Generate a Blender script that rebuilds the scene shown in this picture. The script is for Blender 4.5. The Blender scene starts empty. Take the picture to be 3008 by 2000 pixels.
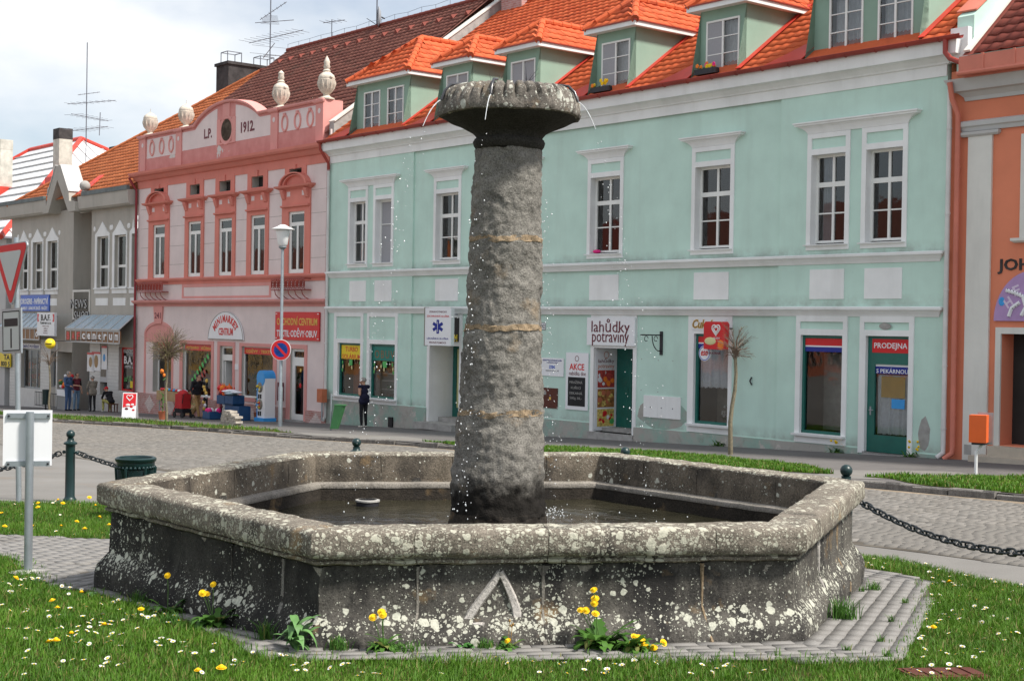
import bpy, bmesh, math, random
import numpy as np
from mathutils import Vector, Matrix, noise as mnoise
from math import radians, sin, cos, pi, tan, sqrt
random.seed(7); RNG = np.random.default_rng(11)
sc = bpy.context.scene
COL = sc.collection

# ---------------------------------------------------------------- camera
PITCH, ROLL, ZC = radians(0.6043), radians(0.9271), 1.97
cam = bpy.data.cameras.new('camera'); cam.lens = 50.30; cam.sensor_width = 36.0
cam.clip_start = 0.1; cam.clip_end = 2000
cam_o = bpy.data.objects.new('camera', cam); COL.objects.link(cam_o)
_f = Vector((0, cos(PITCH), -sin(PITCH))); _u = Vector((0, sin(PITCH), cos(PITCH))); _x = Vector((1, 0, 0))
_X = cos(ROLL)*_x + sin(ROLL)*_u; _U = -sin(ROLL)*_x + cos(ROLL)*_u
cam_o.matrix_world = Matrix(((_X.x, _U.x, -_f.x, 0), (_X.y, _U.y, -_f.y, 0), (_X.z, _U.z, -_f.z, ZC), (0, 0, 0, 1)))
sc.camera = cam_o

# ---------------------------------------------------------------- sky and sun
SUN_EL, SUN_AZ = radians(54), math.atan2(-0.48, 0.88)     # direction towards the sun in the xy plane
world = bpy.data.worlds.new('World'); sc.world = world; world.use_nodes = True
wn, wl = world.node_tree.nodes, world.node_tree.links
wn.clear()
w_out = wn.new('ShaderNodeOutputWorld'); w_bg = wn.new('ShaderNodeBackground')
w_sky = wn.new('ShaderNodeTexSky'); w_sky.sky_type = 'NISHITA'; w_sky.sun_disc = False
w_sky.sun_elevation = SUN_EL; w_sky.sun_rotation = pi/2 - SUN_AZ; w_sky.altitude = 400
w_sky.air_density = 1.0; w_sky.dust_density = 2.0
w_tc = wn.new('ShaderNodeTexCoord'); w_map = wn.new('ShaderNodeMapping'); w_map.inputs['Scale'].default_value = (1.6, 1.6, 3.6)
w_map.inputs['Location'].default_value = (0.55, 0.3, 0.1)
w_nz = wn.new('ShaderNodeTexNoise'); w_nz.inputs['Scale'].default_value = 1.7; w_nz.inputs['Detail'].default_value = 7; w_nz.inputs['Roughness'].default_value = 0.55
w_rp = wn.new('ShaderNodeValToRGB'); w_rp.color_ramp.elements[0].position = 0.36; w_rp.color_ramp.elements[1].position = 0.62
w_rp.color_ramp.elements[0].color = (.18, .18, .18, 1); w_rp.color_ramp.elements[1].color = (1, 1, 1, 1)
w_mix = wn.new('ShaderNodeMixRGB'); w_mix.inputs[2].default_value = (7.3, 7.5, 7.7, 1)
wl.new(w_tc.outputs['Generated'], w_map.inputs['Vector']); wl.new(w_map.outputs[0], w_nz.inputs['Vector'])
wl.new(w_nz.outputs['Fac'], w_rp.inputs[0]); wl.new(w_rp.outputs[0], w_mix.inputs[0])
wl.new(w_sky.outputs[0], w_mix.inputs[1]); wl.new(w_mix.outputs[0], w_bg.inputs[0]); wl.new(w_bg.outputs[0], w_out.inputs[0])
w_bg.inputs[1].default_value = 0.10
sun = bpy.data.lights.new('sun', 'SUN'); sun.energy = 4.2; sun.angle = radians(8.0); sun.color = (1.0, 0.95, 0.87)
sun_o = bpy.data.objects.new('sun', sun); COL.objects.link(sun_o)
sun_dir = Vector((cos(SUN_EL)*cos(SUN_AZ), cos(SUN_EL)*sin(SUN_AZ), sin(SUN_EL)))
sun_o.rotation_euler = sun_dir.to_track_quat('Z', 'Y').to_euler(); sun_o.location = (30, -10, 40)
sc.view_settings.view_transform = 'Standard'; sc.view_settings.look = 'None'
sc.view_settings.exposure = 0.50; sc.view_settings.gamma = 1.0; sc.view_settings.use_curve_mapping = False
sc.cycles.use_denoising = True; sc.cycles.max_bounces = 6; sc.cycles.transparent_max_bounces = 12

# ---------------------------------------------------------------- frames: world, street (u along the house fronts, d out from them)
TH, D0, U0S = radians(50.448), 28.0, -44.3526
SV = Vector((cos(TH), -sin(TH), 0)); NV = Vector((sin(TH), cos(TH), 0))
def ST(u, d, z=0.0):
    p = SV*(u+U0S) + NV*(D0-d); p.z = z; return p
def gz(x, y): return -0.0425*(y-8.7)                # the square falls gently away from the camera
KERB = 0.13
def pz(u, d): p = ST(u, d); return gz(p.x, p.y) + KERB

# ---------------------------------------------------------------- mesh helpers
class MB:
    def __init__(s): s.v, s.f, s.m = [], [], []
    def add(s, vs, fs, m=0):
        o = len(s.v); s.v += [tuple(p) for p in vs]; s.f += [tuple(i+o for i in f) for f in fs]; s.m += [m]*len(fs); return s
    def quad(s, a, b, c, d, m=0): return s.add([a, b, c, d], [(0, 1, 2, 3)], m)
    def poly(s, pts, m=0): return s.add(pts, [tuple(range(len(pts)))], m)
    def box(s, x0, x1, y0, y1, z0, z1, m=0):
        return s.add([(x0,y0,z0),(x1,y0,z0),(x1,y1,z0),(x0,y1,z0),(x0,y0,z1),(x1,y0,z1),(x1,y1,z1),(x0,y1,z1)],
                     [(0,3,2,1),(4,5,6,7),(0,1,5,4),(1,2,6,5),(2,3,7,6),(3,0,4,7)], m)
    def prism(s, pts, off, m=0):                      # polygon (3d points) pushed by the vector off
        n = len(pts); q = [tuple(Vector(p)+Vector(off)) for p in pts]
        fs = [tuple(range(n))[::-1], tuple(range(n, 2*n))] + [(i, (i+1) % n, n+(i+1) % n, n+i) for i in range(n)]
        return s.add(list(pts)+q, fs, m)
    def extr(s, prof, u0, u1, m=0):                   # (y,z) profile along u
        return s.prism([(u0, y, z) for y, z in prof], (u1-u0, 0, 0), m)
    def bar(s, a, b, w, h=None, m=0):                 # box beam from a to b
        a, b = Vector(a), Vector(b); h = h or w; t = (b-a).normalized()
        r = t.cross(Vector((0, 0, 1)));
        if r.length < 1e-3: r = Vector((1, 0, 0))
        r.normalize(); k = r.cross(t)
        c = [(r*w+k*h)/2, (-r*w+k*h)/2, (-r*w-k*h)/2, (r*w-k*h)/2]
        return s.prism([a+x for x in c], b-a, m)
    def tube(s, pts, r, n=8, m=0, cap=True):
        pts = [Vector(p) for p in pts]; k = len(pts); rs = r if isinstance(r, (list, tuple)) else [r]*k
        vs = []; up = None
        for i in range(k):
            t = (pts[min(i+1, k-1)] - pts[max(i-1, 0)]);
            t = t.normalized() if t.length > 1e-9 else Vector((0, 0, 1))
            if up is None:
                up = t.orthogonal().normalized()
            else:
                up = (up - t*up.dot(t)); up = up.normalized() if up.length > 1e-6 else t.orthogonal().normalized()
            w = t.cross(up)
            vs += [pts[i] + (up*cos(2*pi*j/n) + w*sin(2*pi*j/n))*rs[i] for j in range(n)]
        fs = [(i*n+j, i*n+(j+1) % n, (i+1)*n+(j+1) % n, (i+1)*n+j) for i in range(k-1) for j in range(n)]
        if cap: fs += [tuple(range(n))[::-1], tuple((k-1)*n+j for j in range(n))]
        return s.add(vs, fs, m)
    def lathe(s, prof, c=(0, 0, 0), n=24, m=0, a0=0, ax='z', caps=True):
        vs = []
        for r, z in prof:
            for j in range(n):
                a = a0+2*pi*j/n; p = (r*cos(a), r*sin(a), z)
                if ax == 'y': p = (p[0], p[2], p[1])
                vs.append((c[0]+p[0], c[1]+p[1], c[2]+p[2]))
        k = len(prof)
        fs = [(i*n+j, i*n+(j+1) % n, (i+1)*n+(j+1) % n, (i+1)*n+j) for i in range(k-1) for j in range(n)]
        if caps and prof[0][0] > 1e-6: fs.append(tuple(range(n))[::-1])
        if caps and prof[-1][0] > 1e-6: fs.append(tuple((k-1)*n+j for j in range(n)))
        return s.add(vs, fs, m)
    def ball(s, c, r, n=10, m=0, sc_=(1, 1, 1)):
        k = max(4, n//2); vs = []
        for i in range(k+1):
            b = -pi/2+pi*i/k
            for j in range(n):
                a = 2*pi*j/n; vs.append((c[0]+sc_[0]*r*cos(b)*cos(a), c[1]+sc_[1]*r*cos(b)*sin(a), c[2]+sc_[2]*r*sin(b)))
        fs = [(i*n+j, i*n+(j+1) % n, (i+1)*n+(j+1) % n, (i+1)*n+j) for i in range(k) for j in range(n)]
        return s.add(vs, fs, m)
    def wall(s, u0, u1, z0, z1, holes, y=0.0, depth=0.3, m=0, mr=None):
        us = sorted({u0, u1} | {h for q in holes for h in q[:2]}); zs = sorted({z0, z1} | {h for q in holes for h in q[2:4]})
        us = [x for x in us if u0 <= x <= u1]; zs = [x for x in zs if z0 <= x <= z1]
        for a, b in zip(us, us[1:]):
            for c, d in zip(zs, zs[1:]):
                cu, cz = (a+b)/2, (c+d)/2
                if any(q[0] < cu < q[1] and q[2] < cz < q[3] for q in holes): continue
                s.quad((a, y, c), (b, y, c), (b, y, d), (a, y, d), m)
        mr = m if mr is None else mr
        for q in holes:
            a, b, c, d = q[:4]; e = y+(q[4] if len(q) > 4 else depth)
            s.quad((a, y, c), (a, y, d), (a, e, d), (a, e, c), mr); s.quad((b, y, d), (b, y, c), (b, e, c), (b, e, d), mr)
            s.quad((a, y, d), (b, y, d), (b, e, d), (a, e, d), mr); s.quad((b, y, c), (a, y, c), (a, e, c), (b, e, c), mr)
        return s
    def frame(s, u0, u1, z0, z1, holes, y, proud, m=0):  # flat band standing proud of the wall
        yf = y-proud; s.wall(u0, u1, z0, z1, holes, yf, proud, m)
        s.quad((u0,yf,z1),(u1,yf,z1),(u1,y,z1),(u0,y,z1),m); s.quad((u1,yf,z0),(u0,yf,z0),(u0,y,z0),(u1,y,z0),m)
        s.quad((u0,yf,z0),(u0,yf,z1),(u0,y,z1),(u0,y,z0),m); s.quad((u1,yf,z1),(u1,yf,z0),(u1,y,z0),(u1,y,z1),m)
        return s
    def mould(s, u0, u1, layers, y=0.0, m=0, ends=(1, 1)):  # layers (z, out) stacked upwards, mitred ends
        L = [(q[0], q[1], q[2] if len(q) > 2 else q[1]) for q in layers]
        vs = []
        for z, o, l in L: vs += [(u0-l*ends[0], y, z), (u0-l*ends[0], y-o, z), (u1+l*ends[1], y-o, z), (u1+l*ends[1], y, z)]
        fs = []
        for i in range(len(L)-1):
            for j in range(3): fs.append((4*i+j, 4*i+j+1, 4*i+j+5, 4*i+j+4))
        n = 4*(len(L)-1); fs += [(3, 2, 1, 0), (n, n+1, n+2, n+3)]
        return s.add(vs, fs, m)
    def build(s, name, mats, parent=None, smooth=False, off=None, recalc=True):
        me = bpy.data.meshes.new(name); v = s.v
        if off is not None: v = [(p[0]-off[0], p[1]-off[1], p[2]-off[2]) for p in v]
        me.from_pydata(v, [], s.f)
        if not isinstance(mats, (list, tuple)): mats = [mats]
        for m in mats: me.materials.append(MATS[m] if isinstance(m, str) else m)
        if len(mats) > 1: me.polygons.foreach_set('material_index', s.m)
        if recalc and len(s.f) < 60000:
            bm = bmesh.new(); bm.from_mesh(me); bmesh.ops.recalc_face_normals(bm, faces=bm.faces); bm.to_mesh(me); bm.free()
        if smooth: me.polygons.foreach_set('use_smooth', [True]*len(me.polygons)); me.set_sharp_from_angle(angle=radians(48))
        me.update()
        return link(name, me, parent)
def link(name, data, parent=None, loc=None, rot=None):
    o = bpy.data.objects.new(name, data); COL.objects.link(o)
    if parent is not None: o.parent = parent
    if loc is not None: o.location = loc
    if rot is not None: o.rotation_euler = rot
    return o
def np_mesh(name, V, Fq, mat, parent=None, smooth=False):     # big meshes from arrays, faces all of one size
    me = bpy.data.meshes.new(name); V = np.asarray(V, np.float32); Fq = np.asarray(Fq, np.int32); k = Fq.shape[1]
    me.vertices.add(len(V)); me.vertices.foreach_set('co', V.ravel())
    me.loops.add(Fq.size); me.loops.foreach_set('vertex_index', Fq.ravel())
    me.polygons.add(len(Fq)); me.polygons.foreach_set('loop_start', np.arange(0, Fq.size, k, dtype=np.int32))
    me.update(calc_edges=True)
    for m in (mat if isinstance(mat, (list, tuple)) else [mat]): me.materials.append(MATS[m])
    if smooth: me.polygons.foreach_set('use_smooth', np.ones(len(Fq), bool))
    me.validate(); return link(name, me, parent)
def tag(o, label=None, cat=None, group=None, kind=None):
    if label: o['label'] = label
    if cat: o['category'] = cat
    if group: o['group'] = group
    if kind: o['kind'] = kind
    return o
def thing(name, loc, label, cat, rz=0.0, group=None, rot=None):
    o = bpy.data.objects.new(name, None); o.empty_display_size = 0.2; COL.objects.link(o)
    o.location = loc; o.rotation_euler = rot or (0, 0, rz)
    return tag(o, label, cat, group)
def sthing(name, u, d, z, label, cat, group=None, rz=0.0):   # a thing whose local x runs along the house fronts, y away from the camera
    return thing(name, ST(u, d, z), label, cat, -TH+rz, group)
def copy_tree(o, parent=None):
    c = o.copy(); COL.objects.link(c)
    if parent is not None: c.parent = parent
    for ch in o.children: copy_tree(ch, c)
    return c
def text(body, parent, x, z, w, h, y, mat, name='lettering', ext=0.004, bold=0.0, shear=0.0, off=(0, 0, 0), axis=None, spacing=1.0):
    c = bpy.data.curves.new('txt', 'FONT'); c.body = body; c.align_x = 'CENTER'; c.offset = bold; c.shear = shear; c.extrude = 0.02; c.resolution_u = 2
    c.space_character = spacing
    t = bpy.data.objects.new('txt', c); COL.objects.link(t)
    me = bpy.data.meshes.new_from_object(t.evaluated_get(bpy.context.evaluated_depsgraph_get()))
    bpy.data.objects.remove(t); bpy.data.curves.remove(c)
    co = np.empty(len(me.vertices)*3, np.float32); me.vertices.foreach_get('co', co); co = co.reshape(-1, 3)
    lo, hi = co.min(0), co.max(0); q = np.empty_like(co)
    q[:, 0] = x-w/2 + (co[:, 0]-lo[0])/(hi[0]-lo[0])*w; q[:, 2] = z-h/2 + (co[:, 1]-lo[1])/(hi[1]-lo[1])*h
    q[:, 1] = y - np.where(co[:, 2] > 0, ext, 0.0)
    if axis == 'side': q = np.stack([q[:, 1]*-1, q[:, 0], q[:, 2]], 1)
    q -= np.array(off, np.float32)
    me.vertices.foreach_set('co', q.ravel()); me.materials.clear(); me.materials.append(MATS[mat]); me.update()
    return link(name, me, parent)
def fnoise(p, s=1.0, o=3): return mnoise.fractal(Vector(p)*s, 1.0, 2.0, o)
# ---------------------------------------------------------------- materials
MATS = {}
class NT:
    def __init__(s, name):
        m = bpy.data.materials.new(name); m.use_nodes = True; MATS[name] = m; s.m = m
        s.n, s.l = m.node_tree.nodes, m.node_tree.links; s.b = s.n['Principled BSDF']; s.tc = None
    def new(s, t, **kw):
        n = s.n.new('ShaderNode'+t)
        for k, v in kw.items(): setattr(n, k, v)
        return n
    def co(s, kind='Object', scale=None):
        if s.tc is None: s.tc = s.new('TexCoord')
        o = s.tc.outputs[kind]
        if scale is not None:
            mp = s.new('Mapping'); mp.inputs['Scale'].default_value = scale; s.l.new(o, mp.inputs[0]); o = mp.outputs[0]
        return o
    def noise(s, scale, detail=4, rough=.55, co=None, dist=0):
        n = s.new('TexNoise'); n.inputs['Scale'].default_value = scale; n.inputs['Detail'].default_value = detail
        n.inputs['Roughness'].default_value = rough; n.inputs['Distortion'].default_value = dist
        s.l.new(co or s.co(), n.inputs['Vector']); return n.outputs['Fac']
    def vor(s, scale, feat='F1', co=None, rnd=1.0):
        n = s.new('TexVoronoi', feature=feat); n.inputs['Scale'].default_value = scale; n.inputs['Randomness'].default_value = rnd
        s.l.new(co or s.co(), n.inputs['Vector']); return n
    def ramp(s, src, p0, p1, c0=(0, 0, 0), c1=(1, 1, 1)):
        r = s.new('ValToRGB'); e = r.color_ramp.elements; e[0].position = p0; e[1].position = p1
        e[0].color = (*c0, 1); e[1].color = (*c1, 1); s.l.new(src, r.inputs[0]); return r.outputs[0]
    def mix(s, fac, a, b, mode='MIX'):
        n = s.new('MixRGB', blend_type=mode)
        for i, v in ((0, fac), (1, a), (2, b)):
            if isinstance(v, (int, float)): n.inputs[i].default_value = v if i == 0 else (v, v, v, 1)
            elif isinstance(v, tuple): n.inputs[i].default_value = (*v, 1)
            else: s.l.new(v, n.inputs[i])
        return n.outputs[0]
    def math(s, op, a, b=0.0, clamp=False):
        n = s.new('Math', operation=op, use_clamp=clamp)
        for i, v in ((0, a), (1, b)):
            if isinstance(v, (int, float)): n.inputs[i].default_value = v
            else: s.l.new(v, n.inputs[i])
        return n.outputs[0]
    def sep(s, co=None):
        n = s.new('SeparateXYZ'); s.l.new(co or s.co(), n.inputs[0]); return n.outputs
    def island(s): return s.new('NewGeometry').outputs['Random Per Island']
    def bump(s, h, st=.3, dist=.02):
        n = s.new('Bump'); n.inputs['Strength'].default_value = st; n.inputs['Distance'].default_value = dist
        s.l.new(h, n.inputs['Height']); s.l.new(n.outputs[0], s.b.inputs['Normal']); return n
    def out(s, col, rough=.8, spec=.3, metal=0):
        if isinstance(col, tuple): s.b.inputs['Base Color'].default_value = (*col, 1)
        else: s.l.new(col, s.b.inputs['Base Color'])
        if isinstance(rough, (int, float)): s.b.inputs['Roughness'].default_value = rough
        else: s.l.new(rough, s.b.inputs['Roughness'])
        s.b.inputs['Specular IOR Level'].default_value = spec; s.b.inputs['Metallic'].default_value = metal
        return s.m
def mul(c, k): return tuple(min(1, max(0, x*k)) for x in c)
def simple(name, col, rough=.7, var=.12, scale=3, bs=60, bump=.1, bd=.004, spec=.3, metal=0, rnd=0.0):
    t = NT(name); n = t.noise(scale, 5, .6); c = t.mix(t.ramp(n, .3, .7), mul(col, 1-var), mul(col, 1+var))
    if rnd:
        c = t.mix(1.0, c, t.ramp(t.island(), 0, 1, (1-rnd,)*3, (1+rnd if rnd < 0 else 1.0,)*3), 'MULTIPLY')
    if bump: t.bump(t.noise(bs, 3, .6), bump, bd)
    t.out(c, rough, spec, metal); return t
def plaster(name, col, grime=(.42, .42, .38), gam=.35, relief=.25, ledges=()):
    # painted render: slight clouding, weather streaks and fine grain
    t = NT(name); n = t.noise(.9, 6, .6); c = t.mix(t.ramp(n, .3, .72), mul(col, .90), mul(col, 1.05))
    st = t.noise(1.0, 5, .65, t.co('Object', (1.3, 1.3, .22))); m = t.math('MULTIPLY', t.ramp(st, .5, .78), gam)
    c = t.mix(m, c, grime)
    for z0 in ledges:    # rain splash and soot left on the wall above a ledge
        zz = t.math('SUBTRACT', t.sep()[2], z0); dm = t.math('MULTIPLY', t.ramp(zz, .0, .30, (1, 1, 1), (0, 0, 0)), t.math('GREATER_THAN', zz, 0.0))
        c = t.mix(t.math('MULTIPLY', dm, t.math('MULTIPLY', t.ramp(t.noise(1.6, 6, .7), .35, .65), .75)), c, (.27, .28, .25))
    f = t.noise(70, 3, .6); t.bump(f, relief, .006); t.out(c, .88, .15); return t
plaster('mint', (.56, .755, .665), (.42, .53, .47), .42, .25, (5.81, 4.57, .8+.45))
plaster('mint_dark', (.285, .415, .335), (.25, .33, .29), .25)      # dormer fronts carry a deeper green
plaster('mint_pale', (.46, .66, .49), (.40, .52, .42), .2)
plaster('white_trim', (.85, .855, .845), (.55, .55, .52), .40)
plaster('pink', (.76, .645, .625), (.52, .42, .40), .25)
plaster('salmon_trim', (.70, .25, .20), (.42, .15, .12), .3)
plaster('rose_trim', (.72, .33, .30), (.55, .35, .32), .4)
plaster('greyrender', (.46, .435, .39), (.25, .24, .21), .45)
plaster('grey_light', (.55, .55, .54), (.38, .38, .36), .3)
plaster('salmon', (.74, .25, .145), (.55, .25, .17), .25)
plaster('offwhite', (.72, .71, .66), (.45, .44, .40), .5)
plaster('yellow_house', (.80, .50, .16), (.5, .35, .15), .25)
plaster('orange_house', (.70, .33, .12), (.5, .3, .15), .25)
# pink render that has come off in patches
t = NT('rose_worn'); n = t.noise(.75, 6, .62); mz = t.ramp(n, .64, .66)
c = t.mix(t.ramp(t.noise(2, 5), .3, .7), (.56, .225, .205), (.66, .30, .275)); c = t.mix(mz, c, (.62, .60, .56))
t.bump(t.mix(.2, mz, t.noise(50, 3)), .4, .01); t.out(c, .9, .15)
# plinth: faded green paint over grey render, flaking
t = NT('plinth'); z = t.sep()[2]
c = t.mix(t.ramp(t.noise(1.1, 6, .65), .44, .58), (.40, .385, .35), (.30, .42, .36)); c = t.mix(t.ramp(t.noise(2.6, 5, .7), .58, .63), c, (.50, .47, .43))
c = t.mix(t.math('MULTIPLY', t.ramp(t.noise(4.5, 5, .7), .52, .7), .5), c, (.25, .24, .21)); t.bump(t.noise(9, 6, .7), .5, .02); t.out(c, .92, .12)
# brick-clad plinth of the pink house
t = NT('brick_plinth'); br = t.new('TexBrick'); br.inputs['Scale'].default_value = 1.0; br.inputs['Brick Width'].default_value = .24; br.inputs['Row Height'].default_value = .085
br.inputs['Mortar Size'].default_value = .008; br.inputs['Color1'].default_value = (.38, .16, .14, 1); br.inputs['Color2'].default_value = (.47, .23, .20, 1); br.inputs['Mortar'].default_value = (.48, .40, .37, 1)
rot = t.new('Mapping'); rot.inputs['Rotation'].default_value = (radians(90), 0, 0); t.l.new(t.co(), rot.inputs[0]); t.l.new(rot.outputs[0], br.inputs['Vector'])
t.bump(br.outputs['Fac'], -.4, .01); t.out(t.mix(t.ramp(t.noise(3), .4, .7), br.outputs['Color'], t.mix(.4, br.outputs['Color'], (.6, .5, .48))), .85, .2)
simple('brick_pale', (.60, .52, .49), .85, .15, 6, 40, .3)
# metals, paint, wood, glass
simple('white_wood', (.80, .80, .77), .45, .05, 2, 30, .05)
simple('white_paint', (.80, .80, .80), .4, .03, 2, 30, .03)
simple('sign_white', (.80, .81, .83), .35, .03, 1.5, 20, 0)
simple('green_wood', (.012, .13, .105), .35, .15, 2, 30, .05, spec=.5)
simple('gutter_red', (.30, .035, .022), .45, .25, 1.2, 30, .06, spec=.5)
simple('flash_red', (.56, .05, .03), .5, .2, 1.2, 30, .06, spec=.4)
simple('pipe_salmon', (.62, .20, .14), .5, .12, 1.5, 30, .05)
simple('pipe_red', (.28, .04, .05), .5, .15, 1.5, 30, .05)
simple('pipe_white', (.66, .65, .63), .5, .14, 1.5, 30, .05)
simple('bollard_green', (.006, .026, .027), .38, .2, 5, 60, .08, spec=.5)
simple('chain_iron', (.012, .018, .022), .45, .2, 20, 90, .2, spec=.5)
simple('galv', (.36, .40, .43), .42, .12, 7, 60, .06, spec=.5, metal=.6)
simple('dark_metal', (.03, .03, .035), .5, .2, 5, 40, .1)
simple('antenna_metal', (.16, .17, .20), .5, .15, 5, 40, .05, metal=.3)
simple('dish_grey', (.30, .31, .33), .5, .1, 3, 40, .05)
simple('bin_green', (.06, .20, .075), .5, .15, 3, 40, .05)
simple('orange_box', (.80, .13, .02), .38, .06, 3, 40, .03, spec=.5)
simple('red_paint', (.62, .012, .018), .35, .08, 2, 30, .02, spec=.5)
simple('blue_paint', (.02, .10, .50), .35, .08, 2, 30, .02, spec=.5)
simple('blue_dark', (.02, .035, .26), .4, .08, 2, 30, .02)
simple('blue_crate', (.025, .08, .19), .45, .15, 6, 30, .05)
simple('yellow_paint', (.82, .62, .03), .4, .08, 2, 30, .02)
simple('gold', (.72, .47, .10), .45, .1, 3, 30, .02)
simple('black_paint', (.015, .015, .018), .5, .2, 3, 30, .02)
simple('maroon', (.14, .018, .03), .5, .1, 3, 30, .02)
simple('brown_box', (.10, .028, .018), .5, .15, 4, 30, .05)
simple('cardboard', (.42, .28, .15), .8, .15, 4, 30, .1)
simple('sky_blue', (.05, .32, .72), .4, .1, 3, 30, .02)
simple('violet', (.42, .27, .50), .5, .08, 3, 30, .02)
simple('violet_pale', (.66, .55, .70), .5, .06, 3, 30, .02)
simple('pale_yellow', (.66, .62, .32), .5, .08, 3, 30, .02)
simple('teal_sign', (.02, .20, .16), .45, .08, 3, 30, .02)
simple('brown_letter', (.25, .13, .06), .5, .08, 3, 30, .02)
simple('green_leaf_sign', (.10, .45, .12), .5, .15, 5, 30, .02)
simple('meat_red', (.42, .06, .05), .4, .6, 14, 60, .3)
simple('meat_brown', (.34, .15, .05), .4, .7, 16, 60, .3)
simple('cheese', (.66, .48, .14), .4, .6, 16, 60, .3)
simple('board_black', (.018, .018, .02), .7, .3, 6, 60, .05)
simple('glass_block', (.45, .56, .62), .25, .1, 3, 30, .03, spec=.6)
simple('tile_white', (.62, .62, .60), .35, .08, 3, 30, .02)
simple('interior', (.035, .032, .03), .9, .3, 1, 10, 0)
simple('interior_warm', (.16, .12, .09), .9, .5, 1.2, 10, 0)
simple('chimney_soot', (.05, .045, .045), .9, .5, 2, 30, .4, .02)
simple('chimney_pale', (.52, .50, .44), .9, .25, 2, 30, .4, .02)
simple('urn_stone', (.58, .52, .44), .9, .25, 6, 40, .5, .02)
simple('concrete', (.36, .35, .33), .9, .2, 5, 50, .3, .01)
simple('step_tile', (.48, .42, .34), .6, .12, 4, 40, .1)
simple('terracotta', (.50, .16, .08), .75, .12, 5, 40, .1)
simple('white_roof', (.72, .73, .74), .55, .12, .6, 12, .2)
simple('eave_slate', (.13, .15, .15), .6, .25, 2, 30, .2)
simple('canopy_glass', (.33, .43, .50), .2, .12, 1, 10, .02, spec=.6)
simple('rim_stump', (.42, .38, .33), .95, .3, 7, 40, .6, .02)
simple('stroller_red', (.50, .025, .03), .7, .15, 6, 40, .1)
simple('rubber', (.02, .02, .02), .7, .2, 6, 40, .1)
simple('bark', (.20, .175, .12), .9, .35, 18, 70, .5, .01)
simple('twig', (.17, .125, .095), .9, .3, 10, 50, .2)
simple('twig_leaf', (.16, .17, .05), .8, .4, 10, 50, .1)
simple('leaf_big', (.055, .17, .035), .5, .25, 9, 40, .15, spec=.35)
simple('leaf_pale', (.12, .25, .08), .55, .3, 9, 40, .15, spec=.35)
simple('stem_green', (.10, .19, .05), .6, .2, 9, 40, .1)
simple('dandelion', (.85, .55, .008), .7, .12, 60, 200, .4, .004)
simple('daisy_white', (.80, .79, .77), .7, .05, 30, 90, .1)
simple('flower_pink', (.75, .03, .22), .7, .2, 30, 90, .1)
simple('flower_orange', (.85, .22, .03), .7, .2, 30, 90, .1)
simple('dead_stalk', (.30, .18, .06), .8, .3, 20, 50, .2)
simple('skin', (.52, .30, .21), .55, .1, 9, 90, .05)
simple('hair_dark', (.03, .022, .017), .6, .3, 30, 90, .3)
simple('hair_grey', (.27, .25, .23), .6, .25, 30, 90, .3)
simple('denim', (.06, .11, .22), .85, .25, 6, 90, .2)
simple('denim_pale', (.16, .26, .38), .85, .25, 6, 90, .2)
simple('cloth_black', (.014, .014, .018), .85, .25, 6, 90, .2)
simple('cloth_navy', (.012, .012, .035), .85, .2, 6, 90, .2)
simple('cloth_grey', (.23, .205, .17), .85, .2, 6, 90, .2)
simple('cloth_tan', (.30, .185, .075), .85, .2, 6, 90, .2)
simple('cloth_camo', (.32, .30, .09), .85, .8, 14, 90, .2)
simple('cap_red', (.55, .02, .025), .7, .12, 6, 90, .1)
simple('shoe_pale', (.50, .48, .44), .6, .1, 8, 60, .1)
simple('lace', (.80, .83, .88), .85, .10, 16, 120, .2)
simple('curtain', (.70, .72, .75), .85, .10, 10, 60, .1)
simple('netting', (.34, .34, .36), .9, .06, 30, 90, .0)
simple('lamp_white', (.85, .85, .85), .3, .03, 2, 10, 0)
simple('wet_pipe', (.04, .04, .045), .25, .2, 12, 40, .1, spec=.6)
def lit(name, col, st):
    t = NT(name); t.out(col, .5); t.b.inputs['Emission Color'].default_value = (*col, 1); t.b.inputs['Emission Strength'].default_value = st
# window glass: mirror weighted by Fresnel over a clear pane
t = NT('glass'); gl = t.new('BsdfGlossy'); gl.inputs['Roughness'].default_value = .03; tr = t.new('BsdfTransparent'); tr.inputs[0].default_value = (.93, .95, .95, 1)
fr = t.new('Fresnel'); fr.inputs['IOR'].default_value = 1.9
bp = t.new('Bump'); bp.inputs['Strength'].default_value = .05; bp.inputs['Distance'].default_value = .05; t.l.new(t.noise(2.0, 2), bp.inputs['Height']); t.l.new(bp.outputs[0], gl.inputs['Normal'])
mx = t.new('MixShader'); t.l.new(fr.outputs[0], mx.inputs[0]); t.l.new(tr.outputs[0], mx.inputs[1]); t.l.new(gl.outputs[0], mx.inputs[2])
t.l.new(mx.outputs[0], t.n['Material Output'].inputs[0])
# roof tiles, colour varies from tile to tile
def tiles(name, a, b, moss, mp=(.56, .66)):
    t = NT(name); c = t.mix(t.ramp(t.island(), 0, 1), a, b); c = t.mix(t.ramp(t.noise(1.1, 6, .65), *mp), c, moss)
    c = t.mix(t.math('MULTIPLY', t.ramp(t.noise(14, 4, .7), .45, .75), .35), c, mul(a, .55)); t.bump(t.noise(60, 3), .2, .004); t.out(c, .75, .25)
tiles('tile_orange', (.53, .092, .030), (.65, .14, .05), (.42, .08, .035))
tiles('tile_brown', (.155, .055, .042), (.215, .085, .062), (.12, .06, .045))
tiles('tile_aged', (.44, .125, .045), (.58, .185, .07), (.16, .085, .05), (.60, .74))
tiles('tile_dark', (.17, .04, .03), (.24, .06, .042), (.20, .14, .11), (.66, .72))
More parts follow.
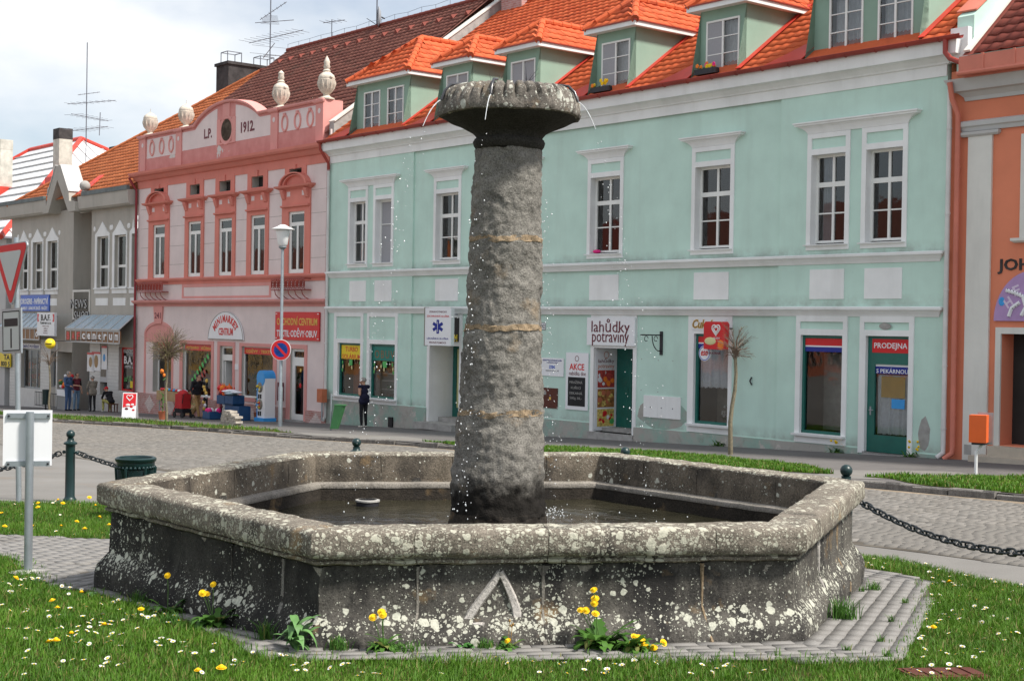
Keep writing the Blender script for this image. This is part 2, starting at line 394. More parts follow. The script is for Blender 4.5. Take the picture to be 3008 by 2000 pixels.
# old granite: grey-brown grain, black weathering, round pale lichen
def stone(name, a, b, black, lich, lthr, lscale=9, lcol=(.62, .62, .53), ochre=None, blk=(.50, .66), relief=.6, band=None, wet=None):
    t = NT(name); P = t.co()
    c = t.mix(t.ramp(t.noise(5, 6, .7), .32, .68), a, b); c = t.mix(t.math('MULTIPLY', t.ramp(t.noise(60, 2, .6), .45, .62), .35), c, mul(b, 1.5))
    c = t.mix(t.math('MULTIPLY', t.ramp(t.noise(90, 2, .6), .54, .62), .5), c, mul(a, .3))
    if black: c = t.mix(t.math('MULTIPLY', t.ramp(t.noise(2.2, 7, .68, t.co('Object', (1, 1, .55))), *blk), black), c, (.022, .021, .021))
    if ochre: c = t.mix(t.math('MULTIPLY', t.ramp(t.noise(2.7, 5, .6), .60, .70), ochre), c, (.30, .20, .10))
    if wet:       # black algae creeping up from the water with a ragged edge
        zz = t.math('ADD', t.sep()[2], t.math('MULTIPLY', t.math('SUBTRACT', t.noise(5, 6, .7), .5), .55)); c = t.mix(t.ramp(zz, wet, wet+.22, (1, 1, 1), (0, 0, 0)), c, (.018, .016, .014))
    hgt = t.mix(.5, t.noise(14, 6, .75), t.noise(55, 3, .7))
    if lich:
        wob = t.new('MixRGB', blend_type='ADD'); wob.inputs[0].default_value = .045; nn = t.new('TexNoise'); nn.inputs['Scale'].default_value = 22; nn.inputs['Detail'].default_value = 3
        t.l.new(P, nn.inputs['Vector']); t.l.new(P, wob.inputs[1]); t.l.new(nn.outputs['Color'], wob.inputs[2])
        area = t.noise(1.5, 4, .6)
        if band:      # lichen settles on the ledge of the plinth
            zz = t.sep()[2]; area = t.math('ADD', area, t.math('MULTIPLY', t.ramp(t.math('ABSOLUTE', t.math('SUBTRACT', zz, band)), .0, .12, (1, 1, 1), (0, 0, 0)), t.math('MULTIPLY', t.noise(2.3, 3), .46)))
        for sc_, th, amt in ((lscale, .30, 1.0), (lscale*2.3, .30, .9), (lscale*5, .32, .8)):
            v = t.vor(sc_, co=wob.outputs[0]); sel = t.sep(v.outputs['Color'])[0]
            lim = t.math('MULTIPLY', t.math('SUBTRACT', t.math('ADD', area, t.math('MULTIPLY', sel, .55)), lthr), 1.5, True)
            msk = t.ramp(t.math('SUBTRACT', t.math('MULTIPLY', lim, .62), v.outputs['Distance']), .0, .05)
            edge = t.mix(t.ramp(t.noise(45, 3), .35, .7), mul(lcol, .72), lcol)
            c = t.mix(t.math('MULTIPLY', msk, amt), c, edge); hgt = t.mix(t.math('MULTIPLY', msk, .25), hgt, 1.0)
    t.bump(hgt, relief, .022); t.out(c, .93, .15); return t
stone('stone_wall', (.055, .051, .045), (.125, .116, .102), .9, True, .695, 13, (.56, .56, .47), ochre=.6, blk=(.46, .62), band=.16)
stone('stone_shaded', (.032, .030, .027), (.07, .066, .06), .9, True, .775, 13, blk=(.40, .58), band=.17)  # wall stone with the shade of the left side put into its colour
stone('stone_rim', (.11, .098, .08), (.23, .20, .165), .85, True, .525, 15, (.54, .525, .43), ochre=.6, blk=(.56, .7))
stone('stone_inner', (.10, .085, .065), (.22, .185, .145), .7, True, .78, 10, ochre=.7, blk=(.42, .60))
stone('stone_wet', (.02, .017, .014), (.05, .042, .034), .7, False, 0, ochre=.5)
stone('stone_ledge', (.19, .175, .15), (.29, .265, .235), .6, False, 0)
stone('stone_column', (.125, .118, .105), (.245, .232, .208), .8, False, 0, ochre=.35, blk=(.55, .70), relief=1.0, wet=.64)
stone('stone_bowl', (.115, .105, .09), (.215, .19, .165), .8, True, .70, 11, (.55, .55, .48), ochre=.5, blk=(.48, .64))
stone('stone_under', (.028, .026, .022), (.05, .047, .042), .8, False, 0)  # wet algae and the shade under the bowl, both put into this colour
stone('mortar_ochre', (.20, .145, .09), (.31, .235, .155), .5, False, 0, blk=(.6, .75))
stone('mortar_grey', (.20, .185, .16), (.30, .275, .24), .6, False, 0)
stone('patch_pale', (.36, .335, .31), (.48, .45, .42), .3, False, 0)
stone('kerb_stone', (.15, .14, .13), (.25, .235, .215), .6, False, 0)
# ground
t = NT('paver'); c = t.mix(t.ramp(t.island(), 0, 1), (.18, .172, .162), (.225, .215, .205)); c = t.mix(t.math('MULTIPLY', t.ramp(t.noise(220, 2, .6), .4, .65), .5), c, (.36, .35, .335))
c = t.mix(t.math('MULTIPLY', t.ramp(t.noise(1.1, 5, .6), .5, .7), .45), c, (.13, .115, .10)); t.bump(t.noise(160, 3, .7), .5, .004); t.out(c, .9, .2)
t = NT('cobble'); c = t.mix(t.ramp(t.island(), 0, 1), (.135, .127, .115), (.215, .202, .185)); c = t.mix(t.math('MULTIPLY', t.ramp(t.noise(.35, 5, .6), .48, .72), .4), c, (.22, .195, .165)); t.bump(t.noise(40, 3), .4, .006); t.out(c, .85, .25)
t = NT('joint'); t.bump(t.noise(60, 4), .4, .01); t.out(t.mix(t.ramp(t.noise(3, 5), .3, .7), (.075, .066, .055), (.14, .125, .105)), .95, .1)
t = NT('asphalt_pale'); c = t.mix(t.ramp(t.noise(.5, 6, .6), .3, .7), (.165, .157, .146), (.225, .216, .203)); c = t.mix(t.math('MULTIPLY', t.ramp(t.noise(1.2, 6, .7), .55, .68), .6), c, (.20, .165, .13)); t.bump(t.noise(120, 3), .4, .005); t.out(c, .9, .2)
t = NT('pavement'); c = t.mix(t.ramp(t.noise(.6, 6, .6), .3, .7), (.115, .108, .105), (.16, .152, .147)); c = t.mix(t.math('MULTIPLY', t.ramp(t.noise(2.5, 6, .7), .55, .7), .4), c, (.19, .175, .155)); t.bump(t.noise(110, 3), .4, .005); t.out(c, .88, .25)
t = NT('soil'); t.bump(t.noise(40, 5, .7), .7, .02); t.out(t.mix(t.ramp(t.noise(3, 6, .65), .3, .7), (.045, .06, .018), (.085, .085, .03)), .95, .05)
t = NT('sand'); t.bump(t.noise(30, 5, .7), .6, .02); t.out(t.mix(t.ramp(t.noise(1.5, 6, .7), .35, .65), (.20, .165, .125), (.33, .26, .19)), .95, .05)
def grassmat(name, a, b, tip):
    t = NT(name); c = t.mix(t.ramp(t.island(), 0, 1), a, b); c = t.mix(t.ramp(t.noise(1.3, 4), .4, .7), c, mul(b, 1.15))
    isl = t.math('GREATER_THAN', t.island(), .92); c = t.mix(isl, c, tip)
    t.out(c, .55, .25); t.b.inputs['Subsurface Weight'].default_value = 0
    tl = t.new('BsdfTranslucent'); t.l.new(c, tl.inputs[0]); mx = t.new('MixShader'); mx.inputs[0].default_value = .35
    t.l.new(t.b.outputs[0], mx.inputs[1]); t.l.new(tl.outputs[0], mx.inputs[2]); t.l.new(mx.outputs[0], t.n['Material Output'].inputs[0])
grassmat('grass', (.040, .125, .008), (.105, .22, .020), (.26, .23, .08))
grassmat('weed', (.045, .13, .022), (.10, .22, .04), (.22, .24, .07))
# water in the basin: dark, rippled, mirror-like
t = NT('water'); h = t.mix(.4, t.noise(7, 3, .6, t.co('Object', (1, 1.8, 1))), t.noise(24, 3, .6)); t.bump(h, .5, .03)
t.out(t.mix(t.ramp(t.noise(1.5, 3), .4, .6), (.020, .019, .012), (.035, .032, .02)), .04, .5); t.b.inputs['IOR'].default_value = 1.33
t = NT('drop'); t.out((.85, .88, .9), .08, .6); t.b.inputs['Transmission Weight'].default_value = .25
# ---------------------------------------------------------------- ground
def interp(x, tab):
    xs = [a for a, b in tab]; ys = [b for a, b in tab]; return float(np.interp(x, xs, ys))
KL = [(-60, 9.6), (-30, 8.7), (-7, 7.7), (1.3, 6.95), (4.4, 6.85), (9.2, 7.0), (14.3, 6.65), (15.9, 6.75), (30.2, 8.6), (33, 8.9), (60, 12)]
def kd(u): return interp(u, KL)
def proj(P):
    P = np.asarray(P, float) - np.array([0, 0, ZC]); d = P @ np.array(_f)
    return 512 + 1024*50.30/36*(P @ np.array(_X))/d, 340 - 1024*50.30/36*(P @ np.array(_U))/d, d
def inpoly(x, y, poly):
    x = np.asarray(x); y = np.asarray(y); c = np.zeros(x.shape, bool); n = len(poly)
    for i in range(n):
        x1, y1 = poly[i]; x2, y2 = poly[(i+1) % n]
        if y1 == y2: continue
        c ^= ((y1 > y) != (y2 > y)) & (x < (x2-x1)*(y-y1)/(y2-y1)+x1)
    return c
def sheet(name, pts, dz, mat, kind='structure', sub=None):
    mb = MB(); mb.poly([(x, y, gz(x, y)+dz) for x, y in pts]); o = mb.build(name, mat); o['kind'] = kind; return o
# base sheet out to the horizon: rolled asphalt
g = MB(); g.quad(*[(x, y, gz(x, y)) for x, y in ((-400, -60), (400, -60), (400, 500), (-400, 500))])
tag(g.build('ground', 'asphalt_pale'), kind='structure')
# cobbled carriageway
CN = [(-40, 15.0), (5, 15.0), (16, 16.3), (22, 16.7), (30, 16.0), (35, 15.55), (37, 15.9), (50, 16.2)]
us = np.linspace(-40, 50, 46)
rd = [ST(u, kd(u)+.05) for u in us] + [ST(u, interp(u, CN)) for u in us[::-1]]
road = MB(); n = len(us)
vs = [(p.x, p.y, gz(p.x, p.y)+.004) for p in rd]; road.add(vs, [(i, i+1, 2*n-2-i, 2*n-1-i) for i in range(n-1)])
road = tag(road.build('road', 'joint'), kind='structure')
PT = .135
uu = np.arange(-38, 48, PT); allc = []
A_, B_ = [], []
for j, d in enumerate(np.arange(6.6, 16.4, PT)):
    u = uu + (j % 2)*PT/2 + RNG.normal(0, .008, len(uu)) + .05*sin(j*.7); dd = d + RNG.normal(0, .008, len(uu))
    ok = (dd > np.interp(u, [a for a, b in KL], [b for a, b in KL])+.12) & (dd < np.interp(u, [a for a, b in CN], [b for a, b in CN]) - .06)
    A_.append(u[ok]); B_.append(dd[ok])
cu, cd = np.concatenate(A_), np.concatenate(B_)
cx = SV.x*(cu+U0S)+NV.x*(D0-cd); cy = SV.y*(cu+U0S)+NV.y*(D0-cd); cz = gz(cx, cy)
px, py, dep = proj(np.stack([cx, cy, cz], 1)); vis = (px > -300) & (px < 1330) & (py < 900)
cx, cy, cz, px, py, dep = [a[vis] for a in (cx, cy, cz, px, py, dep)]
slope = np.arctan(-.0425)
def stones(cx, cy, cz, ang, lx, ly, h, top=.78, jit=.06, sl=.0425, rj=.04):
    # many low bevelled blocks as one array mesh: top quad + 4 sloping sides
    n = len(cx); k = RNG.uniform(1-jit, 1+jit, (n, 2)); th = ang + RNG.normal(0, rj, n)
    base = np.array([(-1, -1), (1, -1), (1, 1), (-1, 1)], float)/2
    P = np.zeros((n, 8, 3)); hh = h*RNG.uniform(.8, 1.15, n)
    for q in range(8):
        b = base[q % 4]*(1.0 if q < 4 else top); x = b[0]*lx*k[:, 0]; y = b[1]*ly*k[:, 1]
        X = cx + x*np.cos(th) - y*np.sin(th); Y = cy + x*np.sin(th) + y*np.cos(th)
        P[:, q, 0] = X; P[:, q, 1] = Y; P[:, q, 2] = cz - sl*(Y-cy) + (0 if q < 4 else hh + RNG.normal(0, h*.06, n))
    f = np.array([(4, 5, 6, 7), (0, 1, 5, 4), (1, 2, 6, 5), (2, 3, 7, 6), (3, 0, 4, 7)])
    F = (f[None] + 8*np.arange(n)[:, None, None]).reshape(-1, 4)
    return P.reshape(-1, 3), F
vr = (px > 855) & (px < 1024) & (py < 600)
order = np.argsort(np.where(vr, dep, 1e9))[:300]; rest = np.ones(len(cx), bool); rest[order] = False
V, F = stones(cx[rest], cy[rest], cz[rest]+.004, -TH, PT*.95, PT*.95, .020)
tag(np_mesh('cobbles', V, F, 'cobble', road), kind='stuff')
cobm = []
for i in range(4):
    V, F = stones(np.zeros(1), np.zeros(1), np.zeros(1), 0, PT*.95, PT*.95, .020, sl=0)
    o = np_mesh('cobble', V, F, 'cobble'); cobm.append(o.data); bpy.data.objects.remove(o)
for i in order: link('cobble', cobm[i % 4], road, (cx[i], cy[i], cz[i]+.004), (Matrix.Rotation(-math.atan(.0425), 3, 'X') @ Matrix.Rotation(-TH, 3, 'Z')).to_euler())
# far pavement, verges, kerb stones
us = np.linspace(-60, 60, 61); n = len(us); pv = MB()
pts = [ST(u, -1.0) for u in us] + [ST(u, kd(u)-.06) for u in us[::-1]]
pv.add([(p.x, p.y, gz(p.x, p.y)+KERB) for p in pts], [(i, i+1, 2*n-2-i, 2*n-1-i) for i in range(n-1)])
tag(pv.build('pavement', 'pavement'), kind='structure')
def strip(name, ua, ub, top, bot, dz, mat, kind='structure', k=24, wob=.12):
    us = np.linspace(ua, ub, k); m = MB(); A = []; B = []
    for i, u in enumerate(us):
        e = min(1, min(i, k-1-i)/2.5); w = fnoise((u*.9, dz*90, 3.3))*wob
        dt, db = interp(u, top)+w, (bot(u) if callable(bot) else interp(u, bot)); mid = (dt+db)/2
        A.append(ST(u, mid+(dt-mid)*max(.12, e))); B.append(ST(u, mid+(db-mid)*max(.12, e)))
    m.add([(p.x, p.y, gz(p.x, p.y)+dz) for p in A+B], [(i, i+1, k+i+1, k+i) for i in range(k-1)])
    o = m.build(name, mat); o['kind'] = kind; return [(p.x, p.y) for p in A] + [(p.x, p.y) for p in B[::-1]]
kin = lambda u: kd(u)-.16
V1 = strip('verge', -45, 8.2, [(-45, 5.6), (-14, 5.4), (-7, 4.6), (-2.3, 4.8), (5.4, 5.2), (8.2, 5.9)], kin, KERB+.008, 'soil', k=40)
V2 = strip('verge', 14.6, 28.4, [(14.6, 6.3), (17, 5.4), (18.3, 5.3), (22, 4.7), (26, 5.7), (28.4, 6.6)], kin, KERB+.008, 'soil')
V3 = strip('verge', 29.2, 44, [(29.2, 6.6), (30.2, 5.2), (32, 4.6), (44, 4.6)], kin, KERB+.008, 'soil')
strip('apron', 8.0, 15.0, [(8, 5.4), (11, 4.6), (15, 5.6)], kin, KERB+.005, 'asphalt_pale', k=12)
strip('apron', 27.6, 30.4, [(27.6, 4.6), (30.4, 4.6)], kin, KERB+.005, 'asphalt_pale', k=8)
kb = MB()
for i in range(60): pass
us = np.linspace(-46, 46, 93); kb.add([(p.x, p.y, gz(p.x, p.y)+z) for z in (-.03, .05) for p in [ST(u, kd(u)-.05) for u in us]] , [(i, i+1, 93+i+1, 93+i) for i in range(92)])
kerb = tag(kb.build('kerb', 'joint'), kind='structure')
u = -40.0
while u < 42:
    L = random.uniform(.7, 1.25); d = kd(u+L/2)-.08+random.gauss(0, .025); h = KERB+random.uniform(-.035, .03); a = math.atan2(kd(u+L)-kd(u), L)
    m = MB(); w = .17; e = .02
    nx = 4
    for i in range(nx):
        x0, x1 = -L/2+L*i/nx+(.012 if i == 0 else 0), -L/2+L*(i+1)/nx-(.012 if i == nx-1 else 0)
        t0, t1 = random.gauss(0, .008), 0
        m.add([(x0,-w/2,-.05),(x1,-w/2,-.05),(x1,w/2,-.05),(x0,w/2,-.05),(x0,-w/2,h-e),(x1,-w/2,h-e),(x1,w/2,h-e),(x0,w/2,h-e),(x0,-w/2+e,h+t0),(x1,-w/2+e,h+t0),(x1,w/2-e,h),(x0,w/2-e,h)],
              [(0,1,5,4),(4,5,9,8),(8,9,10,11),(10,6,7,11),(1,2,6,10,9,5),(3,0,4,8,11,7)], 0)
    p = ST(u+L/2, d); o = m.build('kerb_stone', 'kerb_stone', kerb); o.location = (p.x, p.y, gz(p.x, p.y)); o.rotation_euler = (0, radians(-1.9)*-1, -TH-a)
    o.rotation_euler = (0, -math.atan(.0328), -TH-a); u += L
# washed-out sand along the kerb
us = np.linspace(-30, 40, 160); A = [ST(u, kd(u)+.02) for u in us]; B = [ST(u, kd(u)+.10+max(0, .55*(fnoise((u*.6, 1, 1))+.35)+.2*fnoise((u*3, 2, 2)))) for u in us]
sd_ = MB(); n = len(us); sd_.add([(p.x, p.y, gz(p.x, p.y)+.03) for p in A]+[(p.x, p.y, gz(p.x, p.y)+.006) for p in B], [(i, i+1, n+i+1, n+i) for i in range(n-1)])
tag(sd_.build('roadside_sand', 'sand'), 'washed-out sand lying along the kerb of the cobbled road', 'sand', kind='stuff')

# ---------------------------------------------------------------- the island round the fountain
HC = Vector((-.0918, 11.31, 0)); HA = radians(189.53)
def hexn(i): a = HA + radians(30) + i*pi/3; return Vector((cos(a), sin(a), 0))      # outward normal of side i (0 = A-B, 1 = B-C, ...)
ISLAND = [(-14, 20.0), (-6.5, 18.2), (-5.2, 18.3), (-1.9, 18.0), (1.4, 16.7), (3.1, 14.4), (3.44, 13.81), (3.69, 13.5), (3.91, 12.55), (4.24, 11.75), (5.0, 10.2), (6.2, 8.3), (8, 5), (8, -4), (-16, -4), (-16, 12)]
PAVE = [(3.54, 11.95), (3.0, 10.2), (2.30, 8.36), (1.0, 8.30), (0, 8.22), (-1.0, 8.12), (-1.45, 8.2), (-1.81, 8.95), (-2.36, 9.69), (-2.95, 10.4), (-3.58, 11.04), (-4.3, 12.44), (-4.9, 12.9), (-6.5, 13.2), (-8.5, 13.5),
        (-8.5, 14.8), (-6.5, 14.55), (-5.11, 14.34), (-3.97, 14.07), (-2.9, 14.3), (-1.2, 14.7), (1.0, 14.6), (2.6, 13.6), (3.3, 12.6)]
lawn = sheet('lawn', ISLAND, .015, 'soil')
paving = sheet('paving', PAVE, .0285, 'joint')
pc = []
for i in range(6):
    nv = hexn(i); tv = Vector((-nv.y, nv.x, 0)); ap = 2.66
    for k in range(-16 if i == 0 else 0, 50 if i == 0 else (5 if i == 5 else 12)):
        o = ap + .105*(k+.5)
        Lr = np.arange(-8.0, 5.5, .207) if i == 0 else np.arange(-(o*tan(radians(30))+.2), o*tan(radians(30))+.2, .207)
        for l in Lr + (.1035 if k % 2 else 0):
            p = HC + nv*o + tv*l; ok = k >= 0 and abs(l) <= o*tan(radians(30))
            if i == 0 and not ok:
                ok = l < 0 and (p-HC).dot(hexn(5)) > 3.2 or (k > 4 and l > 0 and math.degrees(math.atan2(l, o)) < 30)
            if not ok: continue
            pc.append((p.x, p.y, math.atan2(tv.y, tv.x)))
pc = np.array(pc); keep = inpoly(pc[:, 0], pc[:, 1], PAVE); pc = pc[keep]
z = gz(pc[:, 0], pc[:, 1]); px, py, dep = proj(np.stack([pc[:, 0], pc[:, 1], z], 1)); vis = (px > -60) & (px < 1090)
hid = inpoly(pc[:, 0], pc[:, 1], [tuple((HC+Vector((cos(HA+k*pi/3), sin(HA+k*pi/3), 0))*2.9)[:2]) for k in range(6)])
pc = pc[vis & ~hid]; z = z[vis & ~hid]; dep = dep[vis & ~hid]
back = pc[:, 1] > 12.6
order = np.argsort(np.where(back & (pc[:, 0] > -3.5), 1e3, dep)); ind = order[:300]; rs = order[300:]
V, F = stones(pc[rs, 0], pc[rs, 1], z[rs]+.0195, pc[rs, 2], .2035, .1025, .016, .975, .006, rj=.008)
tag(np_mesh('pavers', V, F, 'paver', paving), kind='stuff')
pm = []
for i in range(4):
    V, F = stones(np.zeros(1), np.zeros(1), np.zeros(1), 0, .2035, .1025, .018, .972, .006, sl=0, rj=.004)
    o = np_mesh('paver', V, F, 'paver'); pm.append(o.data); bpy.data.objects.remove(o)
tilt = Matrix.Rotation(-math.atan(.0425), 3, 'X')
for i in ind:
    R = tilt @ Matrix.Rotation(pc[i, 2]+random.gauss(0, .012), 3, 'Z') @ Matrix.Rotation(random.gauss(0, .006), 3, 'X')
    link('paver', pm[i % 4], paving, (pc[i, 0], pc[i, 1], z[i]+.0185+random.gauss(0, .0012)), R.to_euler())

# grass blades
def blades(n, poly, dens_fn, hgt, wid, mat, name, label, dz, excl=(), pmargin=330):
    xs = [p[0] for p in poly]; ys = [p[1] for p in poly]
    x = RNG.uniform(min(xs), max(xs), n); y = RNG.uniform(min(ys), max(ys), n); k = inpoly(x, y, poly)
    for e in excl: k &= ~inpoly(x, y, e)
    x, y = x[k], y[k]; z = gz(x, y)+dz; px, py, dep = proj(np.stack([x, y, z], 1))
    k = (dep > .5) & (px > -pmargin) & (px < 1024+pmargin) & (py < 900); x, y, z, dep = x[k], y[k], z[k], dep[k]
    k = RNG.random(len(x)) < dens_fn(x, y, dep); x, y, z, dep = x[k], y[k], z[k], dep[k]; n = len(x)
    a = RNG.uniform(0, 2*pi, n); cl = np.array([mnoise.noise(Vector((p*1.7, q*1.7, 5))) for p, q in zip(x, y)])
    h = hgt*RNG.uniform(.45, 1.25, n)*(1+.55*cl); w = wid*RNG.uniform(.6, 1.3, n); b = RNG.uniform(.15, .9, n)*h; c, s = np.cos(a), np.sin(a); c2, s2 = np.cos(a+1.2), np.sin(a+1.2)
    P = np.zeros((n, 6, 3))
    for i, (t, ww, bb) in enumerate(((0, .5, 0), (.6, .42, .3), (1, .06, 1))):
        for j, sg in enumerate((-1, 1)):
            P[:, 2*i+j, 0] = x + sg*w*ww*c + b*bb*c2; P[:, 2*i+j, 1] = y + sg*w*ww*s + b*bb*s2; P[:, 2*i+j, 2] = z + h*t*(1-.25*bb*b/np.maximum(h, 1e-4))
    f = np.array([(0, 1, 3, 2), (2, 3, 5, 4)]); F = (f[None]+6*np.arange(n)[:, None, None]).reshape(-1, 4)
    o = np_mesh(name, P.reshape(-1, 3), F, mat); tag(o, label, 'grass', kind='stuff'); return o
near = ISLAND
blades(1150000, [(-8.5, 19), (-8.5, 4.6), (7.5, 4.6), (7.5, 14.2), (3.2, 14.6), (0, 17.6), (-3, 18.6)],
       lambda x, y, d: np.clip(1.25-(d-7)*.075, .25, 1)*inpoly(x, y, ISLAND), .055, .0055, 'grass', 'grass', 'short green lawn grass growing round the stone fountain', .012,
       [PAVE, [(2.2, 7.86), (2.7, 7.9), (2.72, 8.2), (2.2, 8.16)], [tuple((HC+Vector((cos(HA+k*pi/3), sin(HA+k*pi/3), 0))*3.1)[:2]) for k in range(6)]])
fr = [tuple((HC+Vector((cos(HA+k*pi/3), sin(HA+k*pi/3), 0))*2.98)[:2]) for k in range(6)]
# lawn edges creeping over the pavers
edge = []
blades(60000, [(-9, 15), (-9, 7.9), (3.8, 7.9), (3.8, 12.3), (-3, 15)], lambda x, y, d: np.where(inpoly(x, y, PAVE), np.clip(.9-6.0*np.array([min(abs((b[0]-a[0])*(a[1]-q)-(a[0]-p)*(b[1]-a[1]))/max(1e-6, math.hypot(b[0]-a[0], b[1]-a[1])) if ((p-a[0])*(b[0]-a[0])+(q-a[1])*(b[1]-a[1]) > 0 and (p-b[0])*(a[0]-b[0])+(q-b[1])*(a[1]-b[1]) > 0) else 9 for a, b in zip(PAVE[:19], PAVE[1:20])) for p, q in zip(x, y)]), 0, 1), 0),
       .045, .0055, 'grass', 'grass_edge', 'grass creeping from the lawn over the edge of the pavers', .035, [fr])
for V_, lab in ((V1, 'grass verge between the road and the pink house front'), (V2, 'grass verge along the kerb before the mint green house'), (V3, 'grass verge round the post with the orange box')):
    blades(170000, V_, lambda x, y, d: np.ones(len(x))*.55, .085, .022, 'grass', 'verge_grass', lab, KERB+.005)
# daisies and dandelion heads scattered over the lawn, as in any spring meadow
def flower_mesh(name, petal, core, r, core_r, dome):
    m = MB()
    if petal:
        for i in range(10):
            a = 2*pi*i/10; m.add([(cos(a-.2)*core_r, sin(a-.2)*core_r, 0), (cos(a-.24)*r, sin(a-.24)*r, r*.18), (cos(a+.24)*r, sin(a+.24)*r, r*.18), (cos(a+.2)*core_r, sin(a+.2)*core_r, 0)], [(0, 1, 2, 3)], 0)
        m.lathe([(core_r, 0), (core_r*.75, dome*.7), (0, dome)], (0, 0, 0), 8, 1)
    else:
        for q in range(3):
            rr = r*(1-.27*q)
            for i in range(14):
                a = 2*pi*(i+.5*q)/14; m.add([(cos(a-.17)*rr*.35, sin(a-.17)*rr*.35, dome*.2*q), (cos(a-.2)*rr, sin(a-.2)*rr, dome*(.15+.3*q)), (cos(a+.2)*rr, sin(a+.2)*rr, dome*(.15+.3*q)), (cos(a+.17)*rr*.35, sin(a+.17)*rr*.35, dome*.2*q)], [(0, 1, 2, 3)], 0)
        m.lathe([(r*.55, 0), (r*.5, dome*.6), (r*.25, dome*.95), (0, dome)], (0, 0, 0), 10, 0)
    m.tube([(0, 0, -.05), (0, 0, 0)], .0016, 5, 2)
    return m
dm = flower_mesh('daisy', True, True, .0135, .0055, .004)
for i in range(len(dm.m)): pass
o = dm.build('daisy', ['daisy_white', 'dandelion', 'stem_green']); daisy_me = o.data; bpy.data.objects.remove(o)
o = flower_mesh('d', False, False, .021, .0, .015).build('d', ['dandelion', 'dandelion', 'stem_green']); dand_me = o.data; bpy.data.objects.remove(o)
exclp = [PAVE, [tuple((HC+Vector((cos(HA+k*pi/3), sin(HA+k*pi/3), 0))*3.1)[:2]) for k in range(6)]]
def scatter(n, box, me, name, label, cat, group, hz, clump, seed, smin=.95, smax=1.4):
    r = random.Random(seed); k = 0; tries = 0
    while k < n and tries < 20000:
        tries += 1; x, y = r.uniform(box[0], box[1]), r.uniform(box[2], box[3])
        if not inpoly(np.array([x]), np.array([y]), ISLAND)[0] or any(inpoly(np.array([x]), np.array([y]), e)[0] for e in exclp): continue
        if fnoise((x*1.4+seed, y*1.4, 2)) < clump - r.random()*.25: continue
        q = proj(np.array([[x, y, gz(x, y)]]));
        if not (-5 < q[0][0] < 1030 and q[1][0] < 684): continue
        s = r.uniform(smin, smax); o = link(name, me, None, (x, y, gz(x, y)+hz*r.uniform(.75, 1.2)), (r.gauss(-.1, .25), r.gauss(0, .25), r.uniform(0, 6))); o.scale = (s, s, s)
        tag(o, label, cat, group); k += 1
scatter(135, (-4.2, -.9, 6.6, 11.5), daisy_me, 'daisy', 'white daisy in the lawn between the paved path and the fountain front corner', 'daisy', 'daisies in the front lawn', .055, .0, 1)
scatter(60, (-1.2, 2.6, 7.0, 8.2), daisy_me, 'daisy', 'white daisy in the grass strip before the fountain front wall', 'daisy', 'daisies before the fountain front', .05, .0, 2)
scatter(85, (2.2, 4.6, 8.0, 13.6), daisy_me, 'daisy', 'white daisy in the lawn beside the right-hand strip of pavers', 'daisy', 'daisies in the lawn beside the pavers', .05, .0, 3)
scatter(35, (-6.6, -3.4, 14.2, 18.0), daisy_me, 'daisy', 'white daisy in the lawn patch under the chain', 'daisy', 'daisies near the chain', .06, -.1, 4, 1.0, 1.4)
scatter(11, (-4.2, -1.0, 7.0, 11.5), dand_me, 'dandelion', 'yellow dandelion head in the lawn beside the paved path', 'dandelion', 'dandelions by the path', .075, -.6, 5)
scatter(22, (-6.6, -3.4, 14.3, 18.2), dand_me, 'dandelion', 'yellow dandelion head in the lawn patch round the bollard foot', 'dandelion', 'dandelions round the bollard', .09, -.3, 6, 1.0, 1.4)
scatter(5, (2.6, 4.6, 8.0, 13.6), dand_me, 'dandelion', 'yellow dandelion head in the lawn beside the right-hand pavers', 'dandelion', 'dandelions by the right pavers', .08, -.6, 8)
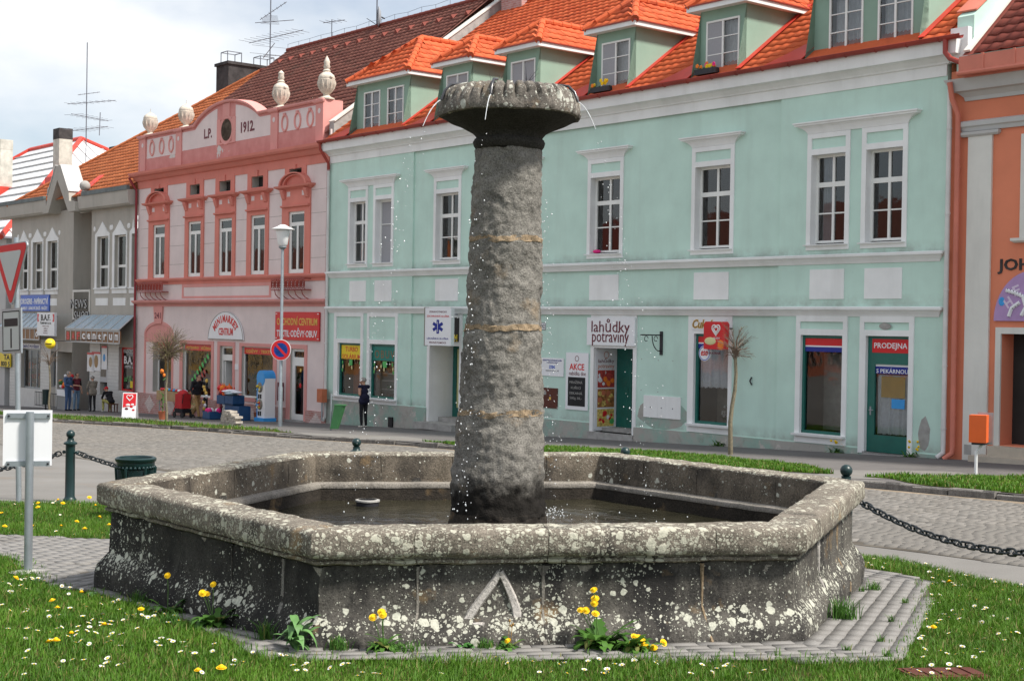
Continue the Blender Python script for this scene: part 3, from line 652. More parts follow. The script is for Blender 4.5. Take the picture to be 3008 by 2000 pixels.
# ---------------------------------------------------------------- the fountain
ft = thing('fountain', (HC.x, HC.y, 0), 'old hexagonal granite fountain with a rough round column carrying a small bowl', 'fountain')
AP = 3.05*cos(radians(30)); RZ = .72
def hexpt(i, o, t, z): # side i, distance o from the axis, t in -1..1 between the corners
    n = hexn(i); tv = Vector((-n.y, n.x, 0)); p = n*o + tv*(t*o*tan(radians(30))); return Vector((p.x, p.y, z))
def rough(p, amp, s=5.0, o=4):
    q = Vector((p.x*s+3.1, p.y*s+1.7, p.z*s)); return Vector((mnoise.noise(q), mnoise.noise(q+Vector((17, 3, 9))), mnoise.noise(q+Vector((5, 31, 2)))))*amp + Vector((0, 0, mnoise.fractal(q*.3, 1, 2, o)*amp*.35))
def block(name, side, t0, t1, prof, mat, amp, parent, gap=.004, seg=.03, s=5.0, closed=True):
    # one stone: closed profile (o,z) swept between t0 and t1 of a side
    L = (t1-t0)*AP*tan(radians(30)); n = max(2, int(L/seg)); g = gap/(AP*tan(radians(30)))
    # resample the profile finely
    P = []; k = len(prof)
    for i in range(k if closed else k-1):
        a, b = prof[i], prof[(i+1) % k]; m = max(1, int(math.hypot(b[0]-a[0], b[1]-a[1])/.03))
        P += [(a[0]+(b[0]-a[0])*j/m, a[1]+(b[1]-a[1])*j/m) for j in range(m)]
    k = len(P); vs = []; A = t0+(g if t0 > -1 else 0); B = t1-(g if t1 < 1 else 0)
    for i in range(n+1):
        t = A+(B-A)*i/n; e = min(i, n-i); sh = .0025 if (e == 0) else 0
        cx_ = sum(p[0] for p in P)/k; cz_ = sum(p[1] for p in P)/k
        for o, z in P:
            oo = o + (cx_-o)*(sh/.15); zz = z + (cz_-z)*(sh/.15); p = hexpt(side, oo, t, zz); w = HC+p; d = rough(w, amp, s)
            vs.append(p+d)
    fs = [(i*k+j, i*k+(j+1) % k, (i+1)*k+(j+1) % k, (i+1)*k+j) for i in range(n) for j in range(k)]
    fs += [tuple(range(k))[::-1], tuple(n*k+j for j in range(k))]
    m = MB(); m.add(vs, fs); return m.build(name, mat, parent, smooth=True)
rimp = [(2.375, .725), (2.39, .736), (2.61, .738), (2.645, .729), (2.660, .708), (2.664, .60), (2.648, .572), (2.596, .564), (2.592, .552), (2.606, .548), (2.608, .53), (2.582, .518), (2.36, .518), (2.365, .6)]
wallp = [(2.36, .512), (2.562, .512), (2.572, .30), (2.58, .22), (2.615, .17), (2.655, .115), (2.67, .06), (2.675, -.30), (2.36, -.30)]
ledgep = [(2.20, .44), (2.26, .48), (2.35, .485), (2.35, .25), (2.215, .25), (2.205, .36)]
splits = {0: ([-1, -.34, .30, 1], [-1, -.62, -.22, .28, .72, 1]), 1: ([-1, -.60, -.07, .62, 1], [-1, -.60, -.08, .60, 1]), 2: ([-1, -.35, .25, 1], [-1, -.25, .38, 1]),
          3: ([-1, -.1, .5, 1], [-1, 0, 1]), 4: ([-1, -.25, .35, 1], [-1, 0, 1]), 5: ([-1, -.3, .4, 1], [-1, .1, 1])}
basin = MB()
for i in range(6):
    for (o0, z0), (o1, z1) in (((2.56, .50), (2.56, -.3)), ((2.37, .71), (2.57, .71))):
        basin.quad(*[tuple(hexpt(i, o, t, z)) for o, z, t in ((o0, z0, -1), (o0, z0, 1), (o1, z1, 1), (o1, z1, -1))])
    basin.quad(*[tuple(hexpt(i, o, t, z)) for o, z, t in ((2.60, .56, -1), (2.60, .56, 1), (2.60, .70, 1), (2.60, .70, -1))])
basin = basin.build('basin', 'mortar_grey', ft)
for i in range(6):
    rs_, ws_ = splits[i]; seen = i in (0, 1, 2)
    sg = .028 if seen else .05
    for a, b in zip(rs_, rs_[1:]):
        block('rim_stone', i, a, b, rimp, 'stone_rim', .009, basin, .0025, sg, 7.0)
    for a, b in zip(ws_, ws_[1:]):
        block('wall_stone', i, a, b, wallp, 'stone_shaded' if i == 0 else 'stone_wall', .009, basin, .0025, sg*1.2, 7.0)
    n_ = [-1, -.35, .3, 1]
    for a, b in zip(n_, n_[1:]):
        block('inner_stone', i, a, b, [(2.36, .512), (2.36, .47), (2.40, .47), (2.40, .512)], 'stone_inner', .0, basin, .003, .3)
# inner faces, ledge and wet foot of the wall
for i in range(6):
    n_ = [-1, -.62, .05, .55, 1]
    for a, b in zip(n_, n_[1:]):
        block('inner_stone', i, a, b, [(2.362, .716), (2.352, .60), (2.355, .47), (2.45, .47), (2.45, .70)], 'stone_inner', .006, basin, .004, .05)
    block('ledge', i, -1, 1, [(2.265, .435), (2.275, .462), (2.31, .474), (2.46, .478), (2.46, .42), (2.27, .42)], 'stone_ledge', .005, basin, 0, .06)
    block('wet_wall', i, -1, 1, [(2.275, .43), (2.268, .30), (2.26, .05), (2.46, .05), (2.46, .43)], 'stone_wet', .004, basin, 0, .08)
# mortar run down the open joints of the outer faces
for i, t, w, mt in ((1, -.60, .020, 'mortar_grey'), (1, -.08, .026, 'mortar_grey'), (1, .60, .020, 'mortar_ochre'), (0, -.62, .014, 'stone_wall'), (0, .72, .045, 'kerb_stone'), (0, .28, .014, 'stone_wall'), (2, -.25, .05, 'patch_pale'), (2, .38, .03, 'mortar_ochre')):
    m = MB(); n = 16; vs = []
    for k in range(n+1):
        z = .505 - (.505+.02)*k/n; o = 2.574 if z > .22 else (2.59+(.22-z)*.45 if z > .06 else 2.68); h = w*(.8+.5*mnoise.noise(Vector((i*7, z*9, t*5))))*(1+(.6 if w > .04 else 0)*max(0, .3-z)*3)
        c = mnoise.noise(Vector((z*5, i, t*9)))*.008/AP
        tt = h/(AP*tan(radians(30)))
        vs += [hexpt(i, o-.016, t+c-tt*.6, z), hexpt(i, o+.0015, t+c-tt*.35, z), hexpt(i, o+.0015, t+c+tt*.35, z), hexpt(i, o-.016, t+c+tt*.6, z)]
    m.add(vs, [(4*k+j, 4*k+j+1, 4*k+j+5, 4*k+j+4) for k in range(n) for j in range(3)]); m.build('mortar_joint', mt, basin, smooth=True)
# the pale cement patch shaped like an open wedge on the front wall
m = MB()
def wedge(pts, w0, w1):
    n = len(pts); vs = []
    for k, (t, z) in enumerate(pts):
        a = pts[max(0, k-1)]; b = pts[min(n-1, k+1)]; dx, dz = (b[0]-a[0])*1.5, b[1]-a[1]; L = math.hypot(dx, dz) or 1; nx, nz = -dz/L, dx/L
        w = (w0+(w1-w0)*k/(n-1))*(1+.3*mnoise.noise(Vector((t*20, z*20, 1))))
        for sg, pr in ((-1, -.01), (-.6, .016), (.6, .016), (1, -.01)): vs.append(hexpt(1, 2.576+pr+(max(0, .2-z)*.45), t+sg*nx*w/1.5, z+sg*nz*w))
    m.add(vs, [(4*k+j, 4*k+j+1, 4*k+j+5, 4*k+j+4) for k in range(n-1) for j in range(3)])
lp = [(-.262, .47), (-.285, .41), (-.325, .33), (-.365, .25), (-.395, .18), (-.40, .15), (-.36, .135), (-.325, .13)]
rp = [(-.262, .47), (-.24, .41), (-.215, .33), (-.195, .25), (-.185, .18), (-.20, .14), (-.235, .13)]
wedge(lp, .02, .05); wedge(rp, .02, .042); m.build('cement_patch', 'patch_pale', ft, smooth=True)
# water
m = MB(); nr, ns = 110, 180; vs = []
SPL = [Vector((cos(radians(a))*1.22, sin(radians(a))*1.22, 0)) for a in (205, 256, 335, 70)]
for i in range(nr+1):
    for j in range(ns):
        a = 2*pi*j/ns; e = ((a-HA) % (pi/3))-pi/6; r = 2.30/cos(e)*i/nr; p = Vector((cos(a)*r, sin(a)*r, 0)); h = .004*mnoise.fractal(p*5, 1, 2, 3)+.0022*mnoise.noise(p*17)
        for q in SPL: d = (p-q).length; h += .012*sin(d*34)*math.exp(-d*1.9)
        vs.append((p.x, p.y, .31+h))
m.add(vs, [(i*ns+j, i*ns+(j+1) % ns, (i+1)*ns+(j+1) % ns, (i+1)*ns+j) for i in range(nr) for j in range(ns)])
wt = m.build('water', 'water', None, True); wt.location = (HC.x, HC.y, 0); wt['kind'] = 'structure'
# column of four drums, leaning a little
def colc(z): k = (z-.4)/(3.36-.4); return Vector((-.095+.045*k - HC.x, 0, 0))
def colr(z): return float(np.interp(z, [0, .41, 1.28, 1.95, 2.64, 3.36], [.39, .372, .325, .293, .272, .25]))
def drum(name, z0, z1, mat, amp, dr=0.0, seed=0, cap=True):
    n = 140; k = max(3, int((z1-z0)/.017)); vs = []
    for i in range(k+1):
        z = z0+(z1-z0)*i/k; e = min(i, k-i)/k; rr = colr(z)+dr
        for j in range(n):
            a = 2*pi*j/n; d = Vector((cos(a), sin(a), 0)); q = d*rr + Vector((0, 0, z))
            w = (.012*mnoise.noise(Vector((cos(a)*1.6, sin(a)*1.6, z*3+seed)))-.001 if name == 'mortar_band' else 0) + amp*(1.0*mnoise.fractal(q*3.2, 1, 2, 3)*.8 + .6*mnoise.ridged_multi_fractal(q*7, 1, 2, 4, 1, 2)*.5 + .5*mnoise.noise(q*20)+.3*mnoise.noise(q*45))
            vs.append(q + d*w + colc(z) + Vector((0, 0, .022*mnoise.fractal(Vector((cos(a)*2.5, sin(a)*2.5, seed+i*3.0)), 1, 2, 3) if i in (0, k) else 0)))
    fs = [(i*n+j, i*n+(j+1) % n, (i+1)*n+(j+1) % n, (i+1)*n+j) for i in range(k) for j in range(n)] + [tuple(range(n))[::-1], tuple(k*n+j for j in range(n))]
    m = MB(); m.add(vs, fs); return m.build(name, mat, colo, smooth=True)
colo = MB(); colo.tube([colc(.1)+Vector((0, 0, .1)), colc(3.4)+Vector((0, 0, 3.4))], [.30, .20], 16); colo = colo.build('column', 'mortar_ochre', ft)
drum('drum', .05, .50, 'stone_wet', .022, .002, 1); drum('drum', .48, 1.285, 'stone_column', .027, 0, 2); drum('drum', 1.29, 1.95, 'stone_column', .027, 0, 3)
drum('drum', 1.955, 2.64, 'stone_column', .027, 0, 4); drum('drum', 2.645, 3.36, 'stone_column', .027, 0, 5)
for z, h in ((1.285, .055), (1.95, .05), (2.64, .05)): drum('mortar_band', z-h/2, z+h/2, 'mortar_ochre', .027, .0035, 9)
# weathering skin at the water line
# bowl: necking ring, flared underside, knobbly rim with cut channels
BC = colc(3.5)
def bowl_lathe(name, prof, mat, amp, notch=False, n=300):
    vs = []; k = len(prof)
    for r, z in prof:
        for j in range(n):
            a = 2*pi*j/n; d = Vector((cos(a), sin(a), 0)); q = d*r+Vector((0, 0, z)); rr = r
            w = amp*(mnoise.fractal(q*5, 1, 2, 3)+.4*mnoise.noise(q*24))
            dz = amp*.8*mnoise.fractal(q*4+Vector((7, 7, 7)), 1, 2, 3)
            if notch and z > 3.66:
                c = abs(sin(a*19+.4*mnoise.noise(Vector((a*3, 0, 0))))); cut = max(0, 1-c*1.5)**1.1*(.6+.6*abs(mnoise.noise(Vector((int(a*19/pi)*1.7, 3, 0))))) * min(1, (z-3.66)/.08); w -= .05*cut; dz -= .04*cut*(1 if z > 3.74 else .3)
            vs.append(q+d*w+BC+Vector((0, 0, dz)))
    fs = [(i*n+j, i*n+(j+1) % n, (i+1)*n+(j+1) % n, (i+1)*n+j) for i in range(k-1) for j in range(n)]
    m = MB(); m.add(vs, fs); return m.build(name, mat, ft, smooth=True)
def dense(prof, st=.02):
    out = []
    for a, b in zip(prof, prof[1:]):
        m_ = max(1, int(math.hypot(b[0]-a[0], b[1]-a[1])/st)); out += [(a[0]+(b[0]-a[0])*i/m_, a[1]+(b[1]-a[1])*i/m_) for i in range(m_)]
    return out+[prof[-1]]
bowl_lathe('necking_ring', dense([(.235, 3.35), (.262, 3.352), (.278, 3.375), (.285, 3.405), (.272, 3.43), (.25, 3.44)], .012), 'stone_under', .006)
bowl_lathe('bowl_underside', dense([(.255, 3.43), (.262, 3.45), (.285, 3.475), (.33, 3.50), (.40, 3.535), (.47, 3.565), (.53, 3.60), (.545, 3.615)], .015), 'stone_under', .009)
bowl = bowl_lathe('bowl', dense([(.53, 3.60), (.556, 3.606), (.565, 3.63), (.56, 3.70), (.545, 3.76), (.515, 3.80), (.465, 3.825), (.40, 3.83), (.36, 3.80), (.20, 3.78), (.0, 3.78)], .014), 'stone_bowl', .012, True)
# spouts on the bowl rim and the water thrown from them
sp = []
for a in (205, 256, 335, 70):
    a = radians(a); d = Vector((cos(a), sin(a), 0)); p = [BC+d*r+Vector((0, 0, z)) for r, z in ((.40, 3.84), (.50, 3.825), (.552, 3.775), (.582, 3.70))]
    m = MB(); m.tube(p, .0115, 8); m.build('spout', 'wet_pipe', ft, smooth=True); sp.append((p[-1], d))
D = MB(); r_ = random.Random(5)
drops = []
for p0, d in sp:
    for sgm in range(1):
        jet = []
        for k in range(9):
            t = k*.022; q = p0 + d*(.85*t) + Vector((0, 0, -.35*t-4.9*t*t)); jet.append(q)
        D.tube(jet, [.0038+.0022*r_.random()*(k % 2)-.0002*k for k in range(9)], 5, 0)
    tv = Vector((-d.y, d.x, 0)); T = .84
    for k in range(170):
        t = .18+.66*sqrt(r_.random()); v = .85*r_.gauss(.95, .16)+ (.12 if r_.random() < .2 else 0); s = r_.gauss(0, .07); dz = r_.gauss(0, .18)
        q = p0 + d*(v*t) + tv*(s*t) + Vector((0, 0, (-.35+dz)*t-4.9*t*t))
        if q.z < .33: continue
        r0 = r_.choice((.0022, .0028, .0035, .005)); drops.append((q, r0))
    # splash crown where the jet meets the water
    q = p0+d*(.85*.76); q.z = .31
    for k in range(46):
        a = r_.uniform(0, 2*pi); rr = r_.uniform(.01, .14); drops.append((q+Vector((cos(a)*rr, sin(a)*rr, r_.uniform(.005, .11)*(1-rr*4.5))), r_.choice((.003, .004, .006))))
    for k in range(60):
        a = r_.uniform(0, 2*pi); rr = r_.uniform(.05, .55); drops.append((q+Vector((cos(a)*rr, sin(a)*rr, r_.uniform(0, .02))), r_.choice((.002, .003, .004))))
for q, r0 in drops:
    D.ball(q, r0, 6, 0, (1, 1, r_.uniform(1, 1.7)))
o = D.build('water_drops', 'drop', None, smooth=True, recalc=False); o.location = (HC.x, HC.y, 0)
tag(o, 'bright water drops and thin jets falling from the bowl into the basin', 'water drops', kind='stuff')
# a metal float on the water
fl = thing('float', (-1.29, 13.0, .31), 'small dark round float with a pale rim lying on the fountain water', 'float')
m = MB(); m.lathe([(0, -.03), (.10, -.02), (.105, .03), (.085, .045)], n=20); m.build('float_body', 'dark_metal', fl, smooth=True)
m = MB(); m.lathe([(.085, .04), (.112, .04), (.112, .055), (.085, .058)], n=20, caps=False); m.build('float_ring', 'concrete', fl, smooth=True)
# dry stalks and a tuft growing in the bowl
tf = thing('weed', (HC.x+BC.x+.14, HC.y-.28, 3.80), 'green leafy weed with thin dry stalks growing out of the bowl rim', 'weed')
m = MB(); r_ = random.Random(3)
for k in range(9):
    a = r_.uniform(0, 6.28); h = r_.uniform(.06, .17); m.tube([(0, 0, 0), (cos(a)*.02, sin(a)*.02, h*.5), (cos(a)*.06+.02, sin(a)*.05, h)], [.0025, .002, .0008], 4)
m.build('stalk', 'dark_metal', tf)
def leaf(m, base, az, L, W, rise, droop, mi=0, seg=5, lobes=0):
    d = Vector((cos(az), sin(az), 0)); s = Vector((-sin(az), cos(az), 0)); vs = []
    for i in range(seg+1):
        t = i/seg; w = W*math.sin(pi*min(1, .08+t*.92))**.8*(1 if not lobes else (1-.45*(i % 2)))*(1-.55*t if not lobes else 1)
        c = Vector(base)+d*(L*t*(1-.25*droop*t)) + Vector((0, 0, rise*L*t-droop*L*t*t)); vs += [c-s*w+Vector((0, 0, .12*w)), c, c+s*w+Vector((0, 0, .12*w))]
    m.add(vs, [(3*i+j, 3*i+j+1, 3*i+j+4, 3*i+j+3) for i in range(seg) for j in range(2)], mi)
m = MB()
for k in range(8): leaf(m, (0, 0, 0), k*.8+.3, r_.uniform(.03, .055), .014, r_.uniform(.5, 1.0), .8)
m.build('leaf', 'leaf_pale', tf, smooth=True)
tf = thing('dry_stalks', (HC.x+BC.x-.14, HC.y-.2, 3.80), 'thin bare dry stalks standing up from the bowl rim', 'stalks')
m = MB()
for k in range(5):
    a = r_.uniform(0, 6.28); h = r_.uniform(.08, .15); m.tube([(k*.012, 0, 0), (k*.015+cos(a)*.01, 0, h*.5), (k*.02+cos(a)*.03, 0, h)], [.0022, .0018, .0008], 4)
m.build('stalk', 'dark_metal', tf)
# ---------------------------------------------------------------- houses: helper that works in street coordinates (u, y behind the front, z)
class House:
    def __init__(s, name, ub, zb, label):
        s.off = (ub, 0, zb); s.o = sthing(name, ub, 0, zb, label, 'house')
    def part(s, mb, name, mats, parent=None, smooth=False, label=None):
        o = mb.build(name, mats, parent or s.o, smooth, s.off, recalc=(mats != 'glass'))
        if label: o['label'] = label
        return o
    def text(s, body, u, z, w, h, y, mat, parent=None, **k): return text(body, parent or s.o, u, z, w, h, y, mat, off=s.off, **k)
def tile_mesh(w=.30, L=.42, amp=.028, seg=6, th=.022):
    # one interlocking tile, x across, y up the slope, with a rolled profile and a front lip
    V = []; F = []
    xs = [w*i/seg-w/2 for i in range(seg+1)]; hz = [amp*(.5+.5*cos(2*pi*(i/seg-.2)))**1.3 for i in range(seg+1)]
    for i in range(seg+1): V += [(xs[i], 0, hz[i]+.035), (xs[i], L, hz[i]*.9+.002), (xs[i], 0, hz[i]+.035-th)]
    for i in range(seg): a = 3*i; b = 3*(i+1); F += [(a, b, b+1, a+1), (a+2, b+2, b, a)]
    return np.array(V), np.array(F)
TV, TF = tile_mesh()
def lay_tiles(M, keep, nu, nv, w, rowh, u_start=0.0):
    # M: 4x4 placing tile space (x across, y up the slope, z out of it); keep(x,y) says where tiles lie
    X = []; 
    for r in range(nv):
        for c in range(nu):
            x = u_start+(c+.5)*w; y = r*rowh
            if keep(x, y+rowh*.5, r, c): X.append((x, y))
    return np.array(X) if X else np.zeros((0, 2))
def tile_mat(origin, ux, vy):
    ux = Vector(ux).normalized(); vy = Vector(vy).normalized(); n = ux.cross(vy)
    return Matrix(((ux.x, vy.x, n.x, origin[0]), (ux.y, vy.y, n.y, origin[1]), (ux.z, vy.z, n.z, origin[2]), (0, 0, 0, 1)))
def tiles_joined(name, mats_pos, mat, parent, off):
    # mats_pos: list of (Matrix, positions) in street coordinates
    Vs, Fs, n0 = [], [], 0
    for M, X in mats_pos:
        if not len(X): continue
        R = np.array(M)[:3, :3]; T = np.array(M)[:3, 3]; n = len(X)
        P = TV[None] + np.concatenate([X, np.zeros((n, 1))], 1)[:, None, :] + np.concatenate([RNG.normal(0, .003, (n, 1, 2)), RNG.normal(0, .003, (n, 1, 1))], 2)
        P = P.reshape(-1, 3) @ R.T + T - np.array(off); Vs.append(P); Fs.append((TF[None]+len(TV)*np.arange(n)[:, None, None]).reshape(-1, 4)+n0); n0 += n*len(TV)
    o = np_mesh(name, np.concatenate(Vs), np.concatenate(Fs), mat, parent); o['kind'] = 'stuff'; return o
_tm = {}
def tile_objs(M, X, mat, parent, off):
    if mat not in _tm:
        o = np_mesh('tile', TV, TF, mat); _tm[mat] = o.data; bpy.data.objects.remove(o)
    R = M.to_3x3().to_euler()
    for x, y in X:
        p = M @ Vector((x, y, 0)); link('tile', _tm[mat], parent, (p.x-off[0], p.y-off[1], p.z-off[2]), R)
def sash(H, u0, u1, z0, z1, y, parent, rows=(), cols=1, transom=None, fr=.06, bar=.035, mat='white_wood', glass=True, back=None, halfopen=None, th=.06):
    """wooden window: frame, mullions, glazing bars, panes as own objects. rows = heights of glazing bars"""
    m = MB(); m.frame(u0, u1, z0, z1, [(u0+fr, u1-fr, z0+fr, z1-fr)], y, th)
    iu0, iu1, iz0, iz1 = u0+fr, u1-fr, z0+fr, z1-fr; mw = fr*1.1
    es = [iu0]
    for c in range(1, cols):
        x = iu0+(iu1-iu0)*c/cols; m.box(x-mw/2, x+mw/2, y-th+.004, y, iz0, iz1); es += [x-mw/2, x+mw/2]
    es.append(iu1); zs = [iz0]
    bars = sorted([(r, bar) for r in rows] + ([(transom, .12)] if transom else []))
    for r, b in bars:
        m.box(iu0, iu1, y-th+(.002 if b > .1 else .012), y-.004, r-b/2, r+b/2); zs += [r-b/2, r+b/2]
    zs.append(iz1)
    w = H.part(m, 'window', mat, parent)
    if glass:
        for i in range(0, len(es), 2):
            for j in range(0, len(zs), 2):
                g = MB(); g.quad((es[i], y-.02, zs[j]), (es[i+1], y-.02, zs[j]), (es[i+1], y-.02, zs[j+1]), (es[i], y-.02, zs[j+1])); H.part(g, 'pane', 'glass', w)
    return w
def drape(H, parent, u0, u1, z0, z1, y, mat='curtain', folds=9, amp=.035, name='curtain', scallop=0):
    m = MB(); n = folds*6; vs = []
    for i in range(n+1):
        u = u0+(u1-u0)*i/n; yy = y+amp*sin(i/n*folds*2*pi)+.4*amp*sin(i*1.7); vs += [(u, yy, z1), (u, yy*1.0+.01, z0+scallop*abs(sin(i*.9)))]
    m.add(vs, [(2*i, 2*i+1, 2*i+3, 2*i+2) for i in range(n)]); return H.part(m, name, mat, parent, True)

# ---------------------------------------------------------------- mint green house
mh = House('mint_house', 0.0, pz(0, 0)-.3, 'long mint green house with white window surrounds, orange tiled roof and six dormers')
H = mh; WT = 25.72; B1, B2 = 5.2, 20.95
yo = lambda u: -.06 if (u < B1 or u > B2) else 0.0
UP = [(1.27, 2.52), (2.87, 4.10), (6.32, 7.79), (10.02, 11.50), (13.80, 15.28), (17.90, 19.40), (21.82, 23.10), (23.44, 24.72)]
dep = .24
holes = [(a+.13, b-.13, 4.04, 6.24, dep) for a, b in UP]
GF = {'A': (.74, 2.20, -.62, 1.25, .13), 'B': (2.78, 4.32, -.62, 1.25, .13), 'sol': (6.23, 7.84, -1.25, 1.27, 1.0), 'lah': (14.19, 15.79, -1.03, 1.37, .95), 'cuk': (18.09, 19.31, -.55, 1.83, .13), 'win': (21.72, 22.98, -.55, 1.85, .13), 'door': (23.66, 24.85, -.86, 1.86, .12)}
holes += list(GF.values())
hl = lambda a, b: [h for h in holes if a < (h[0]+h[1])/2 < b]
m = MB(); Z0, ZP, Z1 = -2.2, -.80, 8.3
for a, b in ((0, B1), (B1, B2), (B2, WT)): m.wall(a, b, Z0, Z1, hl(a, b), yo((a+b)/2), .24, 0, 1)
for x, s in ((B1, 1), (B2, -1)): m.quad((x, -.06, Z0), (x, 0, Z0), (x, 0, Z1), (x, -.06, Z1))
m.quad((WT, -.06, Z0), (WT, 3, Z0), (WT, 3, Z1), (WT, -.06, Z1)); m.quad((0, -.06, Z0), (0, 3, Z0), (0, 3, Z1), (0, -.06, Z1))
wall_o = H.part(m, 'wall', ['mint', 'white_trim'])
m = MB()     # worn plinth, slightly proud
segs = [(0, 6.1), (7.97, 14.06), (15.90, 23.5), (24.98, WT)]
for a, b in segs: m.frame(a, b, -2.2, -.80+.0*a, [], yo((a+b)/2) if not (a < B1 < b or a < B2 < b) else 0, .035 if not (a < B1 < b or a < B2 < b) else .085)
H.part(m, 'plinth', 'plinth')
m = MB()
for z0 in (3.57, 2.31): m.mould(.12, WT-.12, [(z0, .02), (z0+.03, .035), (z0+.06, .05), (z0+.13, .10), (z0+.155, .125), (z0+.16, .15), (z0+.215, .155), (z0+.235, .11)], -.06, 0)
H.part(m, 'string_course', 'white_trim')
m = MB(); m.mould(.05, WT-.05, [(7.72, .03), (7.97, .04), (7.98, .09), (8.02, .11), (8.10, .20), (8.13, .25), (8.14, .34), (8.44, .37), (8.46, .20)], -.06, 0, (.3, 1.35))
H.part(m, 'cornice', 'white_trim')
for k, (a, b) in enumerate(UP):          # upper windows
    y = yo(a); m = MB(); m.frame(a, b, 3.92, 6.76, [(a+.13, b-.13, 6.38, 6.64), (a+.13, b-.13, 4.04, 6.24)], y, .035)
    sur = H.part(m, 'window_surround', 'white_trim')
    m = MB(); m.mould(a+.06, b-.12, [(4.02, .05), (4.025, .09), (4.05, .095), (4.06, .02)], y-.02); H.part(m, 'sill', 'white_trim', sur)
    if k == 1:   # single-light window with a net over it
        m = MB(); m.frame(a+.13, b-.13, 4.04, 6.24, [(a+.18, b-.18, 4.08, 6.16)], y+dep, .05); m.box(a+.18, b-.18, y+dep-.04, y+dep, 5.38, 5.41); w = H.part(m, 'window', 'white_wood', sur)
        m = MB(); m.quad((a+.18, y+dep-.01, 4.08), (b-.18, y+dep-.01, 4.08), (b-.18, y+dep-.01, 6.16), (a+.18, y+dep-.01, 6.16)); H.part(m, 'pane', 'netting', w)
        continue
    w = sash(H, a+.13, b-.13, 4.10, 6.24, y+dep, sur, rows=(4.82,), cols=2, transom=5.52)
    if k in (0, 3, 6): drape(H, sur, a+.16, a+.16+(b-a)*.28, 4.1, 6.2, y+dep+.16)
    if k == 4:
        m = MB(); m.ball((a+.34, y+.06, 4.13), .16, 10, 0, (1, .5, .35)); H.part(m, 'cushion', 'flower_pink', sur, True)
for a, b in ((UP[0][0], UP[1][1]), UP[2], UP[3], UP[4], UP[5], (UP[6][0], UP[7][1])):    # pediments
    m = MB(); m.mould(a, b, [(6.765, .03, .0), (6.80, .04, .02), (6.84, .055, .05), (6.90, .085, .13), (6.94, .12, .22), (6.955, .14, .27), (6.96, .165, .31), (7.0, .17, .32), (7.01, .20, .35), (7.04, .20, .35), (7.06, .10, .25)], yo(a))
    H.part(m, 'pediment', 'white_trim')
for a, b in ((1.42, 2.46), (3.0, 4.03), (6.46, 7.69), (10.15, 11.38), (13.93, 15.14), (18.03, 19.26), (21.95, 22.98), (23.57, 24.62)):
    m = MB(); m.frame(a, b, 2.73, 3.45, [], yo(a), .02); H.part(m, 'panel', 'white_trim')
def shopframe(a, b, zb, op, pan=None):
    hs = [op]
    if pan: hs.append(pan)
    m = MB(); m.frame(a, b, zb, 2.312, hs, yo(a), .04); return H.part(m, 'shopfront_surround', 'white_trim')
fA = shopframe(.47, 2.35, -.82, (.74, 2.20, -.62, 1.25), (.62, 2.20, 1.40, 2.19)); fB = shopframe(2.60, 4.45, -.82, (2.78, 4.32, -.62, 1.25), (2.72, 4.31, 1.40, 2.19))
fS = shopframe(6.08, 7.97, -1.25, GF['sol'][:4], None); fL = shopframe(14.05, 15.92, -1.03, GF['lah'][:4])
fC = shopframe(17.88, 19.43, -.78, GF['cuk'][:4]); fW = shopframe(21.57, 23.12, -.78, GF['win'][:4], (21.69, 22.99, 2.0, 2.18)); fD = shopframe(23.48, 24.98, -.9, GF['door'][:4], (23.60, 24.85, 2.0, 2.18))
for f_, (a, b) in ((fA, (.66, 2.26)), (fB, (2.72, 4.36)), (fC, (18.03, 19.33)), (fW, (21.66, 23.0))):
    zz = -.62 if a < 5 else -.55; m = MB(); m.mould(a, b, [(zz-.07, .06), (zz-.065, .11), (zz-.01, .12), (zz, .02)], yo(a)-.03); H.part(m, 'sill', 'white_trim', f_)
def band(parent, a, b, z0, z1, y, mat, name='sticker', th=.004):
    m = MB(); m.box(a, b, y-th, y, z0, z1); return H.part(m, name, mat, parent)
def greenwin(key, parent):
    a, b, z0, z1, d = GF[key]; return sash(H, a, b, z0, z1, yo(a)+d, parent, fr=.07, mat='green_wood', th=.08)
wA = greenwin('A', fA); wB = greenwin('B', fB); wC = greenwin('cuk', fC); wW = greenwin('win', fW)
yA = yo(1)+.13-.06
s_ = band(wA, .84, 2.13, .68, 1.17, yA, 'yellow_paint'); H.text('TURBO', 1.49, 1.03, .80, .17, yA-.004, 'red_paint', s_, bold=.01); H.text('SOLÁRIUM', 1.49, .79, 1.2, .20, yA-.004, 'red_paint', s_, bold=.01)
s_ = band(wB, 2.86, 4.25, .68, 1.17, yA, 'teal_sign'); H.text('OBUV', 3.56, .90, 1.2, .27, yA-.004, 'brown_letter', s_, bold=.0, spacing=1.25)
for base in (.85, 2.87):   # leaf and fruit garlands stuck on the panes
    for q, (x, z) in enumerate(((.06, .55), (.08, .40), (.05, .28), (.48, .48), (.60, .58), (.66, .38), (1.16, .55), (1.2, .40), (1.22, .28))):
        m = MB(); m.ball((base+x, yA-.0, z), .055, 8, 0, (.7, .12, 1.3)); H.part(m, 'garland', 'pale_yellow' if q % 2 else 'green_leaf_sign', wA if base < 2 else wB, True)
m = MB()
for k in range(9): leaf(m, (1.43, yA-.01, .60), 0, .01, .01, 0, 0)
m.box(1.35, 1.55, yA-.006, yA, .46, .66); H.part(m, 'garland', 'green_leaf_sign', wA)
m = MB(); m.box(3.48, 3.70, yA-.006, yA, .44, .66); H.part(m, 'garland', 'green_leaf_sign', wB)
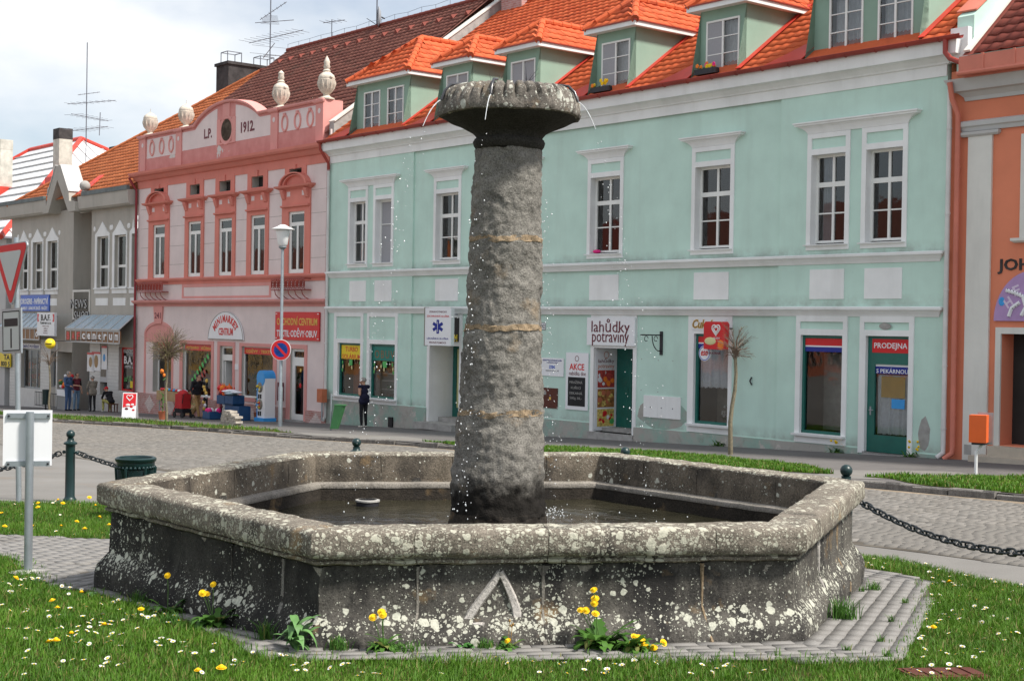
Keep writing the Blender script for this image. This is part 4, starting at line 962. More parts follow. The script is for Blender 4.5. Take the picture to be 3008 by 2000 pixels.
# things in the shop windows, behind the glass
m = MB(); m.box(.80, 1.32, .55, .60, -.60, .65); H.part(m, 'display_poster', 'terracotta', wA)
m = MB(); m.quad((1.32, .75, -.6), (2.2, .75, -.6), (2.2, .75, .65), (1.32, .75, .65)); H.part(m, 'display_cloth', 'concrete', wA)
r_ = random.Random(8)
for k in range(14):
    m = MB(); x, z = r_.uniform(2.9, 4.2), r_.choice((-.58, -.3, 0.0, .25)); m.box(x, x+.22, .45, .62, z, z+.10); H.part(m, 'display_shoe', r_.choice(('brown_box', 'black_paint', 'cloth_grey', 'bin_green')), wB)
for z in (-.32, -.02, .23):
    m = MB(); m.box(2.82, 4.28, .42, .66, z-.02, z); H.part(m, 'display_shelf', 'white_wood', wB)
# doors
a, b, z0, z1, d = GF['sol']; m = MB(); m.frame(a, b, z0+.12, z1, [(a+.18, b-.16, z0+.45, z1-.12)], d, .06); dS = H.part(m, 'door', 'green_wood')
m = MB(); m.quad((a+.18, d-.02, z0+.45), (b-.16, d-.02, z0+.45), (b-.16, d-.02, z1-.12), (a+.18, d-.02, z1-.12)); H.part(m, 'pane', 'pale_yellow', dS)
for i, ch in enumerate('SOLÁRIUM'): H.text(ch, a+.42, .95-.21*i, .13, .15 if ch != 'Á' else .19, d-.03, 'terracotta', dS, bold=.008)
H.text('7,-', a+.62, -.55, .26, .12, d-.03, 'black_paint', dS); H.text('Kč/min', a+.6, -.72, .5, .08, d-.03, 'black_paint', dS)
m = MB(); m.box(a-.25, b+.25, -.5, d, -1.45, -1.24); m.box(a+.02, b-.02, .35, d, -1.24, -1.10); H.part(m, 'step', 'concrete')
a, b, z0, z1, d = GF['lah']; u0, u1 = a+.25, b; m = MB(); m.frame(a, b, z0+.1, z1, [(a+.62, b-.12, z0+.40, z1-.12)], d, .06); m.box(a, a+.5, d-.063, d-.06, z0+.1, z1); dL = H.part(m, 'door', 'green_wood')
m = MB(); m.quad((a+.62, d-.02, z0+.40), (b-.12, d-.02, z0+.40), (b-.12, d-.02, z1-.12), (a+.62, d-.02, z1-.12)); H.part(m, 'pane', 'glass', dL)
yd = d-.03
for mt, x0, x1, za, zb in (('red_paint', .64, 1.46, .96, 1.17), ('sign_white', .64, 1.46, .925, .955), ('blue_dark', .64, 1.46, .82, .92), ('cardboard', .70, .92, .30, .74), ('pale_yellow', .96, 1.18, .48, .80), ('blue_paint', .78, 1.0, -.15, .22), ('red_paint', .78, 1.0, .10, .25), ('sign_white', .74, 1.08, -.48, -.20), ('sign_white', .80, 1.14, -1.30+.15, -.60)):
    if zb-za > .5: za, zb = -1.0, -.58
    band(dL, a+x0, a+x1, max(za, z0+.42), zb, yd, mt)
m = MB(); m.ball((a+.97, yd-.005, -.38 if 0 else -.42), .12, 10, 0, (1, .1, .8)); H.part(m, 'sticker', 'meat_red', dL, True)
m = MB(); m.box(a-.15, b+.1, -.12, d, -1.5, -1.03); m.box(a+.0, b, .30, d, -1.03, -.93); H.part(m, 'step', 'concrete')
# printed panel on the left reveal of the delicatessen door
pn = MB(); pn.box(a+.001, a+.012, .03, d-.08, z0+.02, z1-.02); rv = H.part(pn, 'reveal_panel', 'sign_white', dL)
for mt, za, zb in (('meat_red', .22, .72), ('meat_brown', -.35, .18), ('cheese', -.90, -.40)):
    q = MB(); q.box(a+.012, a+.018, .12, d-.17, za, zb); o = H.part(q, 'food_print', mt, rv)
    r2 = random.Random(int(zb*100)+200)
    for k in range(16):
        q = MB(); q.ball((a+.018, r2.uniform(.18, d-.24), r2.uniform(za+.06, zb-.06)), r2.uniform(.05, .10), 8, 0, (.06, 1, .9)); H.part(q, 'food_print', r2.choice({'meat_red': ('meat_red', 'meat_red', 'sign_white', 'flower_orange'), 'meat_brown': ('meat_brown', 'cheese', 'terracotta'), 'cheese': ('cheese', 'sign_white', 'red_paint', 'green_leaf_sign')}[mt]), rv, True)
text('lahůdky', rv, .45, .98, .62, .15, -(a+.013), 'maroon', axis='side', off=H.off); text('potraviny', rv, .45, .82, .64, .15, -(a+.013), 'terracotta', axis='side', off=H.off)
q = MB(); q.lathe([(.10, 0), (.085, 0), (.085, .004), (.10, .004)], (0, 0, 0), 20, 0, caps=False)
for v in range(len(q.v)): x_, y_, z_ = q.v[v]; q.v[v] = (a+.014+z_, .45+x_, 1.16+y_)
H.part(q, 'emblem', 'terracotta', rv)
# pastry-shop window: red/white/blue strip, lace curtain, flowers
yC = .13-.06
for w_, (a, b) in ((wC, (18.16, 19.24)), (wW, (21.79, 22.91))):
    for mt, za, zb in (('red_paint', 1.60, 1.77), ('sign_white', 1.565, 1.60), ('blue_dark', 1.45, 1.565)): band(w_, a, b, za+(0 if a < 20 else .0), zb, yC+yo(a), mt)
drape(H, wC, 18.16, 19.26, .38, 1.5, .17, 'lace', 8, .025, scallop=.05)
m = MB(); r2 = random.Random(4)
for k in range(40): leaf(m, (r2.uniform(18.75, 19.15), .42, -.45), r2.uniform(0, 6.28), r2.uniform(.1, .2), .03, 1.2, .6)
H.part(m, 'display_plant', 'leaf_big', wC, True)
m = MB()
for k in range(14): m.ball((r2.uniform(18.75, 19.15), .40, r2.uniform(-.35, -.05)), .035, 8)
H.part(m, 'display_flower', 'daisy_white', wC, True)
m = MB(); m.quad((18.1, .9, -.55), (18.62, .9, -.55), (18.62, .9, 1.8), (18.1, .9, 1.8)); H.part(m, 'display_board', 'cloth_grey', wC)
m = MB(); m.quad((21.75, .8, -.5), (22.35, .8, -.5), (22.35, .8, 1.4), (21.75, .8, 1.4)); H.part(m, 'display_board', 'concrete', wW)
# bakery door
a, b, z0, z1, d = GF['door']; y = yo(a)+d; m = MB(); m.frame(a, b, z0, z1, [(a+.20, b-.06, z0+.40, 1.20), (a+.12, b-.04, 1.50, 1.79)], y, .06); dD = H.part(m, 'door', 'green_wood')
m = MB(); m.quad((a+.20, y-.02, z0+.40), (b-.06, y-.02, z0+.40), (b-.06, y-.02, 1.20), (a+.20, y-.02, 1.20)); H.part(m, 'pane', 'glass', dD)
s_ = band(dD, a+.12, b-.04, 1.47, 1.79, y-.062, 'red_paint'); H.text('PRODEJNA', (a+b)/2+.04, 1.62, .92, .17, y-.066, 'sign_white', s_, bold=.012)
s_ = band(dD, a+.20, b-.06, .98, 1.15, y-.025, 'blue_dark'); H.text('S PEKÁRNOU', (a+b)/2+.07, 1.055, .88, .12, y-.03, 'sign_white', s_, bold=.01); band(dD, a+.20, b-.06, 1.15, 1.21, y-.025, 'sign_white')
drape(H, dD, a+.22, b-.07, -.45, .95, y+.05, 'lace', 7, .025, scallop=.03)
band(dD, a+.35, b-.18, .43, .92, y+.0, 'gold'); band(dD, a+.66, b-.17, .18, .40, y-.024, 'sky_blue')
m = MB(); m.tube([(a+.10, y-.07, .12), (a+.10, y-.12, .12), (a+.21, y-.12, .12)], .012, 8); m.box(a+.08, a+.12, y-.07, y-.06, .0, .2); H.part(m, 'handle', 'galv', dD)
m = MB(); m.box(a-.05, b+.03, -.1, y, -1.3, z0); H.part(m, 'step', 'concrete')
# peeled patches of render
for u, z, w, h in ((25.28, -.35, .32, .75), (24.2, 2.09, .32, .16)):
    m = MB(); n = 18; pts = [(u+w/2*cos(k*2*pi/n)*(1+.25*mnoise.noise(Vector((k*.9, u, 0)))), yo(u)-(.002 if z < 1 else .043), z+h/2*sin(k*2*pi/n)*(1+.25*mnoise.noise(Vector((k*.9, u, 5))))) for k in range(n)]; m.poly(pts); H.part(m, 'bare_patch', 'concrete')
m = MB(); n = 26; m.poly([(16.93+.95*cos(k*2*pi/n)*(1+.12*mnoise.noise(Vector((k*.9, 3, 0)))), -.003, -.38+.42*sin(k*2*pi/n)*(1+.2*mnoise.noise(Vector((k*.9, 9, 5))))) for k in range(n)]); H.part(m, 'bare_patch', 'plinth')
m = MB(); m.box(4.05, 4.28, -.15, -.05, -1.56, -1.22); H.part(m, 'cellar_hole', 'black_paint')
for u, z in ((11.62, 5.05), (11.62, 2.98), (16.1, 1.10), (16.75, 1.08), (17.3, 1.08), (16.1, .24), (16.75, .22), (17.9, .2)):
    m = MB(); m.lathe([(.035 if z > 2 else .016, -.004), (0, -.006)], (u, -.001, z), 10, 0, 0, 'y'); H.part(m, 'wall_hole', 'concrete')
m = MB(); m.tube([(20.1, -.02, .75), (20.08, -.06, .65), (20.12, -.03, .55)], .02, 6); H.part(m, 'hook', 'dark_metal')
# dark rooms behind the windows
m = MB(); 
for z0, z1 in ((-1.5, 2.3), (2.5, 6.6)):
    m.quad((.1, 3, z0), (WT-.1, 3, z0), (WT-.1, 3, z1), (.1, 3, z1)); m.quad((.1, .3 if z0 < 8 else .4, z0), (WT-.1, .3 if z0 < 8 else .4, z0), (WT-.1, 3, z0), (.1, 3, z0)); m.quad((.1, .3 if z0 < 8 else .4, z1), (WT-.1, .3 if z0 < 8 else .4, z1), (WT-.1, 3, z1), (.1, 3, z1))
H.part(m, 'room', 'interior')
# mint house roof and dormers
SL = .73; RY0, RZ0 = -.42, 8.46; ang = math.atan(SL)
zroof = lambda y: RZ0+SL*(y-RY0)
m = MB(); m.quad((-.05, RY0, RZ0), (WT+.25, RY0, RZ0), (WT+.25, 8, zroof(8)), (-.05, 8, zroof(8))); m.quad((-.05, 8, zroof(8)), (WT-.15, 8, zroof(8)), (WT-.15, 16.5, RZ0), (-.05, 16.5, RZ0))
roof = H.part(m, 'roof', 'tile_orange')
DORM = [(1.48, 4.76, 2), (6.55, 8.16, 1), (9.87, 11.47, 1), (13.97, 15.57, 1), (18.02, 19.62, 1), (21.82, 25.08, 2)]
M0 = tile_mat((0, RY0, RZ0), (1, 0, 0), (0, 1, SL))
def keep_main(x, yv, r, c):
    y = RY0+yv*cos(ang)
    for a, b, k in DORM:
        if a-.12 < x < b+.05 and y < 2.15: return False
    return .05 < x < WT+.18
X = lay_tiles(M0, keep_main, 88, 31, .30, .34)
P = np.array([list(M0 @ Vector((x, y, 0))) for x, y in X]); Wd = np.array([list(ST(p[0], -p[1], p[2])) for p in P])
px, py, dp = proj(Wd); vis = (px > -150) & (px < 1300) & (py > -170); X, dp, px, P = X[vis], dp[vis], px[vis], P[vis]
# the nearest tiles that show are single pieces
hidden = np.array([any(b < p[0] < b+.0 for a, b, k in DORM) for p in P]); od = np.argsort(dp+np.where((P[:, 1] > 2.3) | (px > 1030), 50, 0)); big = od[:300]; rest = od[300:]
tile_objs(M0, X[big], 'tile_orange', roof, H.off); tiles_joined('tiles', [(M0, X[rest])], 'tile_orange', roof, H.off)
def cap_line(parent, p0, p1, r=.105, mat='tile_orange', L=.36, taper=True, house=H):
    p0, p1 = Vector(p0), Vector(p1); n = max(1, int((p1-p0).length/L)); d = (p1-p0)/n; e = d.normalized()
    for i in range(n):
        a = p0+d*i-e*.02; b = p0+d*(i+1)+e*.02; m = MB(); m.tube([a, a+e*.05, b], [r*1.1, r*1.08, r*.95], 10); house.part(m, 'ridge_tile', mat, parent, False)
for a, b, k in DORM:
    ov, y0, ze, ds = .24, -.20, 10.46, .83; L, R = a-ov, b+ov; c = (a+b)/2; hf = (R-L)/2; zp = ze+hf*ds; ym = (ze-RZ0)/SL+RY0; yr = (zp-RZ0)/SL+RY0; yp = y0+hf
    wz = 8.58
    wins = [(a+.22, b-.22)] if k == 1 else [(a+.46, a+1.46), (b-1.38, b-.40)]
    m = MB(); m.wall(a, b, wz, 10.40, [(p, q, 8.70, 10.08, .08) for p, q in wins], .10)
    for x in (a, b): m.poly([(x, .10, wz), (x, .10, 10.40), (x, ym, 10.40), (x, (wz-RZ0)/SL+RY0, wz)])
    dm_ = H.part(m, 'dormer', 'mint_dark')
    m = MB(); m.quad((a+.02, 1.0, wz), (b-.02, 1.0, wz), (b-.02, 1.0, 10.4), (a+.02, 1.0, 10.4)); m.quad((a+.02, .15, 10.3), (b-.02, .15, 10.3), (b-.02, 1, 10.3), (a+.02, 1, 10.3)); H.part(m, 'room', 'interior', dm_)
    m = MB(); m.quad((L, y0, 10.37), (R, y0, 10.37), (R, ym+.1, 10.37), (L, ym+.1, 10.37))
    for q in (((L, y0), (R, y0)), ((R, y0), (R, ym)), ((L, y0), (L, ym))):
        m.bar((q[0][0], q[0][1], 10.41), (q[1][0], q[1][1], 10.41), .03, .13)
    H.part(m, 'fascia', 'white_trim', dm_)
    m = MB()
    for q in (((L-.03, y0-.03), (R+.03, y0-.03)), ((R+.03, y0-.03), (R+.03, ym)), ((L-.03, y0-.03), (L-.03, ym))): m.bar((q[0][0], q[0][1], 10.487), (q[1][0], q[1][1], 10.487), .05, .03)
    H.part(m, 'eave_flashing', 'gutter_red', dm_)
    m = MB(); m.add([(L, y0, ze), (R, y0, ze), (R, ym, ze), (L, ym, ze), (c, yp, zp), (c, yr, zp)], [(0, 1, 4), (1, 2, 5, 4), (3, 0, 4, 5)]); rf = H.part(m, 'dormer_roof', 'tile_orange', dm_)
    an = math.atan(ds); ca = cos(an); W = R-L
    MF = tile_mat((L, y0, ze), (1, 0, 0), (0, 1, ds)); MR = tile_mat((R, y0, ze), (0, 1, 0), (-1, 0, ds)); ML = tile_mat((L, yr, ze), (0, -1, 0), (1, 0, ds)); nv = int(hf/ca/.34)+1
    XF = lay_tiles(MF, lambda x, v, r, q: v*ca-.05 < x < W-v*ca+.05 and v*ca < hf, int(W/.3)+1, nv, .30, .34)
    XR = lay_tiles(MR, lambda x, v, r, q: x > v*ca-.05 and v*ca < hf and y0+x < (ze+v*ca*ds-RZ0)/SL+RY0+.25, int((yr-y0)/.3)+1, nv, .30, .34)
    XL = lay_tiles(ML, lambda x, v, r, q: yr-x-y0 > v*ca-.05 and v*ca < hf and yr-x < (ze+v*ca*ds-RZ0)/SL+RY0+.25, int((yr-y0)/.3)+1, nv, .30, .34)
    tiles_joined('dormer_tiles', [(MF, XF), (MR, XR), (ML, XL)], 'tile_orange', dm_, H.off)
    cap_line(dm_, (L, y0, ze+.05), (c, yp, zp+.05)); cap_line(dm_, (R, y0, ze+.05), (c, yp, zp+.05)); cap_line(dm_, (c, yp, zp+.05), (c, yr, zp+.05))
    for i, (p, q) in enumerate(wins):
        if k == 1 and a < 11:
            w = sash(H, p, q, 8.70, 10.08, .13, dm_, rows=(9.25,), cols=2, fr=.045, bar=.02, th=.06, glass=False)
            m = MB(); m.quad((p+.04, .125, 8.74), (q-.04, .125, 8.74), (q-.04, .125, 10.04), (p+.04, .125, 10.04)); H.part(m, 'insect_net', 'netting', w)
        else:
            w = sash(H, p, q, 8.70, 10.08, .13, dm_, rows=(9.18, 9.62), cols=2, fr=.05, bar=.025, th=.06)
            drape(H, dm_, p+.05, q-.05, 8.72, 10.05, .30, 'curtain', 8, .03)
            if k == 1 and a > 12:
                m = MB(); m.quad((p+.05, .09, 8.74), ((p+q)/2-.02, .09, 8.74), ((p+q)/2-.02, .09, 10.04), (p+.05, .09, 10.04)); H.part(m, 'insect_net', 'netting', w)
    # red sheet apron on the left foot of the dormer and the flashing up its right cheek
    lift = .07; m = MB(); f_ = lambda u, y: (u, y, zroof(y)+lift)
    m.prism([f_(a-1.15, RY0+.02), f_(a, RY0+.02), f_(a, .75)], (0, -.01, .02)); H.part(m, 'apron_flashing', 'flash_red', dm_); m = MB(); m.prism([f_(b, -.3), f_(b+.16, -.3), f_(b+.16, ym+.2), f_(b, ym+.2)], (0, -.01, .02)); H.part(m, 'flashing', 'flash_red', dm_)
# gutter, brackets and rain pipes
def gutter(H, u0, u1, y, z, r, mat, name='gutter'):
    m = MB(); n = 8; vs = []
    for u in (u0, u1):
        for rr in (r, r-.008):
            vs += [(u, y+rr*cos(pi+pi*j/n), z+rr*sin(pi+pi*j/n)) for j in range(n+1)]
    k = n+1; fs = []
    for j in range(n): fs += [(j, j+1, 2*k+j+1, 2*k+j), (k+j, k+j+1, 3*k+j+1, 3*k+j), (j, j+1, k+j+1, k+j), (2*k+j, 2*k+j+1, 3*k+j+1, 3*k+j)]
    fs += [(0, k, 3*k, 2*k), (n, k+n, 3*k+n, 2*k+n)]; m.add(vs, fs)
    for u in np.arange(u0+.4, u1, .85): m.tube([(u, y+(r+.006)*cos(pi+pi*j/6), z+(r+.006)*sin(pi+pi*j/6)) for j in range(7)], .012, 5)
    m.tube([(u0, y-r, z), (u1, y-r, z)], .012, 6); return H.part(m, name, mat)
gutter(H, -.12, WT+.62, -.50, 8.50, .085, 'gutter_red')
m = MB(); m.tube([(-.02, -.50, 8.42), (-.02, -.48, 8.2), (.0, -.30, 7.95), (.04, -.16, 7.72), (.04, -.15, 7.45)], .055, 10); H.part(m, 'rain_pipe_elbow', 'gutter_red', None, True)
m = MB(); m.tube([(.04, -.15, 7.5), (.04, -.15, -1.0), (.04, -.15, -1.45), (.0, -.22, -1.62)], .055, 10)
for z in (6.5, 4.6, 2.9, 1.2, -.5): m.tube([(.04, -.15, z), (.04, -.15, z+.04)], .066, 10)
H.part(m, 'rain_pipe', 'pipe_white', None, True)
m = MB(); m.tube([(WT+.22, -.50, 8.44), (WT+.22, -.50, 8.15), (WT+.36, -.52, 8.0), (WT+.66, -.55, 7.86)], .06, 10); H.part(m, 'rain_pipe_elbow', 'gutter_red', None, True)
m = MB(); m.tube([(WT+.12, -.14, 7.4), (WT+.12, -.14, -.5), (WT+.12, -.14, -.72), (WT+.02, -.24, -.84)], .058, 10)
for z in (6.5, 4.6, 2.9, 1.2, -.2): m.tube([(WT+.12, -.14, z), (WT+.12, -.14, z+.04)], .068, 10)
H.part(m, 'rain_pipe', 'pipe_white', None, True)
# fire walls at both gables
m = MB(); m.prism([(-.34, .1, 8.6), (-.34, .1, zroof(.1)+.42), (-.34, 8.05, zroof(8.05)+.42), (-.34, 16, 8.8), (-.34, 16, 8.2)], (.30, 0, 0)); H.part(m, 'fire_wall', 'concrete')
m = MB(); m.bar((-.19, .1, zroof(.1)+.45), (-.19, 8.05, zroof(8.05)+.45), .40, .05); H.part(m, 'fire_wall_coping', 'offwhite')
m = MB(); m.prism([(WT+.22, -.05, 7.7), (WT+.22, -.05, zroof(-.05)+.26), (WT+.22, 8.05, zroof(8.05)+.30), (WT+.22, 16, 8.8), (WT+.22, 16, 7.6)], (.42, 0, 0)); H.part(m, 'fire_wall', 'mint')
m = MB(); m.bar((WT+.38, .05, zroof(.05)+.32), (WT+.38, 8.05, zroof(8.05)+.34), .50, .04); H.part(m, 'fire_wall_coping', 'pipe_salmon')
m = MB(); m.box(WT+.16, WT+.60, -.22, -.051, 7.98, 8.72); H.part(m, 'gable_corner', 'white_trim')
cap_line(roof, (0, 8, zroof(8)+.06), (WT+.2, 8, zroof(8)+.06), .11)
m = MB(); m.box(.25, 1.5, 7.6, 8.5, 14.0, 16.0); H.part(m, 'chimney', 'brick_plinth')
for a, zb in ((14.18, 8.68), (18.22, 8.68)):      # pansies in a box on two dormer sills
    fb = sthing('flower_box', a+.30, .22, zb, 'small window box of yellow and orange pansies on a dormer sill' if a < 16 else 'small window box of pink, orange and yellow pansies on a dormer sill', 'flower box')
    m = MB(); m.box(-.30, .42, -.12, .06, -.06, .08); m.build('box', 'dark_metal', fb); r2 = random.Random(int(a))
    m = MB()
    for k in range(40): leaf(m, (r2.uniform(-.3, .4), r2.uniform(-.1, .04), .07), r2.uniform(0, 6.28), r2.uniform(.06, .12), .025, 1.0, .9)
    m.build('leaf', 'leaf_big', fb, True)
    for k in range(9):
        m = MB(); c_ = (r2.uniform(-.28, .40), r2.uniform(-.13, -.02), r2.uniform(.10, .24))
        for j in range(5): m.ball((c_[0]+.03*cos(j*1.256), c_[1]-.01, c_[2]+.03*sin(j*1.256)), .032, 7, 0, (1, .4, 1))
        m.build('flower', r2.choice(('dandelion', 'dandelion', 'flower_orange') if a < 16 else ('dandelion', 'flower_pink', 'flower_orange')), fb, True)
# ---------------------------------------------------------------- signs and fittings on the mint house front
def board(name, u, z, w, h, label, mat='sign_white', y=-.03, th=.03, cat='sign', d_extra=0.0):
    t = sthing(name, u, d_extra, z, label, cat); m = MB(); m.box(-w/2, w/2, y-th, y, -h/2, h/2); b = m.build('panel', mat, t); t['_y'] = y-th; return t
t = board('shop_sign', 14.93, 1.84, 1.96, .79, 'white shop sign lettered lahůdky potraviny above a recessed green door', y=-.05, th=.05)
text('lahůdky', t, 0, .12, 1.56, .48, -.10, 'maroon', ext=.012, bold=-.004); text('potraviny', t, 0, -.20, 1.50, .42, -.10, 'maroon', ext=.012, bold=-.004)
t = board('price_board', 13.48, .375, .96, 1.66, 'white offer board headed AKCE with a chalkboard below', y=-.01, th=.03)
text('AKCE', t, 0, .42, .64, .19, -.041, 'red_paint', bold=.02); text('nabídka dne', t, .03, .23, .72, .12, -.041, 'maroon')
m = MB(); m.box(-.37, .37, -.048, -.04, -.72, .12); m.build('chalkboard', 'board_black', t)
for i, (s_, w) in enumerate((('MRAŽENÁ', .56), ('KUŘECÍ', .42), ('SEKANÁ', .56), ('500g 30,-', .52))): text(s_, t, -.02, -.02-.16*i, w, .09, -.049, 'concrete')
m = MB(); m.lathe([(.085, 0), (.085, -.004), (.07, -.004), (.07, 0)], (0, -.041, .66), 20, 0, 0, 'y', False); m.build('emblem', 'maroon', t)
t = board('notice_sign', 12.37, .755, 1.02, .54, 'small white notice plate of the ambulance station with blue print', y=-.01, th=.015)
text('ZDRAVOTNICKÁ ZÁCHRANNÁ SLUŽBA', t, 0, .20, .86, .05, -.026, 'blue_dark', bold=.012); text('PLZEŇSKÉHO KRAJE', t, 0, .13, .5, .05, -.026, 'blue_dark', bold=.012); text('ZZSPK', t, 0, .0, .28, .09, -.026, 'blue_paint', bold=.03)
text('VÝJEZDOVÉ STANOVIŠTĚ', t, 0, -.11, .6, .045, -.026, 'black_paint')
t = board('meter_box', 12.28, -.17, .69, .60, 'small dark brown meter box door set in the mint wall', 'brown_box', y=.0, th=.025, cat='box')
m = MB(); m.box(-.27, -.16, -.03, -.025, .09, .18); m.build('sticker', 'concrete', t); m = MB(); m.box(-.02, .06, -.03, -.025, -.05, .03); m.build('sticker', 'gold', t)
t = board('house_number', 11.91, 1.96, .26, .22, 'small white house number plate 242 on the mint wall', y=-.005, th=.012); text('242', t, 0, 0, .17, .13, -.018, 'black_paint'); 
m = MB(); m.frame(-.13, .13, -.11, .11, [(-.115, .115, -.095, .095)], -.016, .003); m.build('border', 'black_paint', t)
t = sthing('meter_cabinet', 16.93, 0, -.19, 'pale flush meter cabinet with three doors in the mint wall', 'cabinet')
for a, b in ((-.70, -.15), (-.145, .13), (.135, .70)):
    m = MB(); m.box(a, b, -.03, 0, -.30, .30); o = m.build('door', 'white_trim', t); m = MB(); m.ball(((a+b)/2, -.035, -.02), .015, 8); m.build('lock', 'dark_metal', o)
t = sthing('lantern_bracket', 16.86, 0, 1.55, 'black wrought iron bracket with scrolls fixed to the mint wall', 'bracket')
m = MB(); m.box(-.05, .05, -.03, 0, -.32, .32); m.build('wall_plate', 'dark_metal', t)
m = MB(); m.tube([(0, -.03, .22), (-.06, -.75, .22)], .018, 6); m.tube([(0, -.03, -.22)]+[(-.02, -.05-.30*sin(k*.26), -.22+.42*(1-cos(k*.26))) for k in range(1, 7)], .014, 6)
for yy in (-.2, -.55): m.tube([(-.02-.04*abs(yy), yy+.07*cos(k*.6), .12+.07*sin(k*.6)) for k in range(10)], .010, 5)
m.build('arm', 'dark_metal', t, True)
t = board('shop_sign', 18.62, 2.08, 1.22, .30, 'white strip sign with the golden word Cukrárna over a green-framed window', y=-.045, th=.012)
text('Cukrárna', t, -.02, .01, 1.10, .24, -.058, 'gold', ext=.012, shear=.25, bold=.03); text('Cukrárna', t, -.02, .01, 1.06, .21, -.072, 'brown_letter', ext=.004, shear=.25, bold=-.01)
t = sthing('hanging_sign', 18.98, .55, 1.33, 'round white sign with red word eso and blue ring hanging beside the pastry window', 'sign')
m = MB(); m.lathe([(.20, -.03), (.20, .03)], (0, 0, 0), 28, 0, 0, 'y'); m.build('disc', 'sign_white', t); m = MB(); m.lathe([(.165, -.033), (.185, -.033), (.185, -.03), (.165, -.03)], (0, 0, 0), 28, 0, 0, 'y', False); m.build('ring', 'blue_paint', t)
text('eso', t, 0, 0, .24, .13, -.033, 'red_paint', shear=.25, bold=.02); m = MB(); m.tube([(.1, .03, .1), (.1, .55, .12)], .012, 6); m.build('arm', 'galv', t)
t = sthing('ice_cream_sign', 19.42, .62, 1.78, 'red ice cream box sign with a cream heart swirl and blurred pictures behind bare twigs', 'sign')
m = MB(); m.add([(-.36, -.08, -.34), (.34, -.08, -.34), (.37, -.08, .30), (.31, -.08, .37), (-.31, -.08, .37), (-.37, -.08, .30), (-.36, .08, -.34), (.34, .08, -.34), (.37, .08, .30), (.31, .08, .37), (-.31, .08, .37), (-.37, .08, .30)],
                  [(0, 1, 2, 3, 4, 5), (11, 10, 9, 8, 7, 6)]+[(i, (i+1) % 6, (i+1) % 6+6, i+6) for i in range(6)]); m.build('case', 'red_paint', t)
def heart(t, cx_, cz_, s, y, mat, w=.022):
    for sc_ in (1.0, .55):
        pts = [(cx_+s*sc_*.0625*16*sin(k*2*pi/26)**3*.9, y, cz_+s*sc_*.0625*(13*cos(k*2*pi/26)-5*cos(2*k*2*pi/26)-2*cos(3*k*2*pi/26)-cos(4*k*2*pi/26))) for k in range(2, 26)]
        m = MB(); m.tube(pts, w*s/.18, 6); m.build('heart_swirl', mat, t, True)
heart(t, .06, .17, .15, -.085, 'daisy_white'); text('ALGIDA', t, .08, -.05, .22, .05, -.082, 'sign_white')
m = MB(); m.ball((-.14, -.08, -.13), .2, 12, 0, (1, .06, .5)); m.build('print', 'pale_yellow', t, True); m = MB(); m.ball((.22, -.08, -.22), .13, 12, 0, (.8, .06, 1)); m.build('print', 'flower_orange', t, True)
m = MB(); m.tube([(0, .08, .2), (0, .6, .2)], .02, 6); m.build('arm', 'dark_metal', t); text('CUKRÁRNA', t, -.05, -.43, .5, .07, -.05, 'maroon', bold=.02)
t = sthing('box_sign', 7.72, .75, 1.89, 'projecting white first-aid box sign with a blue star of life', 'sign', rz=radians(16))
m = MB(); m.box(-.52, .52, -.09, .09, -.60, .60); m.build('case', 'sign_white', t); m = MB(); m.box(-.545, -.52, -.10, .10, -.62, .62); m.build('edge', 'cloth_grey', t); m = MB(); m.tube([(.2, .09, .4), (.2, .75, .4)], .02, 6); m.tube([(.2, .09, -.4), (.2, .75, -.4)], .02, 6); m.build('arm', 'galv', t)
text('ZDRAVOTNICKÁ', t, 0, .48, .7, .07, -.091, 'maroon', bold=.012); text('ZÁCHRANNÁ SLUŽBA', t, 0, .34, .9, .07, -.091, 'red_paint', bold=.012); text('LÉKAŘSKÁ SLUŽBA', t, 0, -.37, .86, .07, -.091, 'blue_dark', bold=.012); text('PRVNÍ POMOCI', t, 0, -.50, .66, .07, -.091, 'maroon', bold=.012)
m = MB()
for k in range(3):
    a = k*pi/3; d = Vector((sin(a), 0, cos(a)))*.22; m.bar(Vector((0, -.093+k*.001, -.0))-d, Vector((0, -.093+k*.001, 0))+d, .01, .10) if 0 else m.prism([(-d.x-.05*d.z/.22, -.092-k*.001, -d.z+.05*d.x/.22), (-d.x+.05*d.z/.22, -.092-k*.001, -d.z-.05*d.x/.22), (d.x+.05*d.z/.22, -.092-k*.001, d.z-.05*d.x/.22), (d.x-.05*d.z/.22, -.092-k*.001, d.z+.05*d.x/.22)], (0, -.002, 0))
m.build('star', 'blue_dark', t); m = MB(); m.bar((0, -.098, -.17), (0, -.098, .17), .01, .022); m.build('staff', 'sign_white', t)
t = board('shop_sign', 7.02, 1.80, 1.60, .78, 'solarium sign with a palm tree on an orange and black ground above the door', 'black_paint', y=-.03, th=.03)
m = MB(); m.box(-.79, -.25, -.065, -.06, -.16, .38); m.build('print', 'orange_box', t); text('SOLÁRIUM', t, .18, -.24, 1.12, .30, -.062, 'yellow_paint', bold=.02, ext=.008)
m = MB(); r2 = random.Random(2)
for px_, pz_, hh in ((-.52, -.36, .55), (-.40, -.34, .36)):
    m.bar((px_, -.068, pz_), (px_+.03, -.068, pz_+hh), .004, .02)
    for k in range(9): a = k*pi*2/9; m.add([(px_+.03, -.07, pz_+hh), (px_+.03+.1*cos(a)-.02*sin(a), -.07, pz_+hh+.09*sin(a)+.01), (px_+.03+.16*cos(a), -.07, pz_+hh+.1*sin(a)-.05)], [(0, 1, 2)])
m.build('palm', 'green_leaf_sign', t)
